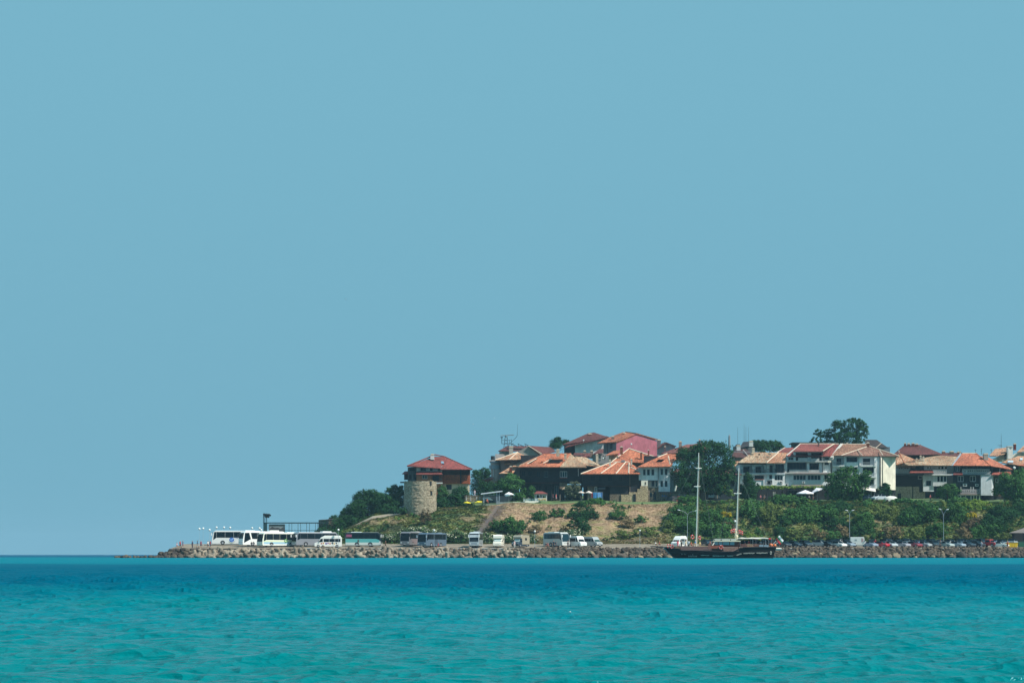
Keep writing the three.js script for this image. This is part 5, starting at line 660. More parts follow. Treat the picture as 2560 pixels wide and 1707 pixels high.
{ // skyline at the right
  const b = house('big dark red hipped roof on the skyline with four chimneys', 2297, 1150, 652), D = 650; A(b, 'wall', bx(2240, 1137, 2356, 1155, 653, 9), M(0x2c2f33, 0.9));
  A(b, 'roof', [roofP([[2232, 1137.5, 648], [2361, 1138, 648], [2302, 1112, 659], [2262, 1114.5, 659]]), roofP([[2361, 1138, 648], [2302, 1112, 659.1], [2350, 1134, 668]])], DRED); cap(b, [2297, 1138, 648.2], [2302.5, 1112, 659], tileM(0x8f6a60), 0.18);
  for (const [x0, x1, y] of [[2262, 2266.5, 1108], [2270.5, 2276.5, 1109], [2281, 2287.5, 1108], [2290, 2297, 1110]]) chimney(b, x0, y, x1, 1119, 657, M(0x70443c, 0.9, { map: TX.brick }));
  const c = house('small orange hipped roof between cream wall and dark red roof', 2262, 1160, 612); A(c, 'roof', [roofP([[2241, 1161, 606], [2290, 1149, 608], [2249, 1132, 614]]), roofP([[2238, 1150, 610], [2243, 1161, 606], [2249, 1132, 614.1]])], ORM); cap(c, [2249, 1132, 614], [2262, 1157, 606.5], OR); A(c, 'wall', bx(2244, 1150, 2290, 1170, 612, 4), plaster(0x8b7468)); A(c, 'finial', rodp([2248.5, 1132, 614], [2248.5, 1126, 614], 0.1), white);
  const d = house('low dark red roofs with chimneys between the skyline houses', 2382, 1150, 640); A(d, 'roof', roofP([[2350, 1140, 634], [2412, 1141, 634], [2408, 1132, 640], [2356, 1131.5, 640]]), DRED); A(d, 'wall', bx(2352, 1138, 2410, 1155, 638, 5), M(0x4a423f, 0.9)); chimney(d, 2357, 1128, 2364.5, 1136, 638, M(0x7c4a40, 0.9)); chimney(d, 2377, 1128.5, 2386, 1138, 637, M(0x5c5450, 0.9)); chimney(d, 2395, 1129.5, 2400, 1137, 638, M(0x7c4a40, 0.9)); chimney(d, 2401, 1129, 2404, 1140, 632, white);
  const e = house('orange roofed house with tall white chimney at the right skyline', 2512, 1150, 618); A(e, 'wall', polyW([[2493, 1152], [2493, 1146], [2513, 1134], [2522, 1131], [2522, 1152]], 615, 6), plaster(0xd6d2c4)); A(e, 'door', bx(2513, 1134.5, 2520, 1147, 614.8, 0.3), M(0x1d2a38, 0.6));
  A(e, 'roof', [roofP([[2474, 1139, 612], [2492, 1148, 611], [2524, 1128, 613], [2519, 1124.5, 620], [2489.5, 1125, 620]])], ORM); A(e, 'chimney', [bx(2520.5, 1117, 2525, 1147, 612, 1.6), bx(2525, 1117, 2533.5, 1147, 612.2, 1.5), bx(2520, 1115, 2534, 1117, 611.9, 1.9)], plaster(0xe6e2d8)); chimney(e, 2536, 1109.5, 2542, 1125, 616, M(0x74302c, 0.9, { map: TX.brick }));
  const f = house('orange roof with two skylights at the right edge of town', 2540, 1170, 600); A(f, 'roof', [roofP([[2505, 1156, 598], [2572, 1164, 594], [2572, 1140, 604], [2547, 1137.5, 604]])], ORM); A(f, 'roof', roofP([[2544, 1163, 593], [2575, 1165, 592], [2575, 1155, 597]]), OR); A(f, 'skylight', roofP([[2520, 1155, 597.2], [2534, 1155.3, 597], [2535, 1151, 599.4], [2522, 1151, 599.4]], 0.3), M(0xc4d0d6, 0.2)); A(f, 'skylight', roofP([[2551, 1149, 599.5], [2558, 1149, 599.5], [2558, 1144.5, 601.6], [2552, 1144.5, 601.6]], 0.3), M(0xc4d0d6, 0.2)); A(f, 'wall', bx(2520, 1160, 2590, 1200, 602, 6), M(0x3a3230, 0.9));
  const g = house('cream gabled house cut by the right frame edge', 2560, 1140, 622); A(g, 'wall', polyW([[2530, 1152], [2530, 1144], [2549, 1131], [2590, 1131], [2590, 1152]], 613, 5), plaster(0xd8d2c2)); A(g, 'roof', roofP([[2544, 1130, 610], [2590, 1129, 610], [2590, 1110, 619], [2562, 1117.5, 619]]), ORM); addWin(g, 612.9, [[2552, 1132, 2558, 1137, 'd', 1, 1, white]]);
  const an = (label, x, y0, y1, D2, bars) => { const t = T('antenna', label, 'antenna', V(x, y0, D2)); A(t, 'mast', rodp([x, y0, D2], [x, y1, D2], 0.06, 0.04), iron); for (const [a, c, y] of bars) A(t, 'aerial', rodp([a, y, D2], [c, y, D2], 0.05), iron); };
  an('tall thin aerial mast with cross bars over the right skyline', 2504.5, 1126, 1085, 620, [[2496, 2506, 1113], [2499, 2506, 1116]]); an('aerial pole above the orange corner roof, left of its neighbour', 2440, 1134, 1123, 598, [[2437, 2442, 1125]]); an('aerial pole with double bar above the orange corner roof', 2455, 1136, 1121, 598, [[2453, 2457, 1123], [2453, 2457, 1127]]); an('short aerial pole near the grey chimney of the corner roof', 2480, 1134, 1121, 612, [[2477, 2482, 1125]]);
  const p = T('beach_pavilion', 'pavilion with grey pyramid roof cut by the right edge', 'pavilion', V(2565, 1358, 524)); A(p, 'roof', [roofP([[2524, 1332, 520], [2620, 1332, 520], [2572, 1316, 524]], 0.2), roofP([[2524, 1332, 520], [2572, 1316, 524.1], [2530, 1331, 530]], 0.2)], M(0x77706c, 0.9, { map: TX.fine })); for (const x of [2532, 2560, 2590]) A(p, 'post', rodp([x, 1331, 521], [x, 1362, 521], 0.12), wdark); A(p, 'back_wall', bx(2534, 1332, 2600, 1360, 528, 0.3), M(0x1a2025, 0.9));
}
// ---------- vehicles: built at the origin, front towards +x, wheels on y = 0 ----------
const paint = (h) => M(h, 0.35, { clearcoat: 0.6, clearcoatRoughness: 0.15 });
const extr = (pts, w, bev = 0.08) => { const s = new THREE.Shape(pts.map(([x, y]) => new THREE.Vector2(x, y))); return new THREE.ExtrudeGeometry(s, { depth: w - 2 * bev, bevelEnabled: true, bevelThickness: bev, bevelSize: bev * 0.8, bevelSegments: 2, steps: 1, curveSegments: 8 }).translate(0, 0, -w / 2 + bev); };
function wheel(t, x, z, r, w = 0.25) { const s = Math.sign(z), m = A(t, 'wheel', new THREE.CylinderGeometry(r, r, w, 18).rotateX(Math.PI / 2).translate(x, r, z), tyreM); A(m, 'rim', new THREE.CylinderGeometry(r * 0.58, r * 0.5, 0.05, 14).rotateX(Math.PI / 2).translate(x, r, z + s * (w / 2 + 0.01)), rimM); }
const slat = (a, b, c, d, th = 0.03) => slab([a, b, c, d], th);
function raked(x0, y0, x1, y1, w0, w1, th = 0.05) { // a pane across the nose between two heights
  const g = new THREE.BufferGeometry(), n = V3(y1 - y0, x0 - x1, 0).normalize().multiplyScalar(th), P = [[x0, y0, -w0], [x0, y0, w0], [x1, y1, w1], [x1, y1, -w1]].map((p) => V3(...p)), Q = P.map((p) => p.clone().add(n)), pos = [];
  const f = (a, b, c, d) => { for (const p of [a, b, c, a, c, d]) pos.push(p.x, p.y, p.z); };
  f(Q[0], Q[3], Q[2], Q[1]); f(P[0], P[1], Q[1], Q[0]); f(P[1], P[2], Q[2], Q[1]); f(P[2], P[3], Q[3], Q[2]); f(P[3], P[0], Q[0], Q[3]); f(P[0], P[3], P[2], P[1]);
  g.setAttribute('position', new THREE.Float32BufferAttribute(pos, 3)); g.computeVertexNormals(); return g;
}
function place(t, px, D, deg, lift = 0) { const p = ground(px, D); t.position.set(p.x, p.y + 0.05 + lift, p.z); t.rotation.y = (deg > 0 ? -deg : deg) * Math.PI / 180; return t; }
const lampM = M(0xd8dcd8, 0.15), redL = M(0x8a1a18, 0.3);
function coach(label, px, D, deg, o) { // o: L, H, body, lower, roof, glass, stripes, cream
  const t = T('coach', label, 'coach', null, 'coaches parked along the quay'), L = o.L ?? 12, W = 2.55, Ht = o.H ?? 3.55, f = L / 2, r = -L / 2, wl = o.wl ?? Ht * 0.5, wt = Ht - 0.3, rake = o.rake ?? 0.55;
  const nose = (y) => f - rake * clamp((y - 1.1) / (Ht - 1.1)) ** 1.4;
  A(t, 'body', extr([[r + 0.1, 0.32], [f - 0.12, 0.32], [f, 0.5], [f, 1.1], [nose(1.8), 1.8], [nose(2.5), 2.5], [nose(Ht - 0.35), Ht - 0.35], [nose(Ht) - 0.3, Ht - 0.06], [r + 0.35, Ht - 0.06], [r + 0.05, Ht - 0.4], [r, 1.2]], W), paint(o.body));
  A(t, 'roof', [boxW(r + 0.45, Ht - 0.05, -W / 2 + 0.18, nose(Ht) - 0.4, Ht + 0.05, W / 2 - 0.18), boxW(r + 1.5, Ht + 0.05, -0.8, r + 4, Ht + (o.hump ?? 0.18), 0.8)], paint(o.roof ?? o.body));
  const wx1 = f - (o.front ?? 1.15), n = 5, gm = o.glass ?? glass;
  for (const s of [-1, 1]) { for (let i = 0; i < n; i++) { const a = lerp(r + 0.35, wx1, i / n), b = lerp(r + 0.35, wx1, (i + 1) / n) - 0.05; A(t, 'side_window', boxW(a, wl, s * W / 2 - 0.01, b, wt, s * W / 2 + 0.025), gm); }
    A(t, 'driver_window', polyZ([[wx1, wl], [f - 0.32, wl - (o.dip ?? 0.35)], [nose(wt) - 0.12, wt - 0.05], [wx1, wt]], s * W / 2, 0.025), gm);
    for (const [c, y0, y1, x0 = 0, x1 = 1] of o.stripes ?? []) A(t, 'stripe', boxW(lerp(r + 0.12, f - 0.35, x0), y0, s * W / 2 - 0.01, lerp(r + 0.12, f - 0.35, x1), y1, s * W / 2 + 0.018), M(c, 0.45));
    A(t, 'mirror', boxW(f + 0.02, Ht - 1.25, s * (W / 2 + 0.1) - 0.12, f + 0.22, Ht - 0.55, s * (W / 2 + 0.1) + 0.12), o.mirror ? paint(o.mirror) : black); A(t, 'mirror_arm', rod(V3(f - 0.4, Ht - 0.45, s * (W / 2 - 0.2)), V3(f + 0.12, Ht - 0.5, s * (W / 2 + 0.1)), 0.05), black);
    wheel(t, f - 2.75, s * (W / 2 - 0.12), 0.5); wheel(t, r + 3.1, s * (W / 2 - 0.12), 0.5);
    for (const x of [f - 2.75, r + 3.1]) A(t, 'wheel_arch', new THREE.CylinderGeometry(0.62, 0.62, 0.03, 18, 1, false, 0, Math.PI).rotateX(Math.PI / 2).rotateZ(Math.PI / 2).translate(x, 0.5, s * (W / 2 + 0.005)), black);
    A(t, 'headlight', boxW(f - 0.02, 0.72, s * 0.95 - 0.2, f + 0.08, 0.98, s * 0.95 + 0.2), lampM); A(t, 'tail_lamp', boxW(r - 0.05, 0.8, s * 1.05 - 0.1, r + 0.02, 1.3, s * 1.05 + 0.1), redL);
  }
  const y0 = o.ws0 ?? 1.25, y1 = Ht - 0.32; A(t, 'windscreen', [raked(nose(y0) + 0.02, y0, nose(2.1) + 0.03, 2.1, 1.14, 1.14), raked(nose(2.1) + 0.03, 2.1, nose(y1) + 0.02, y1, 1.14, 1.1)], gm); if (o.lower) A(t, 'skirt', [boxW(r + 0.05, 0.34, -W / 2 - 0.012, f - 0.15, 0.62, -W / 2 + 0.02), boxW(r + 0.05, 0.34, W / 2 - 0.02, f - 0.15, 0.62, W / 2 + 0.012)], paint(o.lower));
  A(t, 'bumper', boxW(f - 0.05, 0.36, -1.15, f + 0.08, 0.6, 1.15), o.bumper ? paint(o.bumper) : paint(o.body)); A(t, 'number_plate', boxW(f + 0.07, 0.42, -0.26, f + 0.09, 0.53, 0.26), white); A(t, 'sun_visor', raked(nose(y1 - 0.1) + 0.07, y1 - 0.28, nose(y1) + 0.05, y1, 1.05, 1.05, 0.02), black); A(t, 'rear_window', boxW(r - 0.03, wl, -1, r + 0.03, wt, 1), gm);
  (o.extra ?? (() => 0))(t, { f, r, W, Ht, wl, wt }); return place(t, px, D, deg);
}
const polyZ = (pts, z, th) => { const s = new THREE.Shape(pts.map(([x, y]) => new THREE.Vector2(x, y))); return new THREE.ExtrudeGeometry(s, { depth: th * 2, bevelEnabled: false }).translate(0, 0, z - th); };
coach('white coach with blue globe emblem, leftmost on the quay, facing left', 590, 523, 172, { body: 0xdcdfde, roof: 0xf0f0ec, H: 3.65, L: 12.6, wl: 1.85, dip: 0.6, mirror: 0xe6e6e2, extra: (t, { W }) => { for (const s of [1, -1]) { const e = A(t, 'emblem', new THREE.CylinderGeometry(0.62, 0.62, 0.03, 24).rotateX(Math.PI / 2).translate(1.2, 1.3, s * (W / 2 + 0.02)), M(0x2f62b5, 0.5)); A(e, 'emblem_land', [[-0.2, 0.2, 0.24], [0.22, 0, 0.2], [-0.1, -0.28, 0.16]].map(([x, y, r]) => new THREE.CylinderGeometry(r, r, 0.03, 9).rotateX(Math.PI / 2).translate(1.2 + x, 1.3 + y, s * (W / 2 + 0.03))), M(0x86aee0, 0.5)); A(t, 'emblem_swirl', [new THREE.TorusGeometry(0.85, 0.035, 4, 20, 2.4).rotateZ(3.4).translate(1.2, 1.3, s * (W / 2 + 0.02))], M(0x7b9a58, 0.6)); A(t, 'script_lettering', [0, 1, 2, 3, 4, 5, 6].map((i) => new THREE.TorusGeometry(0.14 + 0.05 * (i % 3), 0.028, 4, 10, 4.4).rotateZ(i * 1.3).translate(0.2 - i * 0.36 * (s > 0 ? 1 : 1), 1.86 + 0.05 * (i % 2), s * (W / 2 + 0.015))), M(0x4a5b8a, 0.6)); } } });
coach('white coach with slanted white pillar behind its dark nose, second from left', 654, 517, 147, { body: 0xeceeec, roof: 0xf3f3ee, H: 3.7, front: 2.3, wl: 1.8, dip: 1.0, ws0: 0.95, hump: 0.35, extra: (t, { f, W, wt, wl }) => { for (const s of [-1, 1]) A(t, 'slanted_pillar', polyZ([[f - 2.9, 0.9], [f - 2.5, 0.9], [f - 1.75, wt + 0.1], [f - 2.15, wt + 0.1]], s * W / 2, 0.045), paint(0xf3f3ee)); } });
coach('white coach with green and blue side stripes, third from left', 697, 513.5, 138, { body: 0xe6ead8, roof: 0xf0f2ec, H: 3.55, wl: 1.72, stripes: [[0x7fb4cf, 0.85, 1.15], [0xc9dba0, 1.25, 1.42], [0x5fa0c4, 0.66, 0.78]], lower: 0xeef0ea, extra: (t, { W, f }) => { for (const s of [-1, 1]) A(t, 'emblem', new THREE.TorusGeometry(0.36, 0.13, 5, 18).translate(-1.2, 1.5, s * (W / 2 + 0.01)), M(0x5f9b57, 0.6)); A(t, 'nose_panel', boxW(f - 0.02, 0.62, -1.1, f + 0.05, 1.2, 1.1), paint(0x8ba0a8)); } });
coach('silver grey coach with white roof, fourth from left', 786, 515.5, 146, { body: 0x80848c, roof: 0xeceeee, H: 3.55, wl: 1.9, mirror: 0xe0e2e2, hump: 0.32 });
coach('turquoise and white coach with dark upper half, standing broadside', 909, 514, 6, { L: 9.3, body: 0x16222a, roof: 0xe3e6e4, H: 3.6, wl: 2.0, front: 1.3, stripes: [[0x5fb5b4, 1.05, 1.9], [0xd3ddd8, 0.36, 1.05], [0x8ccac6, 1.92, 1.98]], bumper: 0xd9dedb, mirror: 0xe6e6e2, extra: (t, { r, W }) => { A(t, 'window_poster', boxW(r + 0.35, 2.45, W / 2, r + 1.75, 3.1, W / 2 + 0.045), M(0x9a5070, 0.6)); A(t, 'hatch', boxW(-1.4, 1.1, W / 2, -0.95, 1.75, W / 2 + 0.04), M(0x55605f, 0.7)); A(t, 'nose_panel', boxW(4.2, 0.45, W / 2 - 0.05, 4.62, 1.35, W / 2 + 0.04), paint(0xd9dedb)); } });
coach('grey coach with brownish nose, left of the pair', 1029, 516.5, 106, { L: 11, body: 0x6f7076, roof: 0xc9cbc8, H: 3.6, wl: 1.9, stripes: [[0x7d6f70, 0.6, 1.85, 0.4, 0.85]] });
coach('blue grey coach with dark side, right of the pair', 1080, 512.5, 116, { L: 11, body: 0x55687a, roof: 0x76899a, H: 3.5, wl: 1.9, stripes: [[0x3f4d5c, 0.6, 1.88, 0.45, 0.62]], mirror: 0xa8b2ba });
coach('silver coach with rounded high nose seen head on', 1190, 511.5, 95, { L: 10, body: 0xa3adb2, roof: 0xc3cacd, H: 3.7, rake: 0.9, mirror: 0xe6e6e2, ws0: 1.35, hump: 0.3, extra: (t, { f, Ht }) => { A(t, 'nose_panel', boxW(f - 0.02, 0.5, -1.15, f + 0.07, 1.2, 1.15), paint(0x8f9aa2)); A(t, 'brow', raked(f - 0.75, Ht - 0.75, f - 1.25, Ht + 0.02, 1.1, 0.95, 0.16), paint(0xc3cacd)); } });
coach('pale grey coach with tinted windows facing the water', 1391, 513.5, -52, { L: 7.6, body: 0xb8bbb8, roof: 0xe6e8e6, H: 3.6, wl: 2.0, glass: M(0x173039, 0.1), bumper: 0xe6e6e2, mirror: 0xe6e6e2, extra: (t, { f }) => A(t, 'nose_panel', boxW(f - 0.02, 0.5, -1.15, f + 0.06, 1.22, 1.15), paint(0xe8eae8)) });

function van(label, px, D, deg, o) { // panel or passenger van
  const t = T(o.name ?? 'van', label, o.cat ?? 'van', null, o.group), L = o.L ?? 6, W = o.W ?? 2.0, h = o.H ?? 2.6, f = L / 2, r = -f, hood = o.hood ?? 1.0, b = o.body ?? 0xe6e6e0;
  A(t, 'body', extr([[r + 0.05, 0.3], [f - 0.1, 0.3], [f, 0.55], [f - 0.05, 0.95], [f - 0.15, 1.1], [f - hood, 1.32], [f - hood - 0.62, h - 0.35], [f - hood - 0.95, h - 0.1], [r + 0.25, h - 0.06], [r, h - 0.3], [r, 0.5]], W), paint(b));
  A(t, 'windscreen', raked(f - hood + 0.07, 1.36, f - hood - 0.56, h - 0.5, W * 0.43, W * 0.4), o.ws ?? glass); const gx = f - hood - 0.75, win = o.win ?? 3;
  for (const s of [-1, 1]) { A(t, 'door_window', polyZ([[gx - 0.35, 1.38], [f - hood - 0.12, 1.38], [f - hood - 0.6, h - 0.55], [gx - 0.35, h - 0.55]], s * W / 2, 0.02), glass); for (let i = 0; i < win; i++) { const a = lerp(r + 0.3, gx - 0.5, i / win), c = lerp(r + 0.3, gx - 0.5, (i + 1) / win) - 0.06; A(t, 'side_window', boxW(a, 1.4, s * W / 2 - 0.01, c, h - 0.55, s * W / 2 + 0.02), glass); }
    wheel(t, f - 0.95, s * (W / 2 - 0.1), 0.36, 0.22); wheel(t, r + 1.2, s * (W / 2 - 0.1), 0.36, 0.22); A(t, 'headlight', boxW(f - 0.12, 0.78, s * (W / 2 - 0.25) - 0.16, f + 0.03, 1.0, s * (W / 2 - 0.25) + 0.16), lampM); A(t, 'mirror', boxW(f - hood - 0.3, 1.35, s * (W / 2 + 0.14) - 0.1, f - hood - 0.15, 1.65, s * (W / 2 + 0.14) + 0.1), black); }
  A(t, 'grille', boxW(f - 0.05, 0.62, -0.5, f + 0.04, 0.82, 0.5), black); A(t, 'bumper', boxW(f - 0.05, 0.32, -W / 2 + 0.1, f + 0.07, 0.56, W / 2 - 0.1), o.bumper ? M(o.bumper, 0.7) : M(0x33373a, 0.7)); A(t, 'number_plate', boxW(f + 0.06, 0.38, -0.25, f + 0.085, 0.5, 0.25), white); A(t, 'rear_window', boxW(r - 0.02, 1.4, -W * 0.36, r + 0.02, h - 0.55, W * 0.36), glass);
  (o.extra ?? (() => 0))(t, { f, r, W, h, hood }); return place(t, px, D, deg);
}
van('white minibus painted with colourful figures, facing left', 819, 509.5, 171, { name: 'minibus', cat: 'minibus', L: 6.9, H: 2.75, extra: (t, { W, r, f, h }) => { [[0xb04a3a, -1.7], [0xd08a3c, -1.2], [0x6f5aa0, -0.5], [0x8a4a8a, 0], [0xc86a44, 0.5], [0x2b3a44, 1.1], [0xd8b050, 1.6], [0x2f3c44, 2.1]].forEach(([c, x], i) => { for (const s of [-1, 1]) A(t, 'painted_figure', new THREE.CylinderGeometry(0.17 + 0.05 * (i % 3), 0.2, 0.03, 6 + (i % 3)).rotateX(Math.PI / 2).translate(-x, 0.98 + 0.1 * (i % 2), s * (W / 2 + 0.012)), M(c, 0.6)); }); A(t, 'high_roof', extr([[r + 0.2, h - 0.15], [f - 2.0, h - 0.15], [f - 2.6, h + 0.2], [r + 0.35, h + 0.2]], 1.8), paint(0xe9e8e0)); } });
const camper = (label, px, D, deg, o) => van(label, px, D, deg, { name: 'camper_van', cat: 'camper van', L: 5.8, W: 2.1, win: 1, ...o, extra: (t, { f, r, h }) => { const H2 = o.top ?? 3.05, W2 = 2.3; A(t, 'living_cabin', extr([[r, 0.75], [f - 1.9, 0.75], [f - 1.9, 2.1], [f - 1.1, 2.35], [f - 1.15, H2 - 0.25], [f - 1.6, H2], [r + 0.1, H2], [r - 0.05, 2]], W2, 0.1), paint(o.cab)); A(t, 'roof_hatch', boxW(-0.6, H2, -0.4, 0.3, H2 + 0.16, 0.4), white); A(t, 'roof_rack', [boxW(-2, H2 + 0.02, 0.7, 0.4, H2 + 0.12, 0.74), boxW(-2, H2 + 0.02, -0.74, 0.4, H2 + 0.12, -0.7)], steel); for (const s of [-1, 1]) A(t, 'cabin_window', boxW(-1.4, 1.7, s * W2 / 2 - 0.01, -0.4, 2.3, s * W2 / 2 + 0.02), glass); A(t, 'screen_cover', raked(f - 0.88, 1.42, f - 1.42, 2.08, 0.82, 0.76, 0.03), M(0xaec2c0, 0.5)); } });
camper('cream camper van parked head on between coach and dark bush', 1246, 511.5, 97, { body: 0xe6e4d6, cab: 0xece9dc, bumper: 0xd8d6c8, H: 2.3 });
camper('dark fronted camper van with beige cabin, left of the globe lamp', 1301, 511.5, 118, { body: 0x2e3c4c, cab: 0xa29a86, H: 2.3, top: 2.9 });
van('white high roofed van beside the pale grey coach', 1443, 512, -58, { L: 6.0, H: 2.8, body: 0xe4e6e4, bumper: 0xdfe1df });
van('silver minibus with dark green windscreen, right of the white van', 1482, 512.5, -50, { name: 'minibus', cat: 'minibus', L: 5.4, H: 2.6, body: 0x9aa2a4, ws: M(0x123a32, 0.1), bumper: 0x2a3036 });
van('white van with open door behind the ship bow', 1698, 512, 122, { L: 5.2, H: 2.55, body: 0xe8e9e6, bumper: 0xdedfdc, extra: (t, { f, r, h, W }) => { A(t, 'high_roof', extr([[r + 0.15, h - 0.15], [f - 1.8, h - 0.15], [f - 2.3, h + 0.18], [r + 0.35, h + 0.22]], 1.8), paint(0xeeeeea)); A(t, 'open_door', [boxW(f - 2.1, 0.5, -W / 2 - 0.95, f - 2.02, 1.4, -W / 2), boxW(f - 2.1, 1.4, -W / 2 - 0.1, f - 2.03, 2.1, -W / 2), boxW(f - 2.1, 1.4, -W / 2 - 0.95, f - 2.03, 1.48, -W / 2), boxW(f - 2.1, 2.02, -W / 2 - 0.8, f - 2.03, 2.1, -W / 2), boxW(f - 2.1, 1.4, -W / 2 - 0.95, f - 2.03, 2.1, -W / 2 - 0.87)], paint(0xe8e9e6)); } });

function carShape(kind) { // lower body and glasshouse profiles
  const t = T('car', '', 'car', null, 'cars parked on the quay'), L = kind === 'suv' ? 4.5 : 4.15, W = kind === 'suv' ? 1.85 : 1.72, h = kind === 'suv' ? 1.72 : kind === 'sedan' ? 1.42 : 1.5, f = L / 2, r = -f, bl = kind === 'suv' ? 1.05 : 0.92;
  const rx = kind === 'sedan' ? r + 0.95 : r + 0.28;
  A(t, 'body', extr([[r + 0.04, 0.3], [f - 0.08, 0.28], [f, 0.45], [f - 0.06, 0.66], [f - 0.45, 0.8], [f - 1.2, bl], [rx - 0.2, bl + 0.02], [r + 0.02, bl - (kind === 'sedan' ? 0.04 : 0)], [r, 0.5]], W, 0.1), paint(0x888888));
  A(t, 'cabin', extr([[f - 1.15, bl - 0.04], [f - 1.95, h - 0.04], [f - 2.3, h], [rx + 0.5, h - 0.02], [rx + 0.15, h - 0.12], [rx - 0.12, bl - 0.02]], W - 0.2, 0.1), glass);
  A(t, 'roof', [boxW(rx + 0.4, h - 0.03, -W / 2 + 0.2, f - 2.0, h + 0.02, W / 2 - 0.2), ...[-1, 1].flatMap((s) => [rod(V3(f - 1.1, bl, s * (W / 2 - 0.1)), V3(f - 1.98, h - 0.02, s * (W / 2 - 0.2)), 0.045), rod(V3(rx - 0.1, bl, s * (W / 2 - 0.1)), V3(rx + 0.42, h - 0.02, s * (W / 2 - 0.2)), 0.06), boxW(-0.42, bl, s * (W / 2 - 0.12) - 0.03, -0.34, h - 0.02, s * (W / 2 - 0.14) + 0.03), rod(V3(rx + 0.42, h - 0.02, s * (W / 2 - 0.19)), V3(f - 1.98, h - 0.02, s * (W / 2 - 0.19)), 0.04)])], paint(0x888888));
  for (const s of [-1, 1]) { wheel(t, f - 0.78, s * (W / 2 - 0.08), 0.31, 0.2); wheel(t, r + 0.75, s * (W / 2 - 0.08), 0.31, 0.2); A(t, 'headlight', boxW(f - 0.2, 0.58, s * 0.58 - 0.18, f - 0.0, 0.74, s * 0.58 + 0.18), lampM); A(t, 'mirror', boxW(f - 1.45, bl, s * (W / 2 + 0.05) - 0.08, f - 1.33, bl + 0.13, s * (W / 2 + 0.05) + 0.08), paint(0x888888)); A(t, 'tail_lamp', boxW(r - 0.02, 0.62, s * 0.62 - 0.14, r + 0.04, 0.82, s * 0.62 + 0.14), redL); }
  A(t, 'bumper', boxW(f - 0.05, 0.3, -W / 2 + 0.12, f + 0.03, 0.44, W / 2 - 0.12), M(0x2b2f33, 0.7)); A(t, 'number_plate', boxW(f + 0.0, 0.36, -0.25, f + 0.045, 0.46, 0.25), white); return t;
}
const protoCar = {}, used = {};
function car(label, kind, color, px, D, deg, o = {}) {
  let t; if (!protoCar[kind]) { t = protoCar[kind] = carShape(kind); } else { t = protoCar[kind].clone(); t.name = nm('car'); scene.add(t); }
  t.traverse((m) => { if (m.isMesh && (m.name === 'body' || m.name === 'roof' || m.name === 'mirror')) m.material = paint(color); });
  t.userData = { label, category: 'car', group: o.group ?? 'cars parked on the quay' }; place(t, px, D, deg); t.rotation.y = deg * Math.PI / 180; if (o.y) t.position.y = o.y; return t;
}
const SIL = 0x9aa3a8, NAVY = 0x18242f, BLK = 0x12161a, WHT = 0xe6e7e4, REDC = 0xb3222c, DKR = 0x7a2532, BLU = 0x5f7890;
const CARS = [
  ['dark car under the flag behind the ship stern', 'hatch', NAVY, 1948, 516, -60], ['dark blue car right of the flag', 'hatch', NAVY, 1964, 511, -70], ['dark blue hatchback fourth car right of the ship', 'hatch', 0x1f2f3d, 1988, 511, -52], ['black off roader left of the dry shrub', 'suv', 0x182029, 2015, 511, -66],
  ['silver people carrier in front of the straw coloured shrub', 'suv', 0xa8b0b5, 2053, 513, -48], ['black car tight beside the silver people carrier', 'sedan', BLK, 2071, 511, -58], ['white hatchback with roof bars beside the black car', 'hatch', WHT, 2099, 510.5, -58], ['grey blue car half hidden left of the white box van', 'hatch', 0x8496a6, 2122, 512, -62],
  ['silver blue car right of the white box van', 'sedan', 0x8a97aa, 2178, 511, -62], ['bright red hatchback in the front row', 'hatch', 0xc0202c, 2207, 510.5, -52], ['silver white estate beside the bright red hatchback', 'hatch', 0xb9c0c3, 2230, 510.5, -75], ['silver hatchback with reddish roof rack load', 'hatch', 0x9d9ba4, 2259, 510.5, -60],
  ['wine red hatchback left of the single arm lamp', 'hatch', 0x8a2032, 2288, 510.5, -60], ['silver saloon right of the wine red hatchback', 'sedan', 0xa3aaad, 2313, 510.5, -55], ['black van like car left of the single arm lamp foot', 'suv', 0x10161d, 2336, 510.5, -72], ['pale silver car right of the lamp foot', 'sedan', 0xaab6b4, 2367, 510.5, -55],
  ['silver blue hatchback in the middle of the right front row', 'hatch', 0x93a3b1, 2396, 510.5, -55], ['dark navy car right of the silver blue hatchback', 'sedan', 0x1a2a38, 2422, 510.5, -60], ['dark car behind the person by the red pickup', 'hatch', 0x1c222b, 2446, 511.5, -60], ['old white car parked before the yellow skip', 'sedan', 0xe2e3df, 2502, 509.5, -40],
];
for (const c of CARS) car(...c);
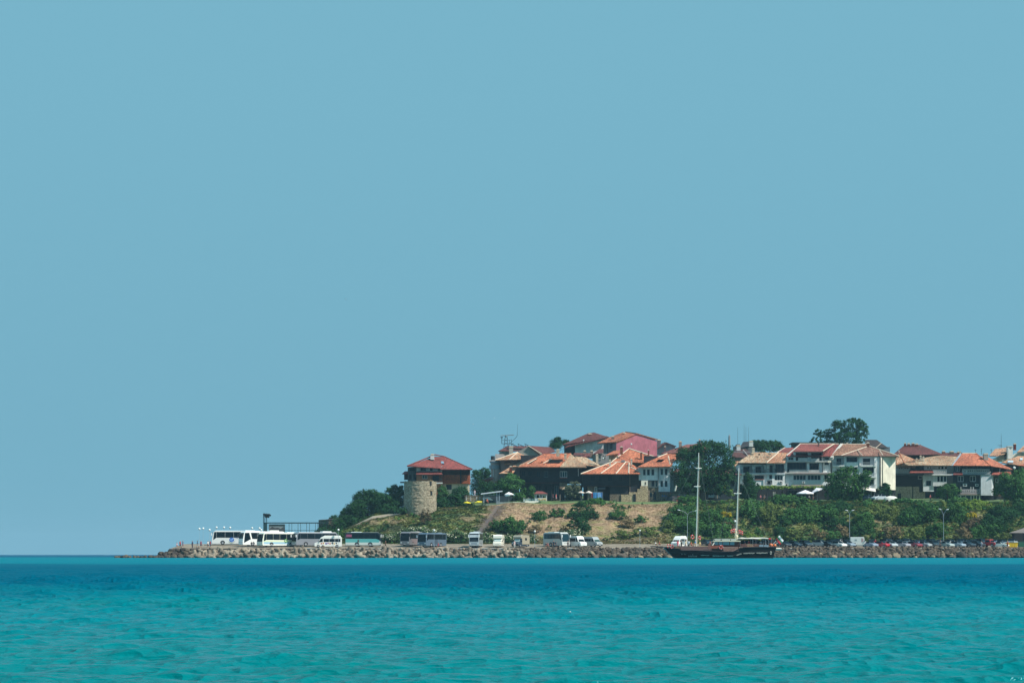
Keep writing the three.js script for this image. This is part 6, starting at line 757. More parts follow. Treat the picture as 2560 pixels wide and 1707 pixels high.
[['black car roof between silver people carrier and white hatchback', 0x151b22, 2082], ['white car roof behind the white hatchback', WHT, 2097], ['dark car roof left of the box van', 0x222c36, 2118], ['dark red car behind the silver blue car', DKR, 2184], ['grey car roof behind the bright red hatchback', 0x77828b, 2219], ['blue grey car roof behind the silver estate', BLU, 2234], ['grey green car roof above the reddish roof rack', 0x77858a, 2249], ['pale car roof left of the wine red hatchback', 0x8f9ca3, 2272],
  ['dark red car roof above the wine red hatchback', 0x6d2a2e, 2290], ['blue car roof behind the silver saloon', 0x4d6a83, 2308], ['navy car roof left of the lamp', NAVY, 2330], ['grey car roof directly behind the lamp', 0x7e8a90, 2352], ['white car roof right of the lamp', WHT, 2379], ['dark car roof behind the silver blue hatchback', 0x26323d, 2404], ['blue grey car roof behind the navy car', 0x55697a, 2420], ['turquoise car roof behind the navy car', 0x2f8b8f, 2438], ['dark car roof left of the red pickup', 0x1c242d, 2456], ['pale blue car roof right of the red pickup', 0x86a0b2, 2487], ['grey car roof with rack behind the yellow skip', 0x6f7c86, 2510], ['silver car roof at the right end of the row', 0x9fabb0, 2534],
  ['dark blue car behind the forward deck of the ship', 0x243444, 1768], ['dark car left of the ship cabin on the quay', 0x2b3a48, 1782], ['grey car behind the ship canopy, left one', 0x3a4650, 1886], ['dark car behind the ship canopy, right one', 0x1c2833, 1912], ['black car behind the ship stern rail', 0x141c24, 1932]].forEach(([l, c, px], i) => car(l, ['hatch', 'suv', 'sedan'][i % 3], c, px, 519 + (i % 3) * 0.8, [-60, -118, -72, 62][i % 4]));
car('dark car parked by the awning above the slope', 'hatch', 0x1b2530, 2172, 568, 55, { group: 'cars on the upper lane', y: WY(1251, 568) }); car('silver car parked beside the white covered car', 'suv', 0xa9b4ba, 2197, 567.5, 215, { group: 'cars on the upper lane', y: WY(1250.5, 567.5) }); car('pale car under the leafy shelter', 'hatch', 0x93a6b4, 1786, 574, 60, { group: 'cars on the upper lane', y: WY(1246, 574) });
{ // white box van, pickup, skip, covered car
  van('white box camper among the parked cars by the tall lamp', 2149, 513, -8, { name: 'box_van', cat: 'van', L: 4.4, W: 2.0, H: 2.0, hood: 0.6, win: 0, body: 0xdfe1dc, extra: (t, { f, r }) => { A(t, 'box_body', extr([[r - 0.1, 0.5], [f - 1.0, 0.5], [f - 0.9, 1.7], [f - 1.1, 2.45], [r, 2.45]], 2.1, 0.06), paint(0xd9dcd6)); A(t, 'box_window', boxW(-1.2, 1.5, 1.04, -0.6, 1.9, 1.08), M(0x8e9a9c, 0.4)); A(t, 'red_panel', [boxW(0.55, 1.2, 1.05, 0.75, 2.2, 1.075), boxW(0.85, 1.3, 1.05, 1.0, 2.1, 1.075)], M(0xa87070, 0.6)); A(t, 'side_mark', boxW(-1.7, 0.75, 1.04, -0.9, 0.98, 1.075), M(0x4d5c66, 0.6)); } });
  const t = T('pickup', 'bright red off road pickup near the right end of the row', 'pickup'), W = 1.75; A(t, 'body', extr([[-2.2, 0.5], [2.1, 0.5], [2.2, 0.7], [2.15, 1.1], [0.9, 1.2], [-2.2, 1.15]], W), paint(0xb5252c)); A(t, 'cab', extr([[0.85, 1.15], [0.55, 1.85], [-0.7, 1.9], [-0.8, 1.15]], W - 0.15), paint(0xb5252c)); A(t, 'windscreen', raked(0.93, 1.22, 0.64, 1.75, 0.7, 0.66), glass); A(t, 'roof_rack', [boxW(-0.8, 1.93, -0.7, 0.6, 1.99, 0.7)], paint(0x9a2a2e)); A(t, 'grille', boxW(2.15, 0.75, -0.5, 2.24, 1.0, 0.5), black); for (const s of [-1, 1]) { A(t, 'door_window', polyZ([[0.7, 1.22], [0.45, 1.75], [-0.6, 1.78], [-0.62, 1.22]], s * (W / 2 - 0.06), 0.03), glass); A(t, 'headlight', new THREE.CylinderGeometry(0.12, 0.12, 0.08, 12).rotateZ(Math.PI / 2).translate(2.2, 0.88, s * 0.62), lampM); wheel(t, 1.4, s * (W / 2 - 0.05), 0.4, 0.24); wheel(t, -1.4, s * (W / 2 - 0.05), 0.4, 0.24); A(t, 'fender', boxW(0.95, 0.78, s * W / 2 - 0.1, 1.85, 0.92, s * W / 2 + 0.1), black); } A(t, 'bumper', boxW(2.2, 0.5, -0.85, 2.32, 0.68, 0.85), black); place(t, 2475, 511.5, -48);
  const y = T('skip', 'bright yellow waste skip at the right end of the quay', 'skip'); A(y, 'container', extr([[-1.35, 0.45], [1.2, 0.45], [1.45, 1.55], [-1.45, 1.55]], 1.5, 0.05), M(0xd9b40e, 0.6)); A(y, 'rim', [boxW(-1.5, 1.52, -0.8, 1.5, 1.6, 0.8)], M(0xb8960c, 0.6)); A(y, 'rib', [-0.7, 0, 0.7].map((x) => boxW(x - 0.05, 0.5, 0.72, x + 0.05, 1.52, 0.8)), M(0xc9a50c, 0.6)); place(y, 2531, 509.5, -6); y.position.y -= 0.35;
  const g = T('waste_container', 'dark green container cut by the right edge beside the yellow skip', 'container'); A(g, 'container', extr([[-1.2, 0.1], [1.2, 0.1], [1.3, 1.2], [-1.3, 1.2]], 1.3, 0.05), M(0x1f5a45, 0.6)); A(g, 'lid', extr([[-1.32, 1.2], [1.32, 1.2], [1.0, 1.42], [-1.0, 1.42]], 1.3, 0.04), M(0x1a4a3a, 0.6)); place(g, 2560, 510.5, -5);
  const c = T('covered_car', 'car under a white cloth cover on the upper lane', 'covered car', V(2230, 1252, 566)); const cg = new THREE.SphereGeometry(1, 22, 12, 0, 6.29, 0, Math.PI / 2), q = cg.attributes.position; for (let i = 0; i < q.count; i++) { const n = 1 + 0.09 * (vn(q.getX(i) * 4 + 9, q.getZ(i) * 4) - 0.5); q.setXYZ(i, Math.sign(q.getX(i)) * Math.abs(q.getX(i)) ** 0.8 * 1.95 * n, q.getY(i) ** 0.75 * 1.45 * n, q.getZ(i) * 1.0 * n); } cg.computeVertexNormals(); A(c, 'cover', cg.translate(WX(2230, 566), WY(1252.5, 566), -567), fineM(0xe9e7dc, 0.8)); for (const s of [-1.2, 1.2]) A(c, 'wheel', new THREE.CylinderGeometry(0.3, 0.3, 0.2, 12).rotateX(Math.PI / 2).translate(WX(2230, 566) + s, WY(1252.5, 566) + 0.1, -566.1), tyreM);
}
// ---------- the two masted ship ----------
{
  const D = 432, t = T('ship', 'black two masted wooden excursion ship moored in front of the quay', 'ship', V3(WX(1805, D), 0, -D)), S1 = D / FOC, X = (px) => WX(px, D), Y = (py) => WY(py, D), Z0 = -D - 3;   // centre line 3 m behind the near side
  const hullM = M(0x070b10, 0.9), trim = M(0xd7d3c6, 0.6), redwood = woodM(0x7a4030), cream = M(0xdcd2b4, 0.7);
  // hull: stations from bow to stern
  const n = 44, m = 10, pos = [], idx = []; 
  const sheer = [[1663, 1367.5], [1690, 1371], [1730, 1375], [1770, 1378.5], [1800, 1379.5], [1836, 1379], [1846, 1373], [1860, 1368.5], [1900, 1367.5], [1930, 1367.2], [1944, 1367.5]];
  for (let i = 0; i <= n; i++) { const u = i / n;
    for (let j = 0; j <= m; j++) { const v = j / m; // 0 keel, 1 sheer
      const xt = lerp(1663, 1943, u), xb = lerp(1702, 1932, u), px = lerp(xb, xt, v ** 0.85), yt = Y(curve(sheer, xt)), yb = -0.8, y = lerp(yb, yt, v);
      const beam = 3.0 * Math.sin(Math.PI * Math.min(0.5, 0.03 + u * 1.05)) ** 0.75 * (u > 0.75 ? 1 - (u - 0.75) * 0.9 : 1) * (0.62 + 0.38 * v ** 0.7);
      pos.push([X(px), y, beam]); } }
  const vert = [], tri = (a, b, c) => { vert.push(...a, ...b, ...c); }; const P = (i, j, s) => { const p = pos[i * (m + 1) + j]; return [p[0], p[1], Z0 + s * p[2]]; };
  for (let i = 0; i < n; i++) for (let j = 0; j < m; j++) for (const s of [1, -1]) { const a = P(i, j, s), b = P(i + 1, j, s), c = P(i + 1, j + 1, s), d = P(i, j + 1, s); if (s > 0) { tri(a, b, c); tri(a, c, d); } else { tri(a, c, b); tri(a, d, c); } }
  for (let j = 0; j < m; j++) { tri(P(n, j, 1), P(n, j, -1), P(n, j + 1, -1)); tri(P(n, j, 1), P(n, j + 1, -1), P(n, j + 1, 1)); }
  const hg = new THREE.BufferGeometry(); hg.setAttribute('position', new THREE.Float32BufferAttribute(vert, 3)); hg.computeVertexNormals(); A(t, 'hull', toCreasedNormals(hg, 0.7), hullM);
  const side = (i, v, off) => { const j = v * m, j0 = Math.min(m - 1, Math.floor(j)), f = j - j0, a = P(i, j0, 1), b = P(i, j0 + 1, 1); return V3(lerp(a[0], b[0], f), lerp(a[1], b[1], f), lerp(a[2], b[2], f) + off); };
  const dk = []; for (let i = 0; i < n; i++) { const a = P(i, m, 1), b = P(i + 1, m, 1), c = P(i + 1, m, -1), d = P(i, m, -1); for (const q of [a, b, c, d]) q[1] -= 0.12; dk.push(...a, ...b, ...c, ...a, ...c, ...d); } const dg = new THREE.BufferGeometry(); dg.setAttribute('position', new THREE.Float32BufferAttribute(dk, 3)); dg.computeVertexNormals(); A(t, 'deck', dg, woodM(0x7d5f45));
  const line = (name, v, r, mat, i0 = 0, i1 = n) => { const pts = []; for (let i = i0; i <= i1; i++) pts.push(side(i, v, r * 0.6)); A(t, name, new THREE.TubeGeometry(new THREE.CatmullRomCurve3(pts), (i1 - i0) * 2, r, 5), mat); };
  line('gunwale', 1, 0.09, M(0x171c21, 0.5)); line('rubbing_strake', 0.66, 0.05, M(0x2a2f33, 0.5));
  A(t, 'stem', (() => { const p = []; for (let j = 0; j <= m; j++) { const q = P(0, j, 1); p.push(V3(q[0] - 0.05, q[1], Z0)); } return new THREE.TubeGeometry(new THREE.CatmullRomCurve3(p), 24, 0.16, 6); })(), M(0x7f8b8e, 0.6));
  { // flowing white letter strokes along the side, and the short name under the bow: too small to read in the photograph, so plain strokes
    srand(55); const g = []; for (let i = 5; i < n - 3; i += 0.5) { const gap = [[11, 12], [16.5, 18], [23, 24], [26.5, 28], [30, 31], [35.5, 36.3]].some(([a, b]) => i >= a && i < b); if (gap || (i < 13 && R() < 0.35)) continue; const i0 = Math.floor(i), f = i - i0, a = side(i0, 0.6, 0.03), b = side(i0 + 1, 0.6, 0.03), c = a.lerp(b, f), big = i > 13 ? 0.13 : 0.08; g.push(new THREE.TorusGeometry(big * rr(0.6, 1.1), 0.035, 4, 8, rr(3, 5.5)).rotateZ(R() * 6).translate(c.x, c.y + rr(-0.05, 0.05), c.z + 0.02)); if (i > 13) g.push(rod(V3(c.x - 0.2, c.y + rr(-0.05, 0.05), c.z + 0.03), V3(c.x + 0.22, c.y + rr(-0.03, 0.03), c.z + 0.03), 0.035, 0.035, 4)); }
    A(t, 'side_lettering', G(g), M(0xb9b6aa, 0.7)); const h = []; for (let k = 0; k < 8; k++) { const c = side(7, 0.45, 0.05), x = c.x + k * 0.24; h.push(rod(V3(x, c.y - 0.16, c.z + 0.12 + k * 0.09), V3(x + rr(-0.05, 0.16), c.y + 0.16, c.z + 0.12 + k * 0.09), 0.028, 0.028, 4)); } A(t, 'bow_name', G(h), trim);
    const o = []; for (const [px, r] of [[1929, 0.24], [1938, 0.18]]) o.push(new THREE.TorusGeometry(r, 0.06, 5, 14).scale(0.6, 1.2, 1).translate(X(px), Y(1382), px < 1934 ? side(n - 2, 0.65, 0.05).z : side(n, 0.65, -0.3).z)); A(t, 'mooring_port', G(o), trim); }
  const nz = (u) => Z0 + 3.0 * 0.97 * u;
  // bulwark netting, cabin, awning
  const net = (x0, y0, x1, y1, name, mat, z = nz(0.95)) => { const g = [], w = 0.035; for (let x = X(x0); x <= X(x1); x += 0.22) g.push(rod(V3(x, Y(y1), z), V3(Math.min(X(x1), x + 0.35), Y(y0), z), w, w, 4), rod(V3(x + 0.35, Y(y1), z), V3(x, Y(y0), z), w, w, 4)); g.push(boxW(X(x0), Y(y0) - 0.06, z - 0.05, X(x1), Y(y0) + 0.05, z + 0.05)); A(t, name, G(g), mat); };
  A(t, 'bulwark', slab([V3(X(1700), Y(1373), nz(0.8)), V3(X(1700), Y(1366.5), nz(0.8)), V3(X(1780), Y(1366.5), nz(0.95)), V3(X(1838), Y(1369), nz(0.97)), V3(X(1838), Y(1379), nz(0.97)), V3(X(1770), Y(1378.5), nz(0.95))], 0.08), woodM(0x6a4438)); net(1702, 1366, 1776, 1376, 'netting', M(0x8a6e6a, 0.9), nz(0.96) + 0.12); net(1808, 1368, 1846, 1378, 'netting', M(0xb08a7c, 0.9), nz(0.98) + 0.1);
  A(t, 'side_panel', boxW(X(1770), Y(1371), nz(0.98), X(1808), Y(1363.5), nz(0.98) + 0.08), M(0x8a4632, 0.8)); 
  A(t, 'cabin', boxW(X(1786), Y(1372), Z0 - 2, X(1850), Y(1352), nz(0.66)), redwood); for (const [a, b] of [[1787.5, 1797], [1798.5, 1808], [1809.5, 1825], [1827, 1838]]) A(t, 'cabin_window', boxW(X(a), Y(1362), nz(0.66) - 0.02, X(b), Y(1354), nz(0.66) + 0.05), M(0x87a4ac, 0.15));
  A(t, 'windscreen_post', [rod(V3(X(1781), Y(1365.5), nz(0.8)), V3(X(1790.5), Y(1352), nz(0.7)), 0.13), rod(V3(X(1776), Y(1365.5), nz(0.8)), V3(X(1783), Y(1365.5), nz(0.8)), 0.1), rod(V3(X(1781), Y(1365.5), Z0 - 2), V3(X(1790.5), Y(1352), Z0 - 2), 0.13)], trim);
  A(t, 'cabin_roof', boxW(X(1785), Y(1353.8), Z0 - 2.4, X(1853), Y(1351.6), nz(0.8)), cream); { const g = [boxW(X(1786), Y(1347.6), nz(0.78) - 0.06, X(1846), Y(1346.6), nz(0.78))]; for (let x = 1786; x < 1847; x += 5) g.push(boxW(X(x), Y(1352), nz(0.78) - 0.06, X(x + 0.8), Y(1347), nz(0.78))); A(t, 'roof_rail', G(g), trim); A(t, 'rail_banner', [boxW(X(1789), Y(1351), nz(0.78) - 0.03, X(1803), Y(1348), nz(0.78) + 0.02), boxW(X(1806), Y(1351), nz(0.78) - 0.03, X(1827), Y(1348), nz(0.78) + 0.02), boxW(X(1829), Y(1351), nz(0.78) - 0.03, X(1842), Y(1348), nz(0.78) + 0.02)], M(0xc9c7b8, 0.8)); }
  const ag = new THREE.BoxGeometry(X(1924) - X(1848), 0.12, 4.6, 30, 1, 6).translate((X(1848) + X(1924)) / 2, Y(1344.6), Z0), ap = ag.attributes.position; for (let i = 0; i < ap.count; i++) ap.setY(i, ap.getY(i) + 0.16 * (vn(ap.getX(i) * 0.9 + 40, ap.getZ(i)) - 0.5) - 0.05 * Math.abs(ap.getZ(i) - Z0)); ag.computeVertexNormals(); A(t, 'awning', ag, fineM(0xe6e2d4, 0.85));
  for (const px of [1852, 1884, 1916, 1930]) for (const s of [1, -1]) A(t, 'awning_post', rod(V3(X(px), Y(1368), Z0 + s * 2.1), V3(X(px), Y(1345), Z0 + s * 2.1), 0.05), steel);
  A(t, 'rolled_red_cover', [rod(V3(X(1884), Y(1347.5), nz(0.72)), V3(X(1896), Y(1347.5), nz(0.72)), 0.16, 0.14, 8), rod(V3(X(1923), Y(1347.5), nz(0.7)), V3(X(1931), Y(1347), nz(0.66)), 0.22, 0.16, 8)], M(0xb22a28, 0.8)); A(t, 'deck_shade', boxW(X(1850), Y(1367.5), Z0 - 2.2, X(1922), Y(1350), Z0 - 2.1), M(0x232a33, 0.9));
  net(1851, 1361, 1868, 1367.6, 'side_netting', M(0x8f625a, 0.9), nz(0.94)); net(1868, 1361, 1882, 1367.6, 'side_netting', M(0xc09a7c, 0.9), nz(0.94)); net(1883, 1361, 1898, 1367.6, 'side_netting', M(0x946a5e, 0.9), nz(0.93)); A(t, 'side_canvas', [boxW(X(1899), Y(1367.5), nz(0.9), X(1909), Y(1361.5), nz(0.9) + 0.15), boxW(X(1911), Y(1367.5), nz(0.88), X(1922), Y(1362), nz(0.88) + 0.12)], M(0x7f8f9a, 0.8)); A(t, 'stern_frame', [rod(V3(X(1930), Y(1367), nz(0.5)), V3(X(1945), Y(1352), Z0), 0.05), rod(V3(X(1936), Y(1367), nz(0.3)), V3(X(1950), Y(1356), Z0), 0.05)], steel); A(t, 'stern_pole', rod(V3(X(1935), Y(1367), nz(0.5)), V3(X(1936), Y(1334), nz(0.5)), 0.07, 0.05), M(0x5a4a40, 0.8));
  // bowsprit, masts, rigging
  A(t, 'bowsprit', [rod(V3(X(1672), Y(1368.5), Z0), V3(X(1629), Y(1365.5), Z0 - 0.3), 0.15, 0.09, 8)], M(0x1d2226, 0.6)); A(t, 'bowsprit_net', [rod(V3(X(1668), Y(1364), Z0), V3(X(1636), Y(1364.5), Z0 - 0.3), 0.03), rod(V3(X(1660), Y(1368), Z0), V3(X(1660), Y(1363), Z0), 0.03)], black);
  const mast = (b, tp, yards) => { const k = A(t, 'mast', rod(V3(X(b[0]), Y(b[1] + 4), Z0), V3(X(tp[0]), Y(tp[1]), Z0), 0.17, 0.09, 10), M(0xdedacd, 0.7)); for (const [a, c, y] of yards) A(k, 'yard', [rod(V3(X(a), Y(y), Z0), V3(X(c), Y(y), Z0), 0.09, 0.09, 6), boxW(X((a + c) / 2 - 2.6), Y(y + 1.4), Z0 - 0.3, X((a + c) / 2 + 2.6), Y(y - 1.4), Z0 + 0.3)], M(0xefebde, 0.6)); A(k, 'mast_rope', rod(V3(X(b[0] + 3.4), Y(b[1] - 4), Z0 + 0.2), V3(X(tp[0] + 2.2), Y(tp[1] + 8), Z0 + 0.1), 0.045, 0.045, 4), M(0xa8a08c, 0.9)); };
  mast([1744, 1364], [1750.5, 1130], [[1743, 1758, 1169], [1739, 1755, 1215]]); mast([1845, 1350], [1851.5, 1168], [[1839, 1858, 1232.5]]);
  A(t, 'rigging', [[[1750, 1140], [1790, 1366]], [[1851, 1180], [1932, 1366]], [[1851, 1180], [1800, 1352]], [[1750, 1140], [1634, 1365]]].map(([a, b]) => rod(V3(X(a[0]), Y(a[1]), Z0), V3(X(b[0]), Y(b[1]), Z0), 0.03, 0.03, 4)), M(0x59625f, 0.8));
  A(t, 'sunbathing_cushion', boxW(X(1747), Y(1366.8), Z0 - 1.5, X(1782), Y(1364.6), nz(0.7)), fineM(0xd8b878)); A(t, 'foredeck', boxW(X(1690), Y(1371), Z0 - 2, X(1784), Y(1367.5), nz(0.6)), woodM(0x8a6c50));
  // things on it
  const buoy = (label, px, py, z, tilt, r = 0.38) => { const b = T('lifebuoy', label, 'lifebuoy', V3(X(px), Y(py), z), 'lifebuoys on the ship'); A(b, 'ring', new THREE.TorusGeometry(r, 0.11, 8, 20).rotateY(tilt).translate(X(px), Y(py), z), M(0xc03a34, 0.6)); A(b, 'band', [0, 1.57, 3.14, 4.71].map((a) => new THREE.TorusGeometry(r, 0.118, 8, 4, 0.28).rotateZ(a).rotateY(tilt).translate(X(px), Y(py), z)), white); };
  buoy('red lifebuoy hanging left of the foremast', 1733, 1342, Z0 + 1.5, 0.5); buoy('red lifebuoy hanging right of the foremast', 1751.5, 1344.5, Z0 + 1.2, 0.9);
  [['outermost lifebuoy on the left of the carved figure', 1832.5, 1328.5], ['middle lifebuoy on the left of the carved figure', 1836.5, 1326.5], ['lifebuoy on the left touching the carved figure', 1840, 1326], ['lifebuoy on the right next to the mainmast', 1852, 1329], ['middle lifebuoy on the right of the mainmast', 1856, 1330], ['outermost lifebuoy on the right of the mainmast', 1860, 1332]].forEach(([l, x, y], i) => buoy('red ' + l, x, y, Z0 + 0.8 - i * 0.05, 0.9 + 0.1 * i, 0.34));
  buoy('red lifebuoy on the brown side panel of the cabin', 1803, 1368, nz(1) + 0.25, 0); buoy('red lifebuoy at the bow rail, left one', 1674, 1365, nz(0.35), 0.3); buoy('red lifebuoy at the bow rail, right one', 1681.5, 1366, nz(0.45), 0.4);
  A(t, 'buoy_rope', [rod(V3(X(1733), Y(1339), Z0 + 1.5), V3(X(1746), Y(1320), Z0), 0.02), rod(V3(X(1832), Y(1325), Z0 + 0.6), V3(X(1860), Y(1328), Z0 + 0.6), 0.03)], black);
  { const o = T('carved_figure', 'cream carved wooden figure standing at the mainmast foot', 'statue', V3(X(1844), Y(1352), Z0 + 0.5)); const z = Z0 + 0.55, y = (p) => Y(p); A(o, 'body', [rod(V3(X(1846), y(1352), z), V3(X(1844.5), y(1341), z), 0.2, 0.32, 10), new THREE.SphereGeometry(0.42, 12, 9).scale(1, 1.1, 0.9).translate(X(1844.8), y(1340), z), rod(V3(X(1844.5), y(1341), z), V3(X(1843), y(1333), z), 0.34, 0.22, 10), rod(V3(X(1843), y(1333), z), V3(X(1842.2), y(1327.5), z), 0.24, 0.34, 10), new THREE.SphereGeometry(0.2, 10, 8).translate(X(1842), y(1322.8), z), rod(V3(X(1842), y(1327), z), V3(X(1842), y(1323), z), 0.13, 0.11, 8)], cream); A(o, 'arm', [rod(V3(X(1844.5), y(1328), z), V3(X(1849), y(1334), z), 0.12, 0.09, 8), rod(V3(X(1849), y(1334), z), V3(X(1847), y(1341), z), 0.09, 0.08, 8)], cream); A(o, 'pedestal', boxW(X(1841), y(1353.5), z - 0.4, X(1853), y(1351.4), z + 0.4), M(0xc9b457, 0.7)); }
  { const o = T('dinghy', 'small white dinghy slung behind the ship stern', 'dinghy', V3(X(1947), Y(1375), Z0)); const g = new THREE.SphereGeometry(1, 20, 10).scale(1.15, 0.27, 0.55).translate(X(1946.5), Y(1372.3), Z0 + 0.8); A(o, 'hull', g, fineM(0xe4e2d6, 0.6)); A(o, 'stripe', new THREE.TorusGeometry(1, 0.03, 4, 28).rotateX(Math.PI / 2).scale(1.16, 1, 0.56).translate(X(1946.5), Y(1372), Z0 + 0.8), M(0x6f7a70, 0.7)); A(o, 'davit', [rod(V3(X(1938), Y(1367), Z0 + 0.6), V3(X(1943), Y(1362), Z0 + 0.8), 0.04), rod(V3(X(1943), Y(1362), Z0 + 0.8), V3(X(1944), Y(1371), Z0 + 0.8), 0.025)], steel); }
  { const o = T('flag', 'white, green and red flag drooping from a slanted staff at the stern', 'flag', V3(X(1940), Y(1366), Z0)); A(o, 'staff', rod(V3(X(1939), Y(1367), Z0), V3(X(1957), Y(1337), Z0), 0.04, 0.03), M(0x8a7a66, 0.8)); const band = (a, b, mat, nme) => { const p = [], ix = [], k = 14; for (let i = 0; i <= k; i++) for (const v of [a, b]) { const u = i / k, x = lerp(1954, 1965.5, u * 0.95) - v * 9, y = lerp(1338, 1351, u) + v * 12 * (0.8 + 0.1 * u); p.push(X(x), Y(y), Z0 + 0.14 * Math.sin(u * 7 + v * 2)); } for (let i = 0; i < k; i++) ix.push(i * 2, i * 2 + 1, i * 2 + 2, i * 2 + 1, i * 2 + 3, i * 2 + 2); const g = new THREE.BufferGeometry(); g.setAttribute('position', new THREE.Float32BufferAttribute(p, 3)); g.setIndex(ix); g.computeVertexNormals(); A(o, nme, g, mat); }; band(0, 0.34, M(0xe6e8e8, 0.8, { side: THREE.DoubleSide }), 'white_band'); band(0.34, 0.67, M(0x1f7a58, 0.8, { side: THREE.DoubleSide }), 'green_band'); band(0.67, 1, M(0xb3202c, 0.8, { side: THREE.DoubleSide }), 'red_band'); }
  [['larger orange fender ball at the stern rail', 1930.5, 1363, 0.42], ['smaller orange fender ball behind the larger one', 1940, 1363.5, 0.34]].forEach(([l, x, y, r]) => { const o = T('fender', l, 'fender', V3(X(x), Y(y), nz(0.5)), 'orange fenders'); A(o, 'ball', new THREE.SphereGeometry(r, 14, 10).translate(X(x), Y(y), nz(0.5)), M(0xd9733a, 0.5)); A(o, 'eye', new THREE.TorusGeometry(0.08, 0.03, 4, 8).translate(X(x), Y(y) + r + 0.03, nz(0.5)), black); });
}
// ---------- people: one continuous body per pose, clothes over it ----------
const POSE = {
  stand: { hip: [0, 0.92, 0], knee: [[0.09, 0.48, 0.02], [-0.1, 0.48, 0.0]], foot: [[0.1, 0.06, 0.02], [-0.11, 0.06, -0.02]], elbow: [[0.25, 1.12, -0.03], [-0.25, 1.12, -0.03]], hand: [[0.24, 0.86, 0.07], [-0.24, 0.86, 0.07]], neck: [0, 1.44, 0] },
  walk: { hip: [0, 0.91, 0], knee: [[0.09, 0.5, 0.2], [-0.09, 0.48, -0.08]], foot: [[0.09, 0.06, 0.26], [-0.09, 0.1, -0.38]], elbow: [[0.24, 1.14, -0.16], [-0.24, 1.14, 0.1]], hand: [[0.22, 0.9, -0.12], [-0.2, 0.95, 0.28]], neck: [0, 1.43, 0.03] },
  sit: { hip: [0, 0.5, 0], knee: [[0.11, 0.52, 0.42], [-0.11, 0.52, 0.42]], foot: [[0.11, 0.08, 0.46], [-0.12, 0.08, 0.44]], elbow: [[0.24, 0.72, 0.1], [-0.24, 0.72, 0.1]], hand: [[0.14, 0.6, 0.36], [-0.14, 0.6, 0.36]], neck: [0, 1.02, 0.05] },
  phone: { hip: [0, 0.92, 0], knee: [[0.1, 0.48, 0.02], [-0.09, 0.48, 0.03]], foot: [[0.12, 0.06, 0.0], [-0.1, 0.06, 0.05]], elbow: [[0.26, 1.16, 0.1], [-0.25, 1.12, -0.03]], hand: [[0.1, 1.32, 0.26], [-0.24, 0.86, 0.07]], neck: [0, 1.44, 0.01] },
};
const bodyGeo = {};
function bones(p, what) {
  const v = (a) => V3(...a), sh = (s) => V3(p.neck[0] + s * 0.17, p.neck[1] - 0.06, p.neck[2]), hp = (s) => V3(p.hip[0] + s * 0.09, p.hip[1], p.hip[2]), b = [], chest = v(p.neck).lerp(v(p.hip), 0.3), waist = v(p.neck).lerp(v(p.hip), 0.68), head = v(p.neck).add(V3(0, 0.2, 0.03));
  const S = [1, -1];
  if (what === 'skin') { b.push([v(p.neck), head, 0.055, 0.085], [head.clone().add(V3(0, -0.05, 0.03)), head.clone().add(V3(0, 0.05, 0)), 0.078, 0.098], [head.clone().add(V3(0, -0.01, 0.09)), head.clone().add(V3(0, 0.015, 0.1)), 0.02, 0.014], [chest, waist, 0.12, 0.11]); for (const s of [0, 1]) { const k = S[s]; b.push([head.clone().add(V3(k * 0.095, -0.02, 0)), head.clone().add(V3(k * 0.1, 0.02, 0)), 0.018, 0.02]); b.push([sh(k), v(p.elbow[s]), 0.05, 0.04], [v(p.elbow[s]), v(p.hand[s]), 0.038, 0.026]); const h = v(p.hand[s]), d = h.clone().sub(v(p.elbow[s])).normalize(); b.push([h, h.clone().addScaledVector(d, 0.07), 0.032, 0.034]); for (let f = 0; f < 4; f++) { const o = h.clone().addScaledVector(d, 0.07).add(V3(0.0, 0.0, (f - 1.5) * 0.019)); b.push([o, o.clone().addScaledVector(d, 0.07 - Math.abs(f - 1.6) * 0.01).add(V3(-k * 0.012, 0, 0)), 0.011, 0.009]); } b.push([h.clone().addScaledVector(d, 0.02), h.clone().addScaledVector(d, 0.07).add(V3(-k * 0.01, 0, 0.055)), 0.014, 0.011]); b.push([hp(k), v(p.knee[s]), 0.085, 0.055], [v(p.knee[s]), v(p.foot[s]), 0.055, 0.036], [v(p.foot[s]).add(V3(0, -0.02, -0.03)), v(p.foot[s]).add(V3(0, -0.03, 0.15)), 0.04, 0.03]); } }
  if (what === 'shirt') { b.push([v(p.neck).add(V3(0, -0.09, 0)), chest, 0.12, 0.145], [chest, waist, 0.145, 0.13], [waist, v(p.hip), 0.13, 0.15], [sh(1), sh(-1), 0.07, 0.07]); for (const s of [0, 1]) b.push([sh(S[s]), sh(S[s]).lerp(v(p.elbow[s]), 0.75), 0.068, 0.058]); }
  if (what === 'legs') { b.push([hp(1), hp(-1), 0.115, 0.115]); for (const s of [0, 1]) b.push([hp(S[s]), v(p.knee[s]), 0.105, 0.075]); }
  if (what === 'long') { b.push([hp(1), hp(-1), 0.115, 0.115]); for (const s of [0, 1]) b.push([hp(S[s]), v(p.knee[s]), 0.105, 0.075], [v(p.knee[s]), v(p.foot[s]).add(V3(0, 0.04, 0)), 0.075, 0.055]); }
  if (what === 'hair') b.push([head.clone().add(V3(0, 0.06, -0.02)), head.clone().add(V3(0, -0.02, -0.05)), 0.1, 0.085]);
  if (what === 'shoes') for (const s of [0, 1]) b.push([v(p.foot[s]).add(V3(0, -0.02, -0.04)), v(p.foot[s]).add(V3(0, -0.03, 0.16)), 0.048, 0.04]);
  return b;
}
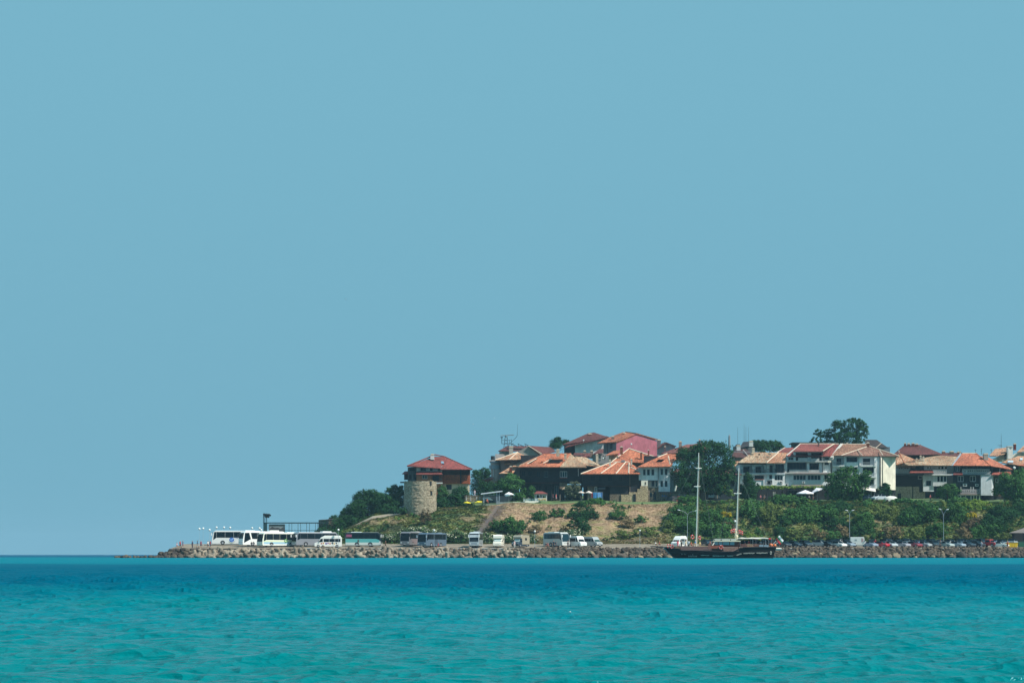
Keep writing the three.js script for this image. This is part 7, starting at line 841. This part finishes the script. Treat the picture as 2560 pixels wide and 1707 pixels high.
function march(b, res) { // smooth union of tapered capsules on a grid
  const lo = V3(9, 9, 9), hi = V3(-9, -9, -9); for (const [p, q, r0, r1] of b) for (const [c, r] of [[p, r0], [q, r1]]) { lo.min(c.clone().subScalar(r + 0.03)); hi.max(c.clone().addScalar(r + 0.03)); }
  const size = Math.max(hi.x - lo.x, hi.y - lo.y, hi.z - lo.z), mc = new MarchingCubes(res, new THREE.MeshStandardMaterial(), false, false, 60000), ctr = lo.clone().add(hi).multiplyScalar(0.5), w = V3(); mc.isolation = 0; const k = size / 2 * 1.08;
  for (let z = 0; z < res; z++) for (let y = 0; y < res; y++) for (let x = 0; x < res; x++) { w.set((x - res / 2) / (res / 2) * k + ctr.x, (y - res / 2) / (res / 2) * k + ctr.y, (z - res / 2) / (res / 2) * k + ctr.z); let d = 9; if (w.x > lo.x - 0.05 && w.x < hi.x + 0.05 && w.z > lo.z - 0.05 && w.z < hi.z + 0.05) for (const [p, q, r0, r1] of b) { const dx = q.x - p.x, dy = q.y - p.y, dz = q.z - p.z, l = dx * dx + dy * dy + dz * dz || 1e-6, t = clamp(((w.x - p.x) * dx + (w.y - p.y) * dy + (w.z - p.z) * dz) / l), e = Math.hypot(w.x - p.x - dx * t, w.y - p.y - dy * t, w.z - p.z - dz * t) - lerp(r0, r1, t), s = Math.min(0.025, r0 * 0.5), hh = clamp(0.5 + 0.5 * (d - e) / s); d = lerp(d, e, hh) - s * hh * (1 - hh); } mc.field[z * res * res + y * res + x] = -d; }
  mc.update(); const n = mc.count, g = new THREE.BufferGeometry(); g.setAttribute('position', new THREE.BufferAttribute(mc.positionArray.slice(0, n * 3), 3)); g.scale(k, k, k); g.translate(ctr.x, ctr.y, ctr.z); g.computeVertexNormals(); g.setAttribute('normal', new THREE.BufferAttribute(mc.normalArray.slice(0, n * 3), 3)); g.userData.raw = true; return g;
}
const geoOf = (pose, what) => (bodyGeo[pose + what] ??= march(bones(POSE[pose], what), { skin: 84, shirt: 34, legs: 34, long: 44, hair: 20, shoes: 30 }[what]));
function person(label, px, py, D, pose, yaw, o = {}) { // feet (or seat level of the deck) at the given pixel
  const p = V(px, py, D); if (o.ground) p.y = H(p.x, p.z) + 0.04; const t = T('person', label, 'person', p, o.group); offs.set(t, V3(0, 0, 0)); t.rotation.y = yaw * Math.PI / 180; const s = o.s ?? 1; t.scale.setScalar(s);
  A(t, 'body', geoOf(pose, 'skin'), M(o.skin ?? 0xb98568, 0.7)); A(t, 'shirt', geoOf(pose, 'shirt'), M(o.shirt ?? 0xffffff, 0.85)); A(t, o.long ? 'trousers' : 'shorts', geoOf(pose, o.long ? 'long' : 'legs'), M(o.pants ?? 0x2b3440, 0.85)); A(t, 'hair', geoOf(pose, 'hair'), M(o.hair ?? 0x2a1e18, 0.8)); A(t, 'shoes', geoOf(pose, 'shoes'), M(o.shoes ?? 0x3a3633, 0.8)); return t;
}
{ const g = { ground: 1 };
  person('person in pale clothes sitting at the very tip of the quay', 441, 1364, 508, 'sit', 60, { ...g, shirt: 0xb9a7b4, pants: 0x8c8794 }); person('person in red top near the tip of the quay', 449.5, 1364, 508.5, 'stand', 30, { ...g, shirt: 0xb0393f, hair: 0xd8d0c0 }); person('person in dark shirt beside the one in red at the tip', 456, 1364, 508, 'walk', 70, { ...g, shirt: 0x3c4466, pants: 0x8a7080 });
  person('person in dark blue standing alone on the quay end', 480, 1364, 508, 'stand', -40, { ...g, shirt: 0x1d3a6b, pants: 0x16294c, long: 1 }); person('person in teal top leaning left of the maroon one', 493, 1364, 509, 'walk', -80, { ...g, shirt: 0x33709a, pants: 0x9aa8ac }); person('person in maroon top left of the leftmost coach', 501.5, 1364, 508.5, 'stand', 20, { ...g, shirt: 0x8a2f48, pants: 0x4a4458 });
  person('person in white top just left of the leftmost coach', 519, 1364, 508, 'walk', 40, { ...g, shirt: 0xe2d8cc, pants: 0x5a3a40 }); person('person in red top touching the nose of the leftmost coach', 525, 1364, 509, 'stand', -30, { ...g, shirt: 0xb23e46, pants: 0x48506a });
  person('person in brown walking right of the turquoise coach', 963, 1364, 508, 'walk', 90, { ...g, shirt: 0x5a4438, pants: 0x4a3c34, long: 1 }); person('person in bright red leaning at the blue grey coach door', 1096, 1364, 507, 'sit', -60, { ...g, shirt: 0xc02448, pants: 0x1a2434 }); person('person in white beside the dark fronted camper van', 1286, 1364, 508, 'stand', 0, { ...g, shirt: 0xe0c4c4, pants: 0xd8d8d4, long: 1 });
  person('person in dark clothes standing tall before the pale grey coach', 1384, 1364, 507, 'stand', 15, { ...g, shirt: 0x1d2a3c, pants: 0x161f2c, long: 1, s: 1.05 }); person('person crouching in front of the pale grey coach rear', 1365.5, 1366, 507, 'sit', -20, { ...g, shirt: 0x2c3442, pants: 0x20262e }); person('second seated person beside the crouching one', 1369.5, 1366, 507.5, 'sit', 20, { ...g, shirt: 0x8a4a50, pants: 0x262c34 }); person('person in blue grey between tall one and coach nose', 1390.5, 1366, 507, 'walk', 60, { ...g, shirt: 0x2e4058, pants: 0x1c2733, s: 0.85 }); person('person in dark top at the nose of the pale grey coach', 1420, 1364, 507.5, 'stand', 30, { ...g, shirt: 0x2c3038, pants: 0x3a3c44, long: 1 });
  person('person in black jacket by the single arm lamp', 2351.5, 1364, 507.5, 'stand', 60, { ...g, shirt: 0x12161c, pants: 0x101418, long: 1, s: 1.08 }); person('person in white top left of the red pickup', 2455.5, 1364, 507.5, 'walk', -80, { ...g, shirt: 0xd8d4dc, pants: 0x5b6a84, long: 1 }); person('person in red shirt between old white car and skip', 2520.5, 1364, 507.5, 'phone', -30, { ...g, shirt: 0xc04a38, pants: 0x5a2a2e }); person('person in red standing behind the silver blue car', 2189.5, 1364, 516, 'stand', 10, { ...g, shirt: 0xa82038, pants: 0x52202c, long: 1 });
  const D = 433.5, GD = 'people aboard the ship', dk = (l, x, y, pose, yaw, o) => person(l, x, y, D, pose, yaw, { group: GD, ...o });
  dk('person in pink top on the foredeck before the white van', 1695, 1369, 'stand', 20, { shirt: 0xe0566e, pants: 0xd07080, skin: 0xb06a50, s: 0.9 }); dk('person in dark green on the foredeck', 1704, 1370, 'stand', -40, { shirt: 0x2c3a36, pants: 0x262c2c, long: 1, s: 0.9 }); dk('person in pale yellow top leaning on the foredeck rail', 1715, 1370, 'phone', 60, { shirt: 0xc8b890, pants: 0x8a7a70, s: 0.95 }); dk('person in white t shirt turned away on the foredeck', 1722.5, 1371, 'stand', 150, { shirt: 0xe4e6ea, pants: 0x4a4a40, s: 1.05 });
  dk('person in bright blue shirt sitting by the foremast', 1739, 1365.5, 'sit', -70, { shirt: 0x2a8ac6, pants: 0xb08a70, hair: 0xd8d0d4 }); dk('sunbather seated left of the one in bright blue', 1728.5, 1367.5, 'sit', 30, { shirt: 0xb0664e, pants: 0x7a3a32, skin: 0xb87048, s: 0.85 }); dk('sunbather in cream right of the foremast', 1750, 1366.5, 'sit', 10, { shirt: 0xd8c888, pants: 0xc0a468, s: 0.9 }); dk('bare shouldered sunbather near the cabin windscreen', 1776, 1366.5, 'sit', -30, { shirt: 0xb07060, pants: 0x8a4a40, skin: 0xb0745c, s: 0.9 });
  dk('person in red bending at the tip of the bow', 1648, 1366, 'sit', 80, { shirt: 0xb03a38, pants: 0x5c3430, s: 0.85 }); dk('person in white sitting on the bowsprit', 1639, 1366, 'sit', 60, { shirt: 0xd8d8d4, pants: 0x44303a, s: 0.85 }); dk('person in red under the ship awning', 1873, 1366, 'sit', -20, { shirt: 0xb04048, pants: 0x30343a }); dk('person in dark blue under the ship awning', 1862, 1366, 'sit', 40, { shirt: 0x37425a, pants: 0x262c36 }); dk('person in grey under the right half of the awning', 1890, 1366, 'sit', 0, { shirt: 0x5a6270, pants: 0x262c36 }); dk('person in pale shirt near the stern under the awning', 1903, 1366, 'sit', -30, { shirt: 0x9aa4a8, pants: 0x2c343c });
  const up = (l, x, y, D2, pose, yaw, o) => person(l, x, y, D2, pose, yaw, o);
  up('person in pink walking past the dark timber house', 1390, 1251, 571, 'walk', 70, { shirt: 0xd8707a, pants: 0xb89aa0, s: 1.05 }); up('person in purple beside the one in pink', 1382, 1251, 571.5, 'walk', 70, { shirt: 0x4a3a5c, pants: 0x3a3448 }); up('person in pale shirt at the dark timber house door', 1413, 1251, 571.5, 'stand', 0, { shirt: 0xa8b0c4, pants: 0x28323e }); up('person in red towel on the terrace under the pergola', 1217.5, 1258, 563, 'sit', 40, { shirt: 0xc86a50, pants: 0x8a4a40, skin: 0xc0704e }); up('person in white behind the stone terrace wall', 1186.5, 1240, 578, 'stand', 0, { shirt: 0xd8ccd8, pants: 0xc8c0cc, long: 1 }); up('person in pink left of the stone terrace wall', 1168, 1243, 575, 'stand', 30, { shirt: 0xd08a98, pants: 0xdcd4d8 });
  up('diner in pink under the vine pergola', 1902, 1249, 579, 'sit', 20, { shirt: 0xc87a8a, pants: 0x3a3a44 }); up('diner in white under the vine pergola', 1912, 1249, 579, 'sit', -30, { shirt: 0xd8c0c4, pants: 0x3a3a44 }); up('diner in pale clothes under the white parasols', 2024, 1249, 579, 'sit', 10, { shirt: 0xd0c8c8, pants: 0x3a3a44 }); up('second diner under the white parasols', 2034, 1249, 579.5, 'sit', -20, { shirt: 0xb8a8a8, pants: 0x3a3a44 }); up('person in red before the dark gap under the grey bays', 2327, 1252, 577, 'stand', 20, { shirt: 0xb85a60, pants: 0x39404c });
}
// ---------- lamps, terrace, stage and small things ----------
function globe(label, px, py, D, r = 0.27) { const b = ground(px, D), y = WY(py, D), t = T('globe_lamp', label, 'lamp', b, 'globe lamps along the quay'); A(t, 'pole', rod(b.clone(), V3(b.x, y - r * 0.8, b.z), 0.04, 0.03, 6), M(0x9db2bd, 0.5)); A(t, 'base', rod(b.clone(), V3(b.x, b.y + 0.5, b.z), 0.08, 0.05, 8), M(0x9db2bd, 0.5)); A(t, 'globe', new THREE.SphereGeometry(r, 16, 12).translate(b.x, y, b.z), M(0xe9ebe6, 0.35)); A(t, 'collar', new THREE.CylinderGeometry(0.12, 0.1, 0.12, 10).translate(b.x, y - r * 0.95, b.z), M(0x767d80, 0.5)); }
[['first white globe lamp from the left above the quay end', 497.5, 1322, 519], ['second white globe lamp from the left above the quay end', 507, 1321, 520], ['lowest white globe lamp left of the leftmost coach roof', 523, 1324.5, 517], ['white globe lamp above the front of the leftmost coach', 540.5, 1318.5, 527], ['white globe lamp above the middle of the leftmost coach', 559, 1318.5, 528], ['white globe lamp above the rear half of the leftmost coach', 574.5, 1319, 528], ['white globe lamp left of the dark stage tower', 629.5, 1320, 528], ['white globe lamp touching the stage tower side', 648, 1320.5, 529], ['white globe lamp low against the coach roofs by the stage tower', 652.5, 1325, 526],
  ['white globe lamp beside the white minibus', 845.5, 1324.5, 508], ['white globe lamp in front of the blue grey coach', 1085, 1325.5, 507.5], ['white globe lamp right of the two camper vans', 1337, 1328.5, 508], ['small globe lamp left of the ship bow', 1600, 1326, 509, 0.22], ['white globe lamp close left of the mainmast', 1838.5, 1303, 522, 0.3]].forEach((a) => globe(...a));
function street(label, px, py, D, arms) { const b = ground(px, D), y = WY(py, D), t = T('street_lamp', label, 'street lamp', b); A(t, 'pole', [rod(b.clone(), V3(b.x, b.y + 1.4, b.z), 0.1, 0.1, 10), rod(V3(b.x, b.y + 1.4, b.z), V3(b.x, y - 0.6, b.z), 0.075, 0.055, 10)], M(0x87939a, 0.5)); for (const [dx, dy] of arms) { const e = V3(b.x + dx, y + dy, b.z + 0.2), pts = [V3(b.x, y - 0.7, b.z), V3(b.x + dx * 0.25, y - 0.25 + dy * 0.3, b.z), e]; A(t, 'arm', new THREE.TubeGeometry(new THREE.CatmullRomCurve3(pts), 10, 0.055, 6), M(0x87939a, 0.5)); A(t, 'lamp_head', new THREE.SphereGeometry(1, 12, 8).scale(0.42, 0.12, 0.17).rotateZ(Math.sign(dx) * 0.25).translate(e.x + Math.sign(dx) * 0.2, e.y, e.z), M(0xc3c9ca, 0.35)); } return t; }
street('tall street lamp with two long arms left of the foremast', 1719, 1280, 514, [[-2.0, 0.5], [2.0, 0.35]]); street('tall street lamp with two short arms among the parked cars', 2125, 1281, 514, [[-0.6, 0.55], [0.6, 0.55]]); street('tall street lamp with one bent arm and a far lamp head', 2360, 1283, 514, [[0.75, 0.95], [-0.75, 1.05]]);
{ // open air stage far left
  const D = 556, t = T('stage_tower', 'dark steel light tower of the open air stage behind the coaches', 'stage tower', ground(665, D)), g0 = 1360, dk = M(0x16353c, 0.7); A(t, 'base_panel', bx(657.5, 1306, 666.5, g0, D, 0.8), M(0x133f45, 0.8)); for (const x of [658, 661.5, 666]) A(t, 'post', rodp([x, 1307, D], [x, 1284, D], 0.11), dk); A(t, 'crossbar', [rodp([657, 1285.5, D], [674, 1286.5, D], 0.14), rodp([658, 1291, D], [671, 1290, D], 0.1)], dk); for (const [x, y] of [[660, 1285], [665, 1285.5], [670, 1286], [673, 1286.5], [664, 1290.5], [669, 1290.5]]) A(t, 'spotlight', rodp([x - 0.5, y - 1, D - 0.3], [x + 1.5, y + 2, D - 0.9], 0.2, 0.3, 8), M(0x1c2a30, 0.6));
  const f = T('stage_truss', 'long dark steel truss frame of the open air stage', 'truss', ground(750, D)); A(f, 'top_rail', [rodp([666, 1306.5, D], [822, 1306.5, D], 0.11), rodp([666, 1308, D + 1], [822, 1308, D + 1], 0.07)], dk); A(f, 'lower_rail', rodp([700, 1326, D], [822, 1326, D], 0.08), dk); for (const x of [722, 729, 744.5, 751, 766, 773, 788, 794, 810, 816]) A(f, 'post', rodp([x, 1306, D], [x, 1362, D], 0.06), dk);
  const s = T('stage_screen', 'worn white and grey stage backdrop panel under the truss', 'stage panel', ground(690, D + 2)); A(s, 'panel', bx(672, 1311.5, 711, 1362, D + 2, 0.3), M(0x8f9a9e, 0.8, { map: TX.plaster })); A(s, 'torn_banner', polyW([[673, 1322], [680, 1316], [687, 1320], [694, 1318.5], [701, 1322], [706, 1318], [711, 1319], [711, 1334], [673, 1334]], D + 1.9, 0.05), M(0x4b4e52, 0.9)); A(s, 'frame', [rodp([671.5, 1311, D + 1.9], [711.5, 1311, D + 1.9], 0.1), rodp([711, 1311, D + 1.9], [711, 1362, D + 1.9], 0.1), rodp([672, 1311, D + 1.9], [672, 1362, D + 1.9], 0.1)], M(0x4a555c, 0.7));
  const w = T('stone_shed', 'low flat roofed stone building at the foot of the left slope', 'building', ground(850, 584)); A(w, 'wall', slab([V(821, 1365, 582), V(884, 1365, 588), V(884, 1294, 588), V(821, 1299, 582)], 5), stoneM(0x7b7774)); A(w, 'roof', slab([V(820, 1297.5, 581.5), V(886, 1292.5, 587.5), V(886, 1291.5, 594), V(820, 1296.5, 590)], 0.25), M(0x3c4046, 0.9));
  const h = T('roof_hut', 'small square stone hut with flat roof on the left skyline', 'hut', ground(884, 600)); A(h, 'wall', bx(876, 1262.5, 894, 1310, 600, 2), stoneM(0x6f6a68)); A(h, 'roof', bx(871, 1261, 895, 1263, 599.7, 2.6), M(0x42464b, 0.9)); A(h, 'opening', bx(880, 1266, 885, 1272, 599.9, 0.2), darkIn);
}
{ // terrace left of the gazebo
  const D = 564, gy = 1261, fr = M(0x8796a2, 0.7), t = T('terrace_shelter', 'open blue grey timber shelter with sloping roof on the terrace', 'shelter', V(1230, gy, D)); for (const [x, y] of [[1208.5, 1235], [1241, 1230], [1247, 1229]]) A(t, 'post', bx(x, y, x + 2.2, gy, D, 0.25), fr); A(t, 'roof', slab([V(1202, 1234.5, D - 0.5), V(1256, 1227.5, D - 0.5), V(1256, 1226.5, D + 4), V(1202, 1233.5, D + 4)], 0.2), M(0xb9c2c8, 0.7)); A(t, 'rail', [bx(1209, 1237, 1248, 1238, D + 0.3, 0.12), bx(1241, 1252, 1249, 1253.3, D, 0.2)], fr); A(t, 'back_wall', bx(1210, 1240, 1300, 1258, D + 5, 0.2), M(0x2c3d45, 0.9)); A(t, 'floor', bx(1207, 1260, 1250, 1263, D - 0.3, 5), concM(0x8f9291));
  const parasol = (label, px, py, w, D2, color, tilt = 0, fold = 0.16, gy2 = gy) => { const p = V(px, py, D2), R0 = w * D2 / FOC / 2, b = V3(p.x, WY(gy2, D2), p.z), o = T('parasol', label, 'parasol', b, 'terrace parasols'); const m = 8, pos = [], rim = [], top = V3(0, R0 * (fold + 0.28), 0); for (let i = 0; i < m; i++) { const a = i / m * 6.2832; rim.push(V3(Math.cos(a) * R0, 0, Math.sin(a) * R0 * 0.95)); } for (let i = 0; i < m; i++) { const a = rim[i], c = rim[(i + 1) % m], ma = a.clone().add(c).multiplyScalar(0.5 * 0.96); ma.y = 0.06; const va = a.clone(), vc = c.clone(); va.y -= 0.22; vc.y -= 0.22; const ml = a.clone().lerp(c, 0.5); ml.y = -0.18; pos.push(...[top, c, ma, top, ma, a, a, ma, ml, a, ml, va, ma, c, ml, c, vc, ml].flatMap((q) => q.toArray())); } const g = new THREE.BufferGeometry(); g.setAttribute('position', new THREE.Float32BufferAttribute(pos, 3)); g.computeVertexNormals(); A(o, 'canopy', g.rotateZ(tilt).translate(p.x, p.y, p.z), M(color, 0.85, { side: THREE.DoubleSide })); A(o, 'pole', rod(b, V3(p.x, p.y + R0 * 0.3, p.z), 0.045, 0.04, 6), M(0x8a8f90, 0.6)); A(o, 'foot', new THREE.CylinderGeometry(0.3, 0.34, 0.14, 12).translate(b.x, b.y + 0.07, b.z), M(0x77797a, 0.8)); };
  parasol('white parasol half hidden inside the terrace shelter', 1221, 1246.5, 22, D + 1.5, 0xe9e4e0, -0.25); parasol('white parasol right of the terrace shelter', 1272, 1235.5, 24, D + 2, 0xeeeaea, 0.05, 0.2); parasol('yellow parasol left of its twin below the stone wall', 1167.5, 1256.5, 19, D - 1, 0xe2cf2a, 0, 0.05, 1268); parasol('yellow parasol right of its twin, tilted toward the shelter', 1195, 1255, 20, D - 1, 0xe2cf2a, 0.18, 0.05, 1266);
  parasol('small beige parasol left of the hanging clothes stall', 1453, 1231, 17, 570, 0xd8cac0, 0, 0.12, 1252); parasol('small beige parasol next to the hanging clothes', 1472, 1231, 18, 570, 0xd9cbc2, 0, 0.2, 1252); parasol('broad tan parasol at the corner of the dark timber house', 1412, 1222, 16, 572, 0xc9a886, 0.1, 0.25, 1252); parasol('large white restaurant parasol before the vine pergola', 2014, 1233, 44, 573, 0xe9e8ee, 0, 0.1, 1252); parasol('large white parasol tilted up beside the hotel tree', 2044, 1226, 34, 574, 0xe6e0e4, 0.35, 0.15, 1252);
  const st = T('canopy_stall', 'white cloth canopy below the cream hotel', 'canopy', V(2175, 1250, 572)); A(st, 'canopy', slab([V(2158, 1223, 571), V(2190, 1231, 571), V(2190, 1222, 575), V(2162, 1219, 575)], 0.06), fineM(0xeae4d8)); for (const [x, y] of [[2160, 1223], [2188, 1230]]) A(st, 'pole', rodp([x, y, 571.2], [x, 1252, 571.2], 0.05), steel);
  const sw = T('terrace_wall', 'pale stone terrace wall with white posts behind the yellow parasols', 'wall', V(1185, 1252, D + 3)); A(sw, 'wall', bx(1162, 1241, 1207, 1253, D + 3, 0.4), stoneM(0xb3aca0)); for (const x of [1165, 1176, 1191, 1199]) A(sw, 'post', bx(x, 1238, x + 1.2, 1252, D + 2.9, 0.1), white); A(sw, 'coping', bx(1161, 1238.5, 1208, 1241, D + 2.9, 0.7), stoneM(0x9b9186));
  const lw = T('low_wall', 'low grey terrace wall with a white painted section', 'wall', V(1290, 1262, D - 1)); A(lw, 'wall', [bx(1243, 1255, 1283, 1263, D - 1, 0.3), bx(1301, 1254.5, 1312, 1262, D - 1, 0.3)], concM(0x97a0a4)); A(lw, 'white_section', bx(1283, 1254.5, 1301, 1262, D - 1.02, 0.35), fineM(0xdddccf)); A(lw, 'white_curb', slab([V(1312, 1252.5, D - 0.8), V(1350, 1252, D + 1.5), V(1350, 1254, D + 1.5), V(1312, 1262, D - 0.8)], 0.3), fineM(0xd5d8cc));
  const gz = T('gazebo', 'white gazebo with small red roof and tied curtains', 'gazebo', V(1352, 1252, 567)), GD = 567; A(gz, 'roof', [roofP([[1335, 1234, 565], [1369, 1234, 565], [1356, 1228, 568], [1342, 1228, 568]], 0.12), roofP([[1369, 1234, 565], [1369, 1233.5, 571], [1356, 1228, 568.1]], 0.12)], RED); A(gz, 'fascia', bx(1335.5, 1234, 1368.5, 1236, 565.3, 0.2), white); for (const x of [1337, 1352, 1366]) A(gz, 'post', bx(x, 1235, x + 1.6, 1252, 565.5, 0.2), white); A(gz, 'counter', bx(1337, 1245.5, 1345, 1252, 565.4, 0.3), fineM(0xc9d2d0)); A(gz, 'sign_board', bx(1345, 1245, 1367, 1252, 565.25, 0.15), fineM(0xe4e2d6)); A(gz, 'sign_figure', [0, 1, 2, 3, 4].map((i) => new THREE.TorusGeometry(0.2, 0.05, 4, 9, 4.2 + i * 0.3).rotateZ(i * 1.7).translate(WX(1348 + i * 4, 565.2), WY(1248.5, 565.2), -565.18)), M(0xd9b04a, 0.7)); for (const [x, k] of [[1340, 1], [1350, -1], [1356, 1], [1364, -1]]) A(gz, 'curtain', polyW([[x, 1236], [x + 4 * k, 1236], [x + 1.2 * k, 1242], [x + 0.6 * k, 1246], [x - 0.4 * k, 1246]], 565.7, 0.08), fineM(0xd6dcdc)); A(gz, 'bottle_crate', bx(1361, 1237, 1363.5, 1244, 566, 0.3), M(0xa8b030, 0.6));
  const pl = (label, x0, x1) => { const o = T('planter', label, 'planter', V((x0 + x1) / 2, 1252, 566), 'white planters'); A(o, 'box', [bx(x0, 1247.5, x1, 1253, 566, 0.7), bx(x0 - 0.4, 1246.5, x1 + 0.4, 1247.5, 565.9, 0.9)], fineM(0xcfd8d6)); srand(x0); tag(A(o, 'flowers', leaves([{ c: V((x0 + x1) / 2, 1245.8, 566.4), r: V3((x1 - x0) * 0.05, 0.22, 0.3) }], { k: 14, n: 14, ls: 0.16, cols: TONE.bloom }), leafM), null, null, null, 'stuff'); }; pl('white planter box below the conical terrace trees, left', 1308, 1313); pl('white planter box below the conical terrace trees, middle', 1314.5, 1328); pl('white planter box touching the gazebo', 1329.5, 1336.5);
  const rk = T('clothes_rack', 'rack of blue and red clothes hanging at the stall', 'clothes rack', V(1493, 1252, 571)); A(rk, 'rail', [rodp([1478, 1230, 571], [1507, 1230, 571], 0.05), rodp([1478, 1230, 571], [1478, 1251, 571], 0.05), rodp([1507, 1230, 571], [1507, 1251, 571], 0.05)], steel); [[1480, 0x7a2438], [1485.5, 0x2f78b4], [1490, 0x3f8cc8], [1496, 0x6fa0d8], [1500.5, 0x7eaee0], [1504, 0x3a6fae]].forEach(([x, c]) => A(rk, 'garment', polyW([[x - 2, 1231], [x + 2, 1231], [x + 2.8, 1235], [x + 1.8, 1235], [x + 2.1, 1245], [x - 2.1, 1245], [x - 1.8, 1235], [x - 2.8, 1235]], 571, 0.08), M(c, 0.9)));
  const s2 = T('market_stall', 'dark souvenir stall with red cloth under the big round tree', 'stall', V(1690, 1251, 569)); A(s2, 'counter', bx(1666, 1241, 1681, 1252, 569, 1.2), M(0x1d2a38, 0.9)); A(s2, 'counter', bx(1681.5, 1240, 1692, 1252, 569, 1.2), M(0x7a6a70, 0.9)); A(s2, 'red_cloth', slab([V(1691, 1253, 568.4), V(1707, 1253, 568.4), V(1704, 1240, 569.5), V(1694, 1239, 569.5)], 0.06), M(0x7c4038, 0.9)); A(s2, 'goods', [1655, 1660, 1665, 1697, 1712].map((x, i) => bx(x, 1236 + i % 3, x + 3, 1242, 570, 0.4)), M(0x3f5f90, 0.8)); A(s2, 'canopy', bx(1650, 1230.5, 1716, 1232, 569.5, 3), M(0x2a3038, 0.9)); for (const x of [1651, 1680, 1714]) A(s2, 'post', bx(x, 1231, x + 1, 1252, 569.3, 0.1), wdark);
  const fl = T('hanging_banner', 'rolled white cloth hanging left of the big tree trunk', 'banner', V(1689, 1232, 568)); A(fl, 'cloth', new THREE.CapsuleGeometry(0.26, 1.2, 6, 10).rotateZ(-0.25).translate(WX(1689.5, 568), WY(1221, 568), -568), fineM(0xd8d6cc)); A(fl, 'cord', rodp([1690.5, 1215, 568], [1694, 1205, 568], 0.03), black);
  const gl = (label, x, y, a) => { const c = V(x, y, 470), o = T('gull', label, 'gull', c, 'gulls in the air'); const w = (s) => { const p = [V3(0, 0, 0.12), V3(0, 0, -0.12), V3(s * 0.35, 0.14, -0.02), V3(s * 0.35, 0.14, 0.1), V3(s * 0.7, 0.03, -0.06)], g = new THREE.BufferGeometry(); g.setAttribute('position', new THREE.Float32BufferAttribute([0, 1, 2, 0, 2, 3, 3, 2, 4].flatMap((i) => p[i].toArray()), 3)); g.computeVertexNormals(); return g.rotateY(a).translate(c.x, c.y, c.z); }; const m2 = M(0xb9c2c6, 0.8, { side: THREE.DoubleSide }); A(o, 'body', new THREE.SphereGeometry(1, 10, 8).scale(0.1, 0.09, 0.28).rotateY(a).translate(c.x, c.y, c.z), m2); A(o, 'wing', w(1), m2); A(o, 'wing', w(-1), m2); }; gl('tiny gull above the red roofed hotel', 1183, 1060, 0.3); gl('tiny gull flying higher, right of the other gull', 1236, 1045, -0.2); gl('tiny gull far left in open sky', 864, 748, 0.5);
  const sb = (label, x, y) => { const Dw = EYE * FOC / (y - HZ), o = T('float', label, 'float', V3(WX(x, Dw), 0, -Dw), 'white floats on the water'); A(o, 'ball', new THREE.SphereGeometry(Dw * 0.0005, 10, 8).translate(WX(x, Dw), 0.02, -Dw), white); A(o, 'line', rod(V3(WX(x, Dw), 0.02, -Dw), V3(WX(x, Dw) + 0.1, -0.03, -Dw), 0.004), black); }; sb('tiny white float in the middle of the turquoise water', 1425.5, 1534); sb('tiny white float in the dark band below the ship bow', 1691.5, 1437); sb('tiny white float on the left turquoise water', 242, 1546.5);
}
renderer.render(scene, camera);
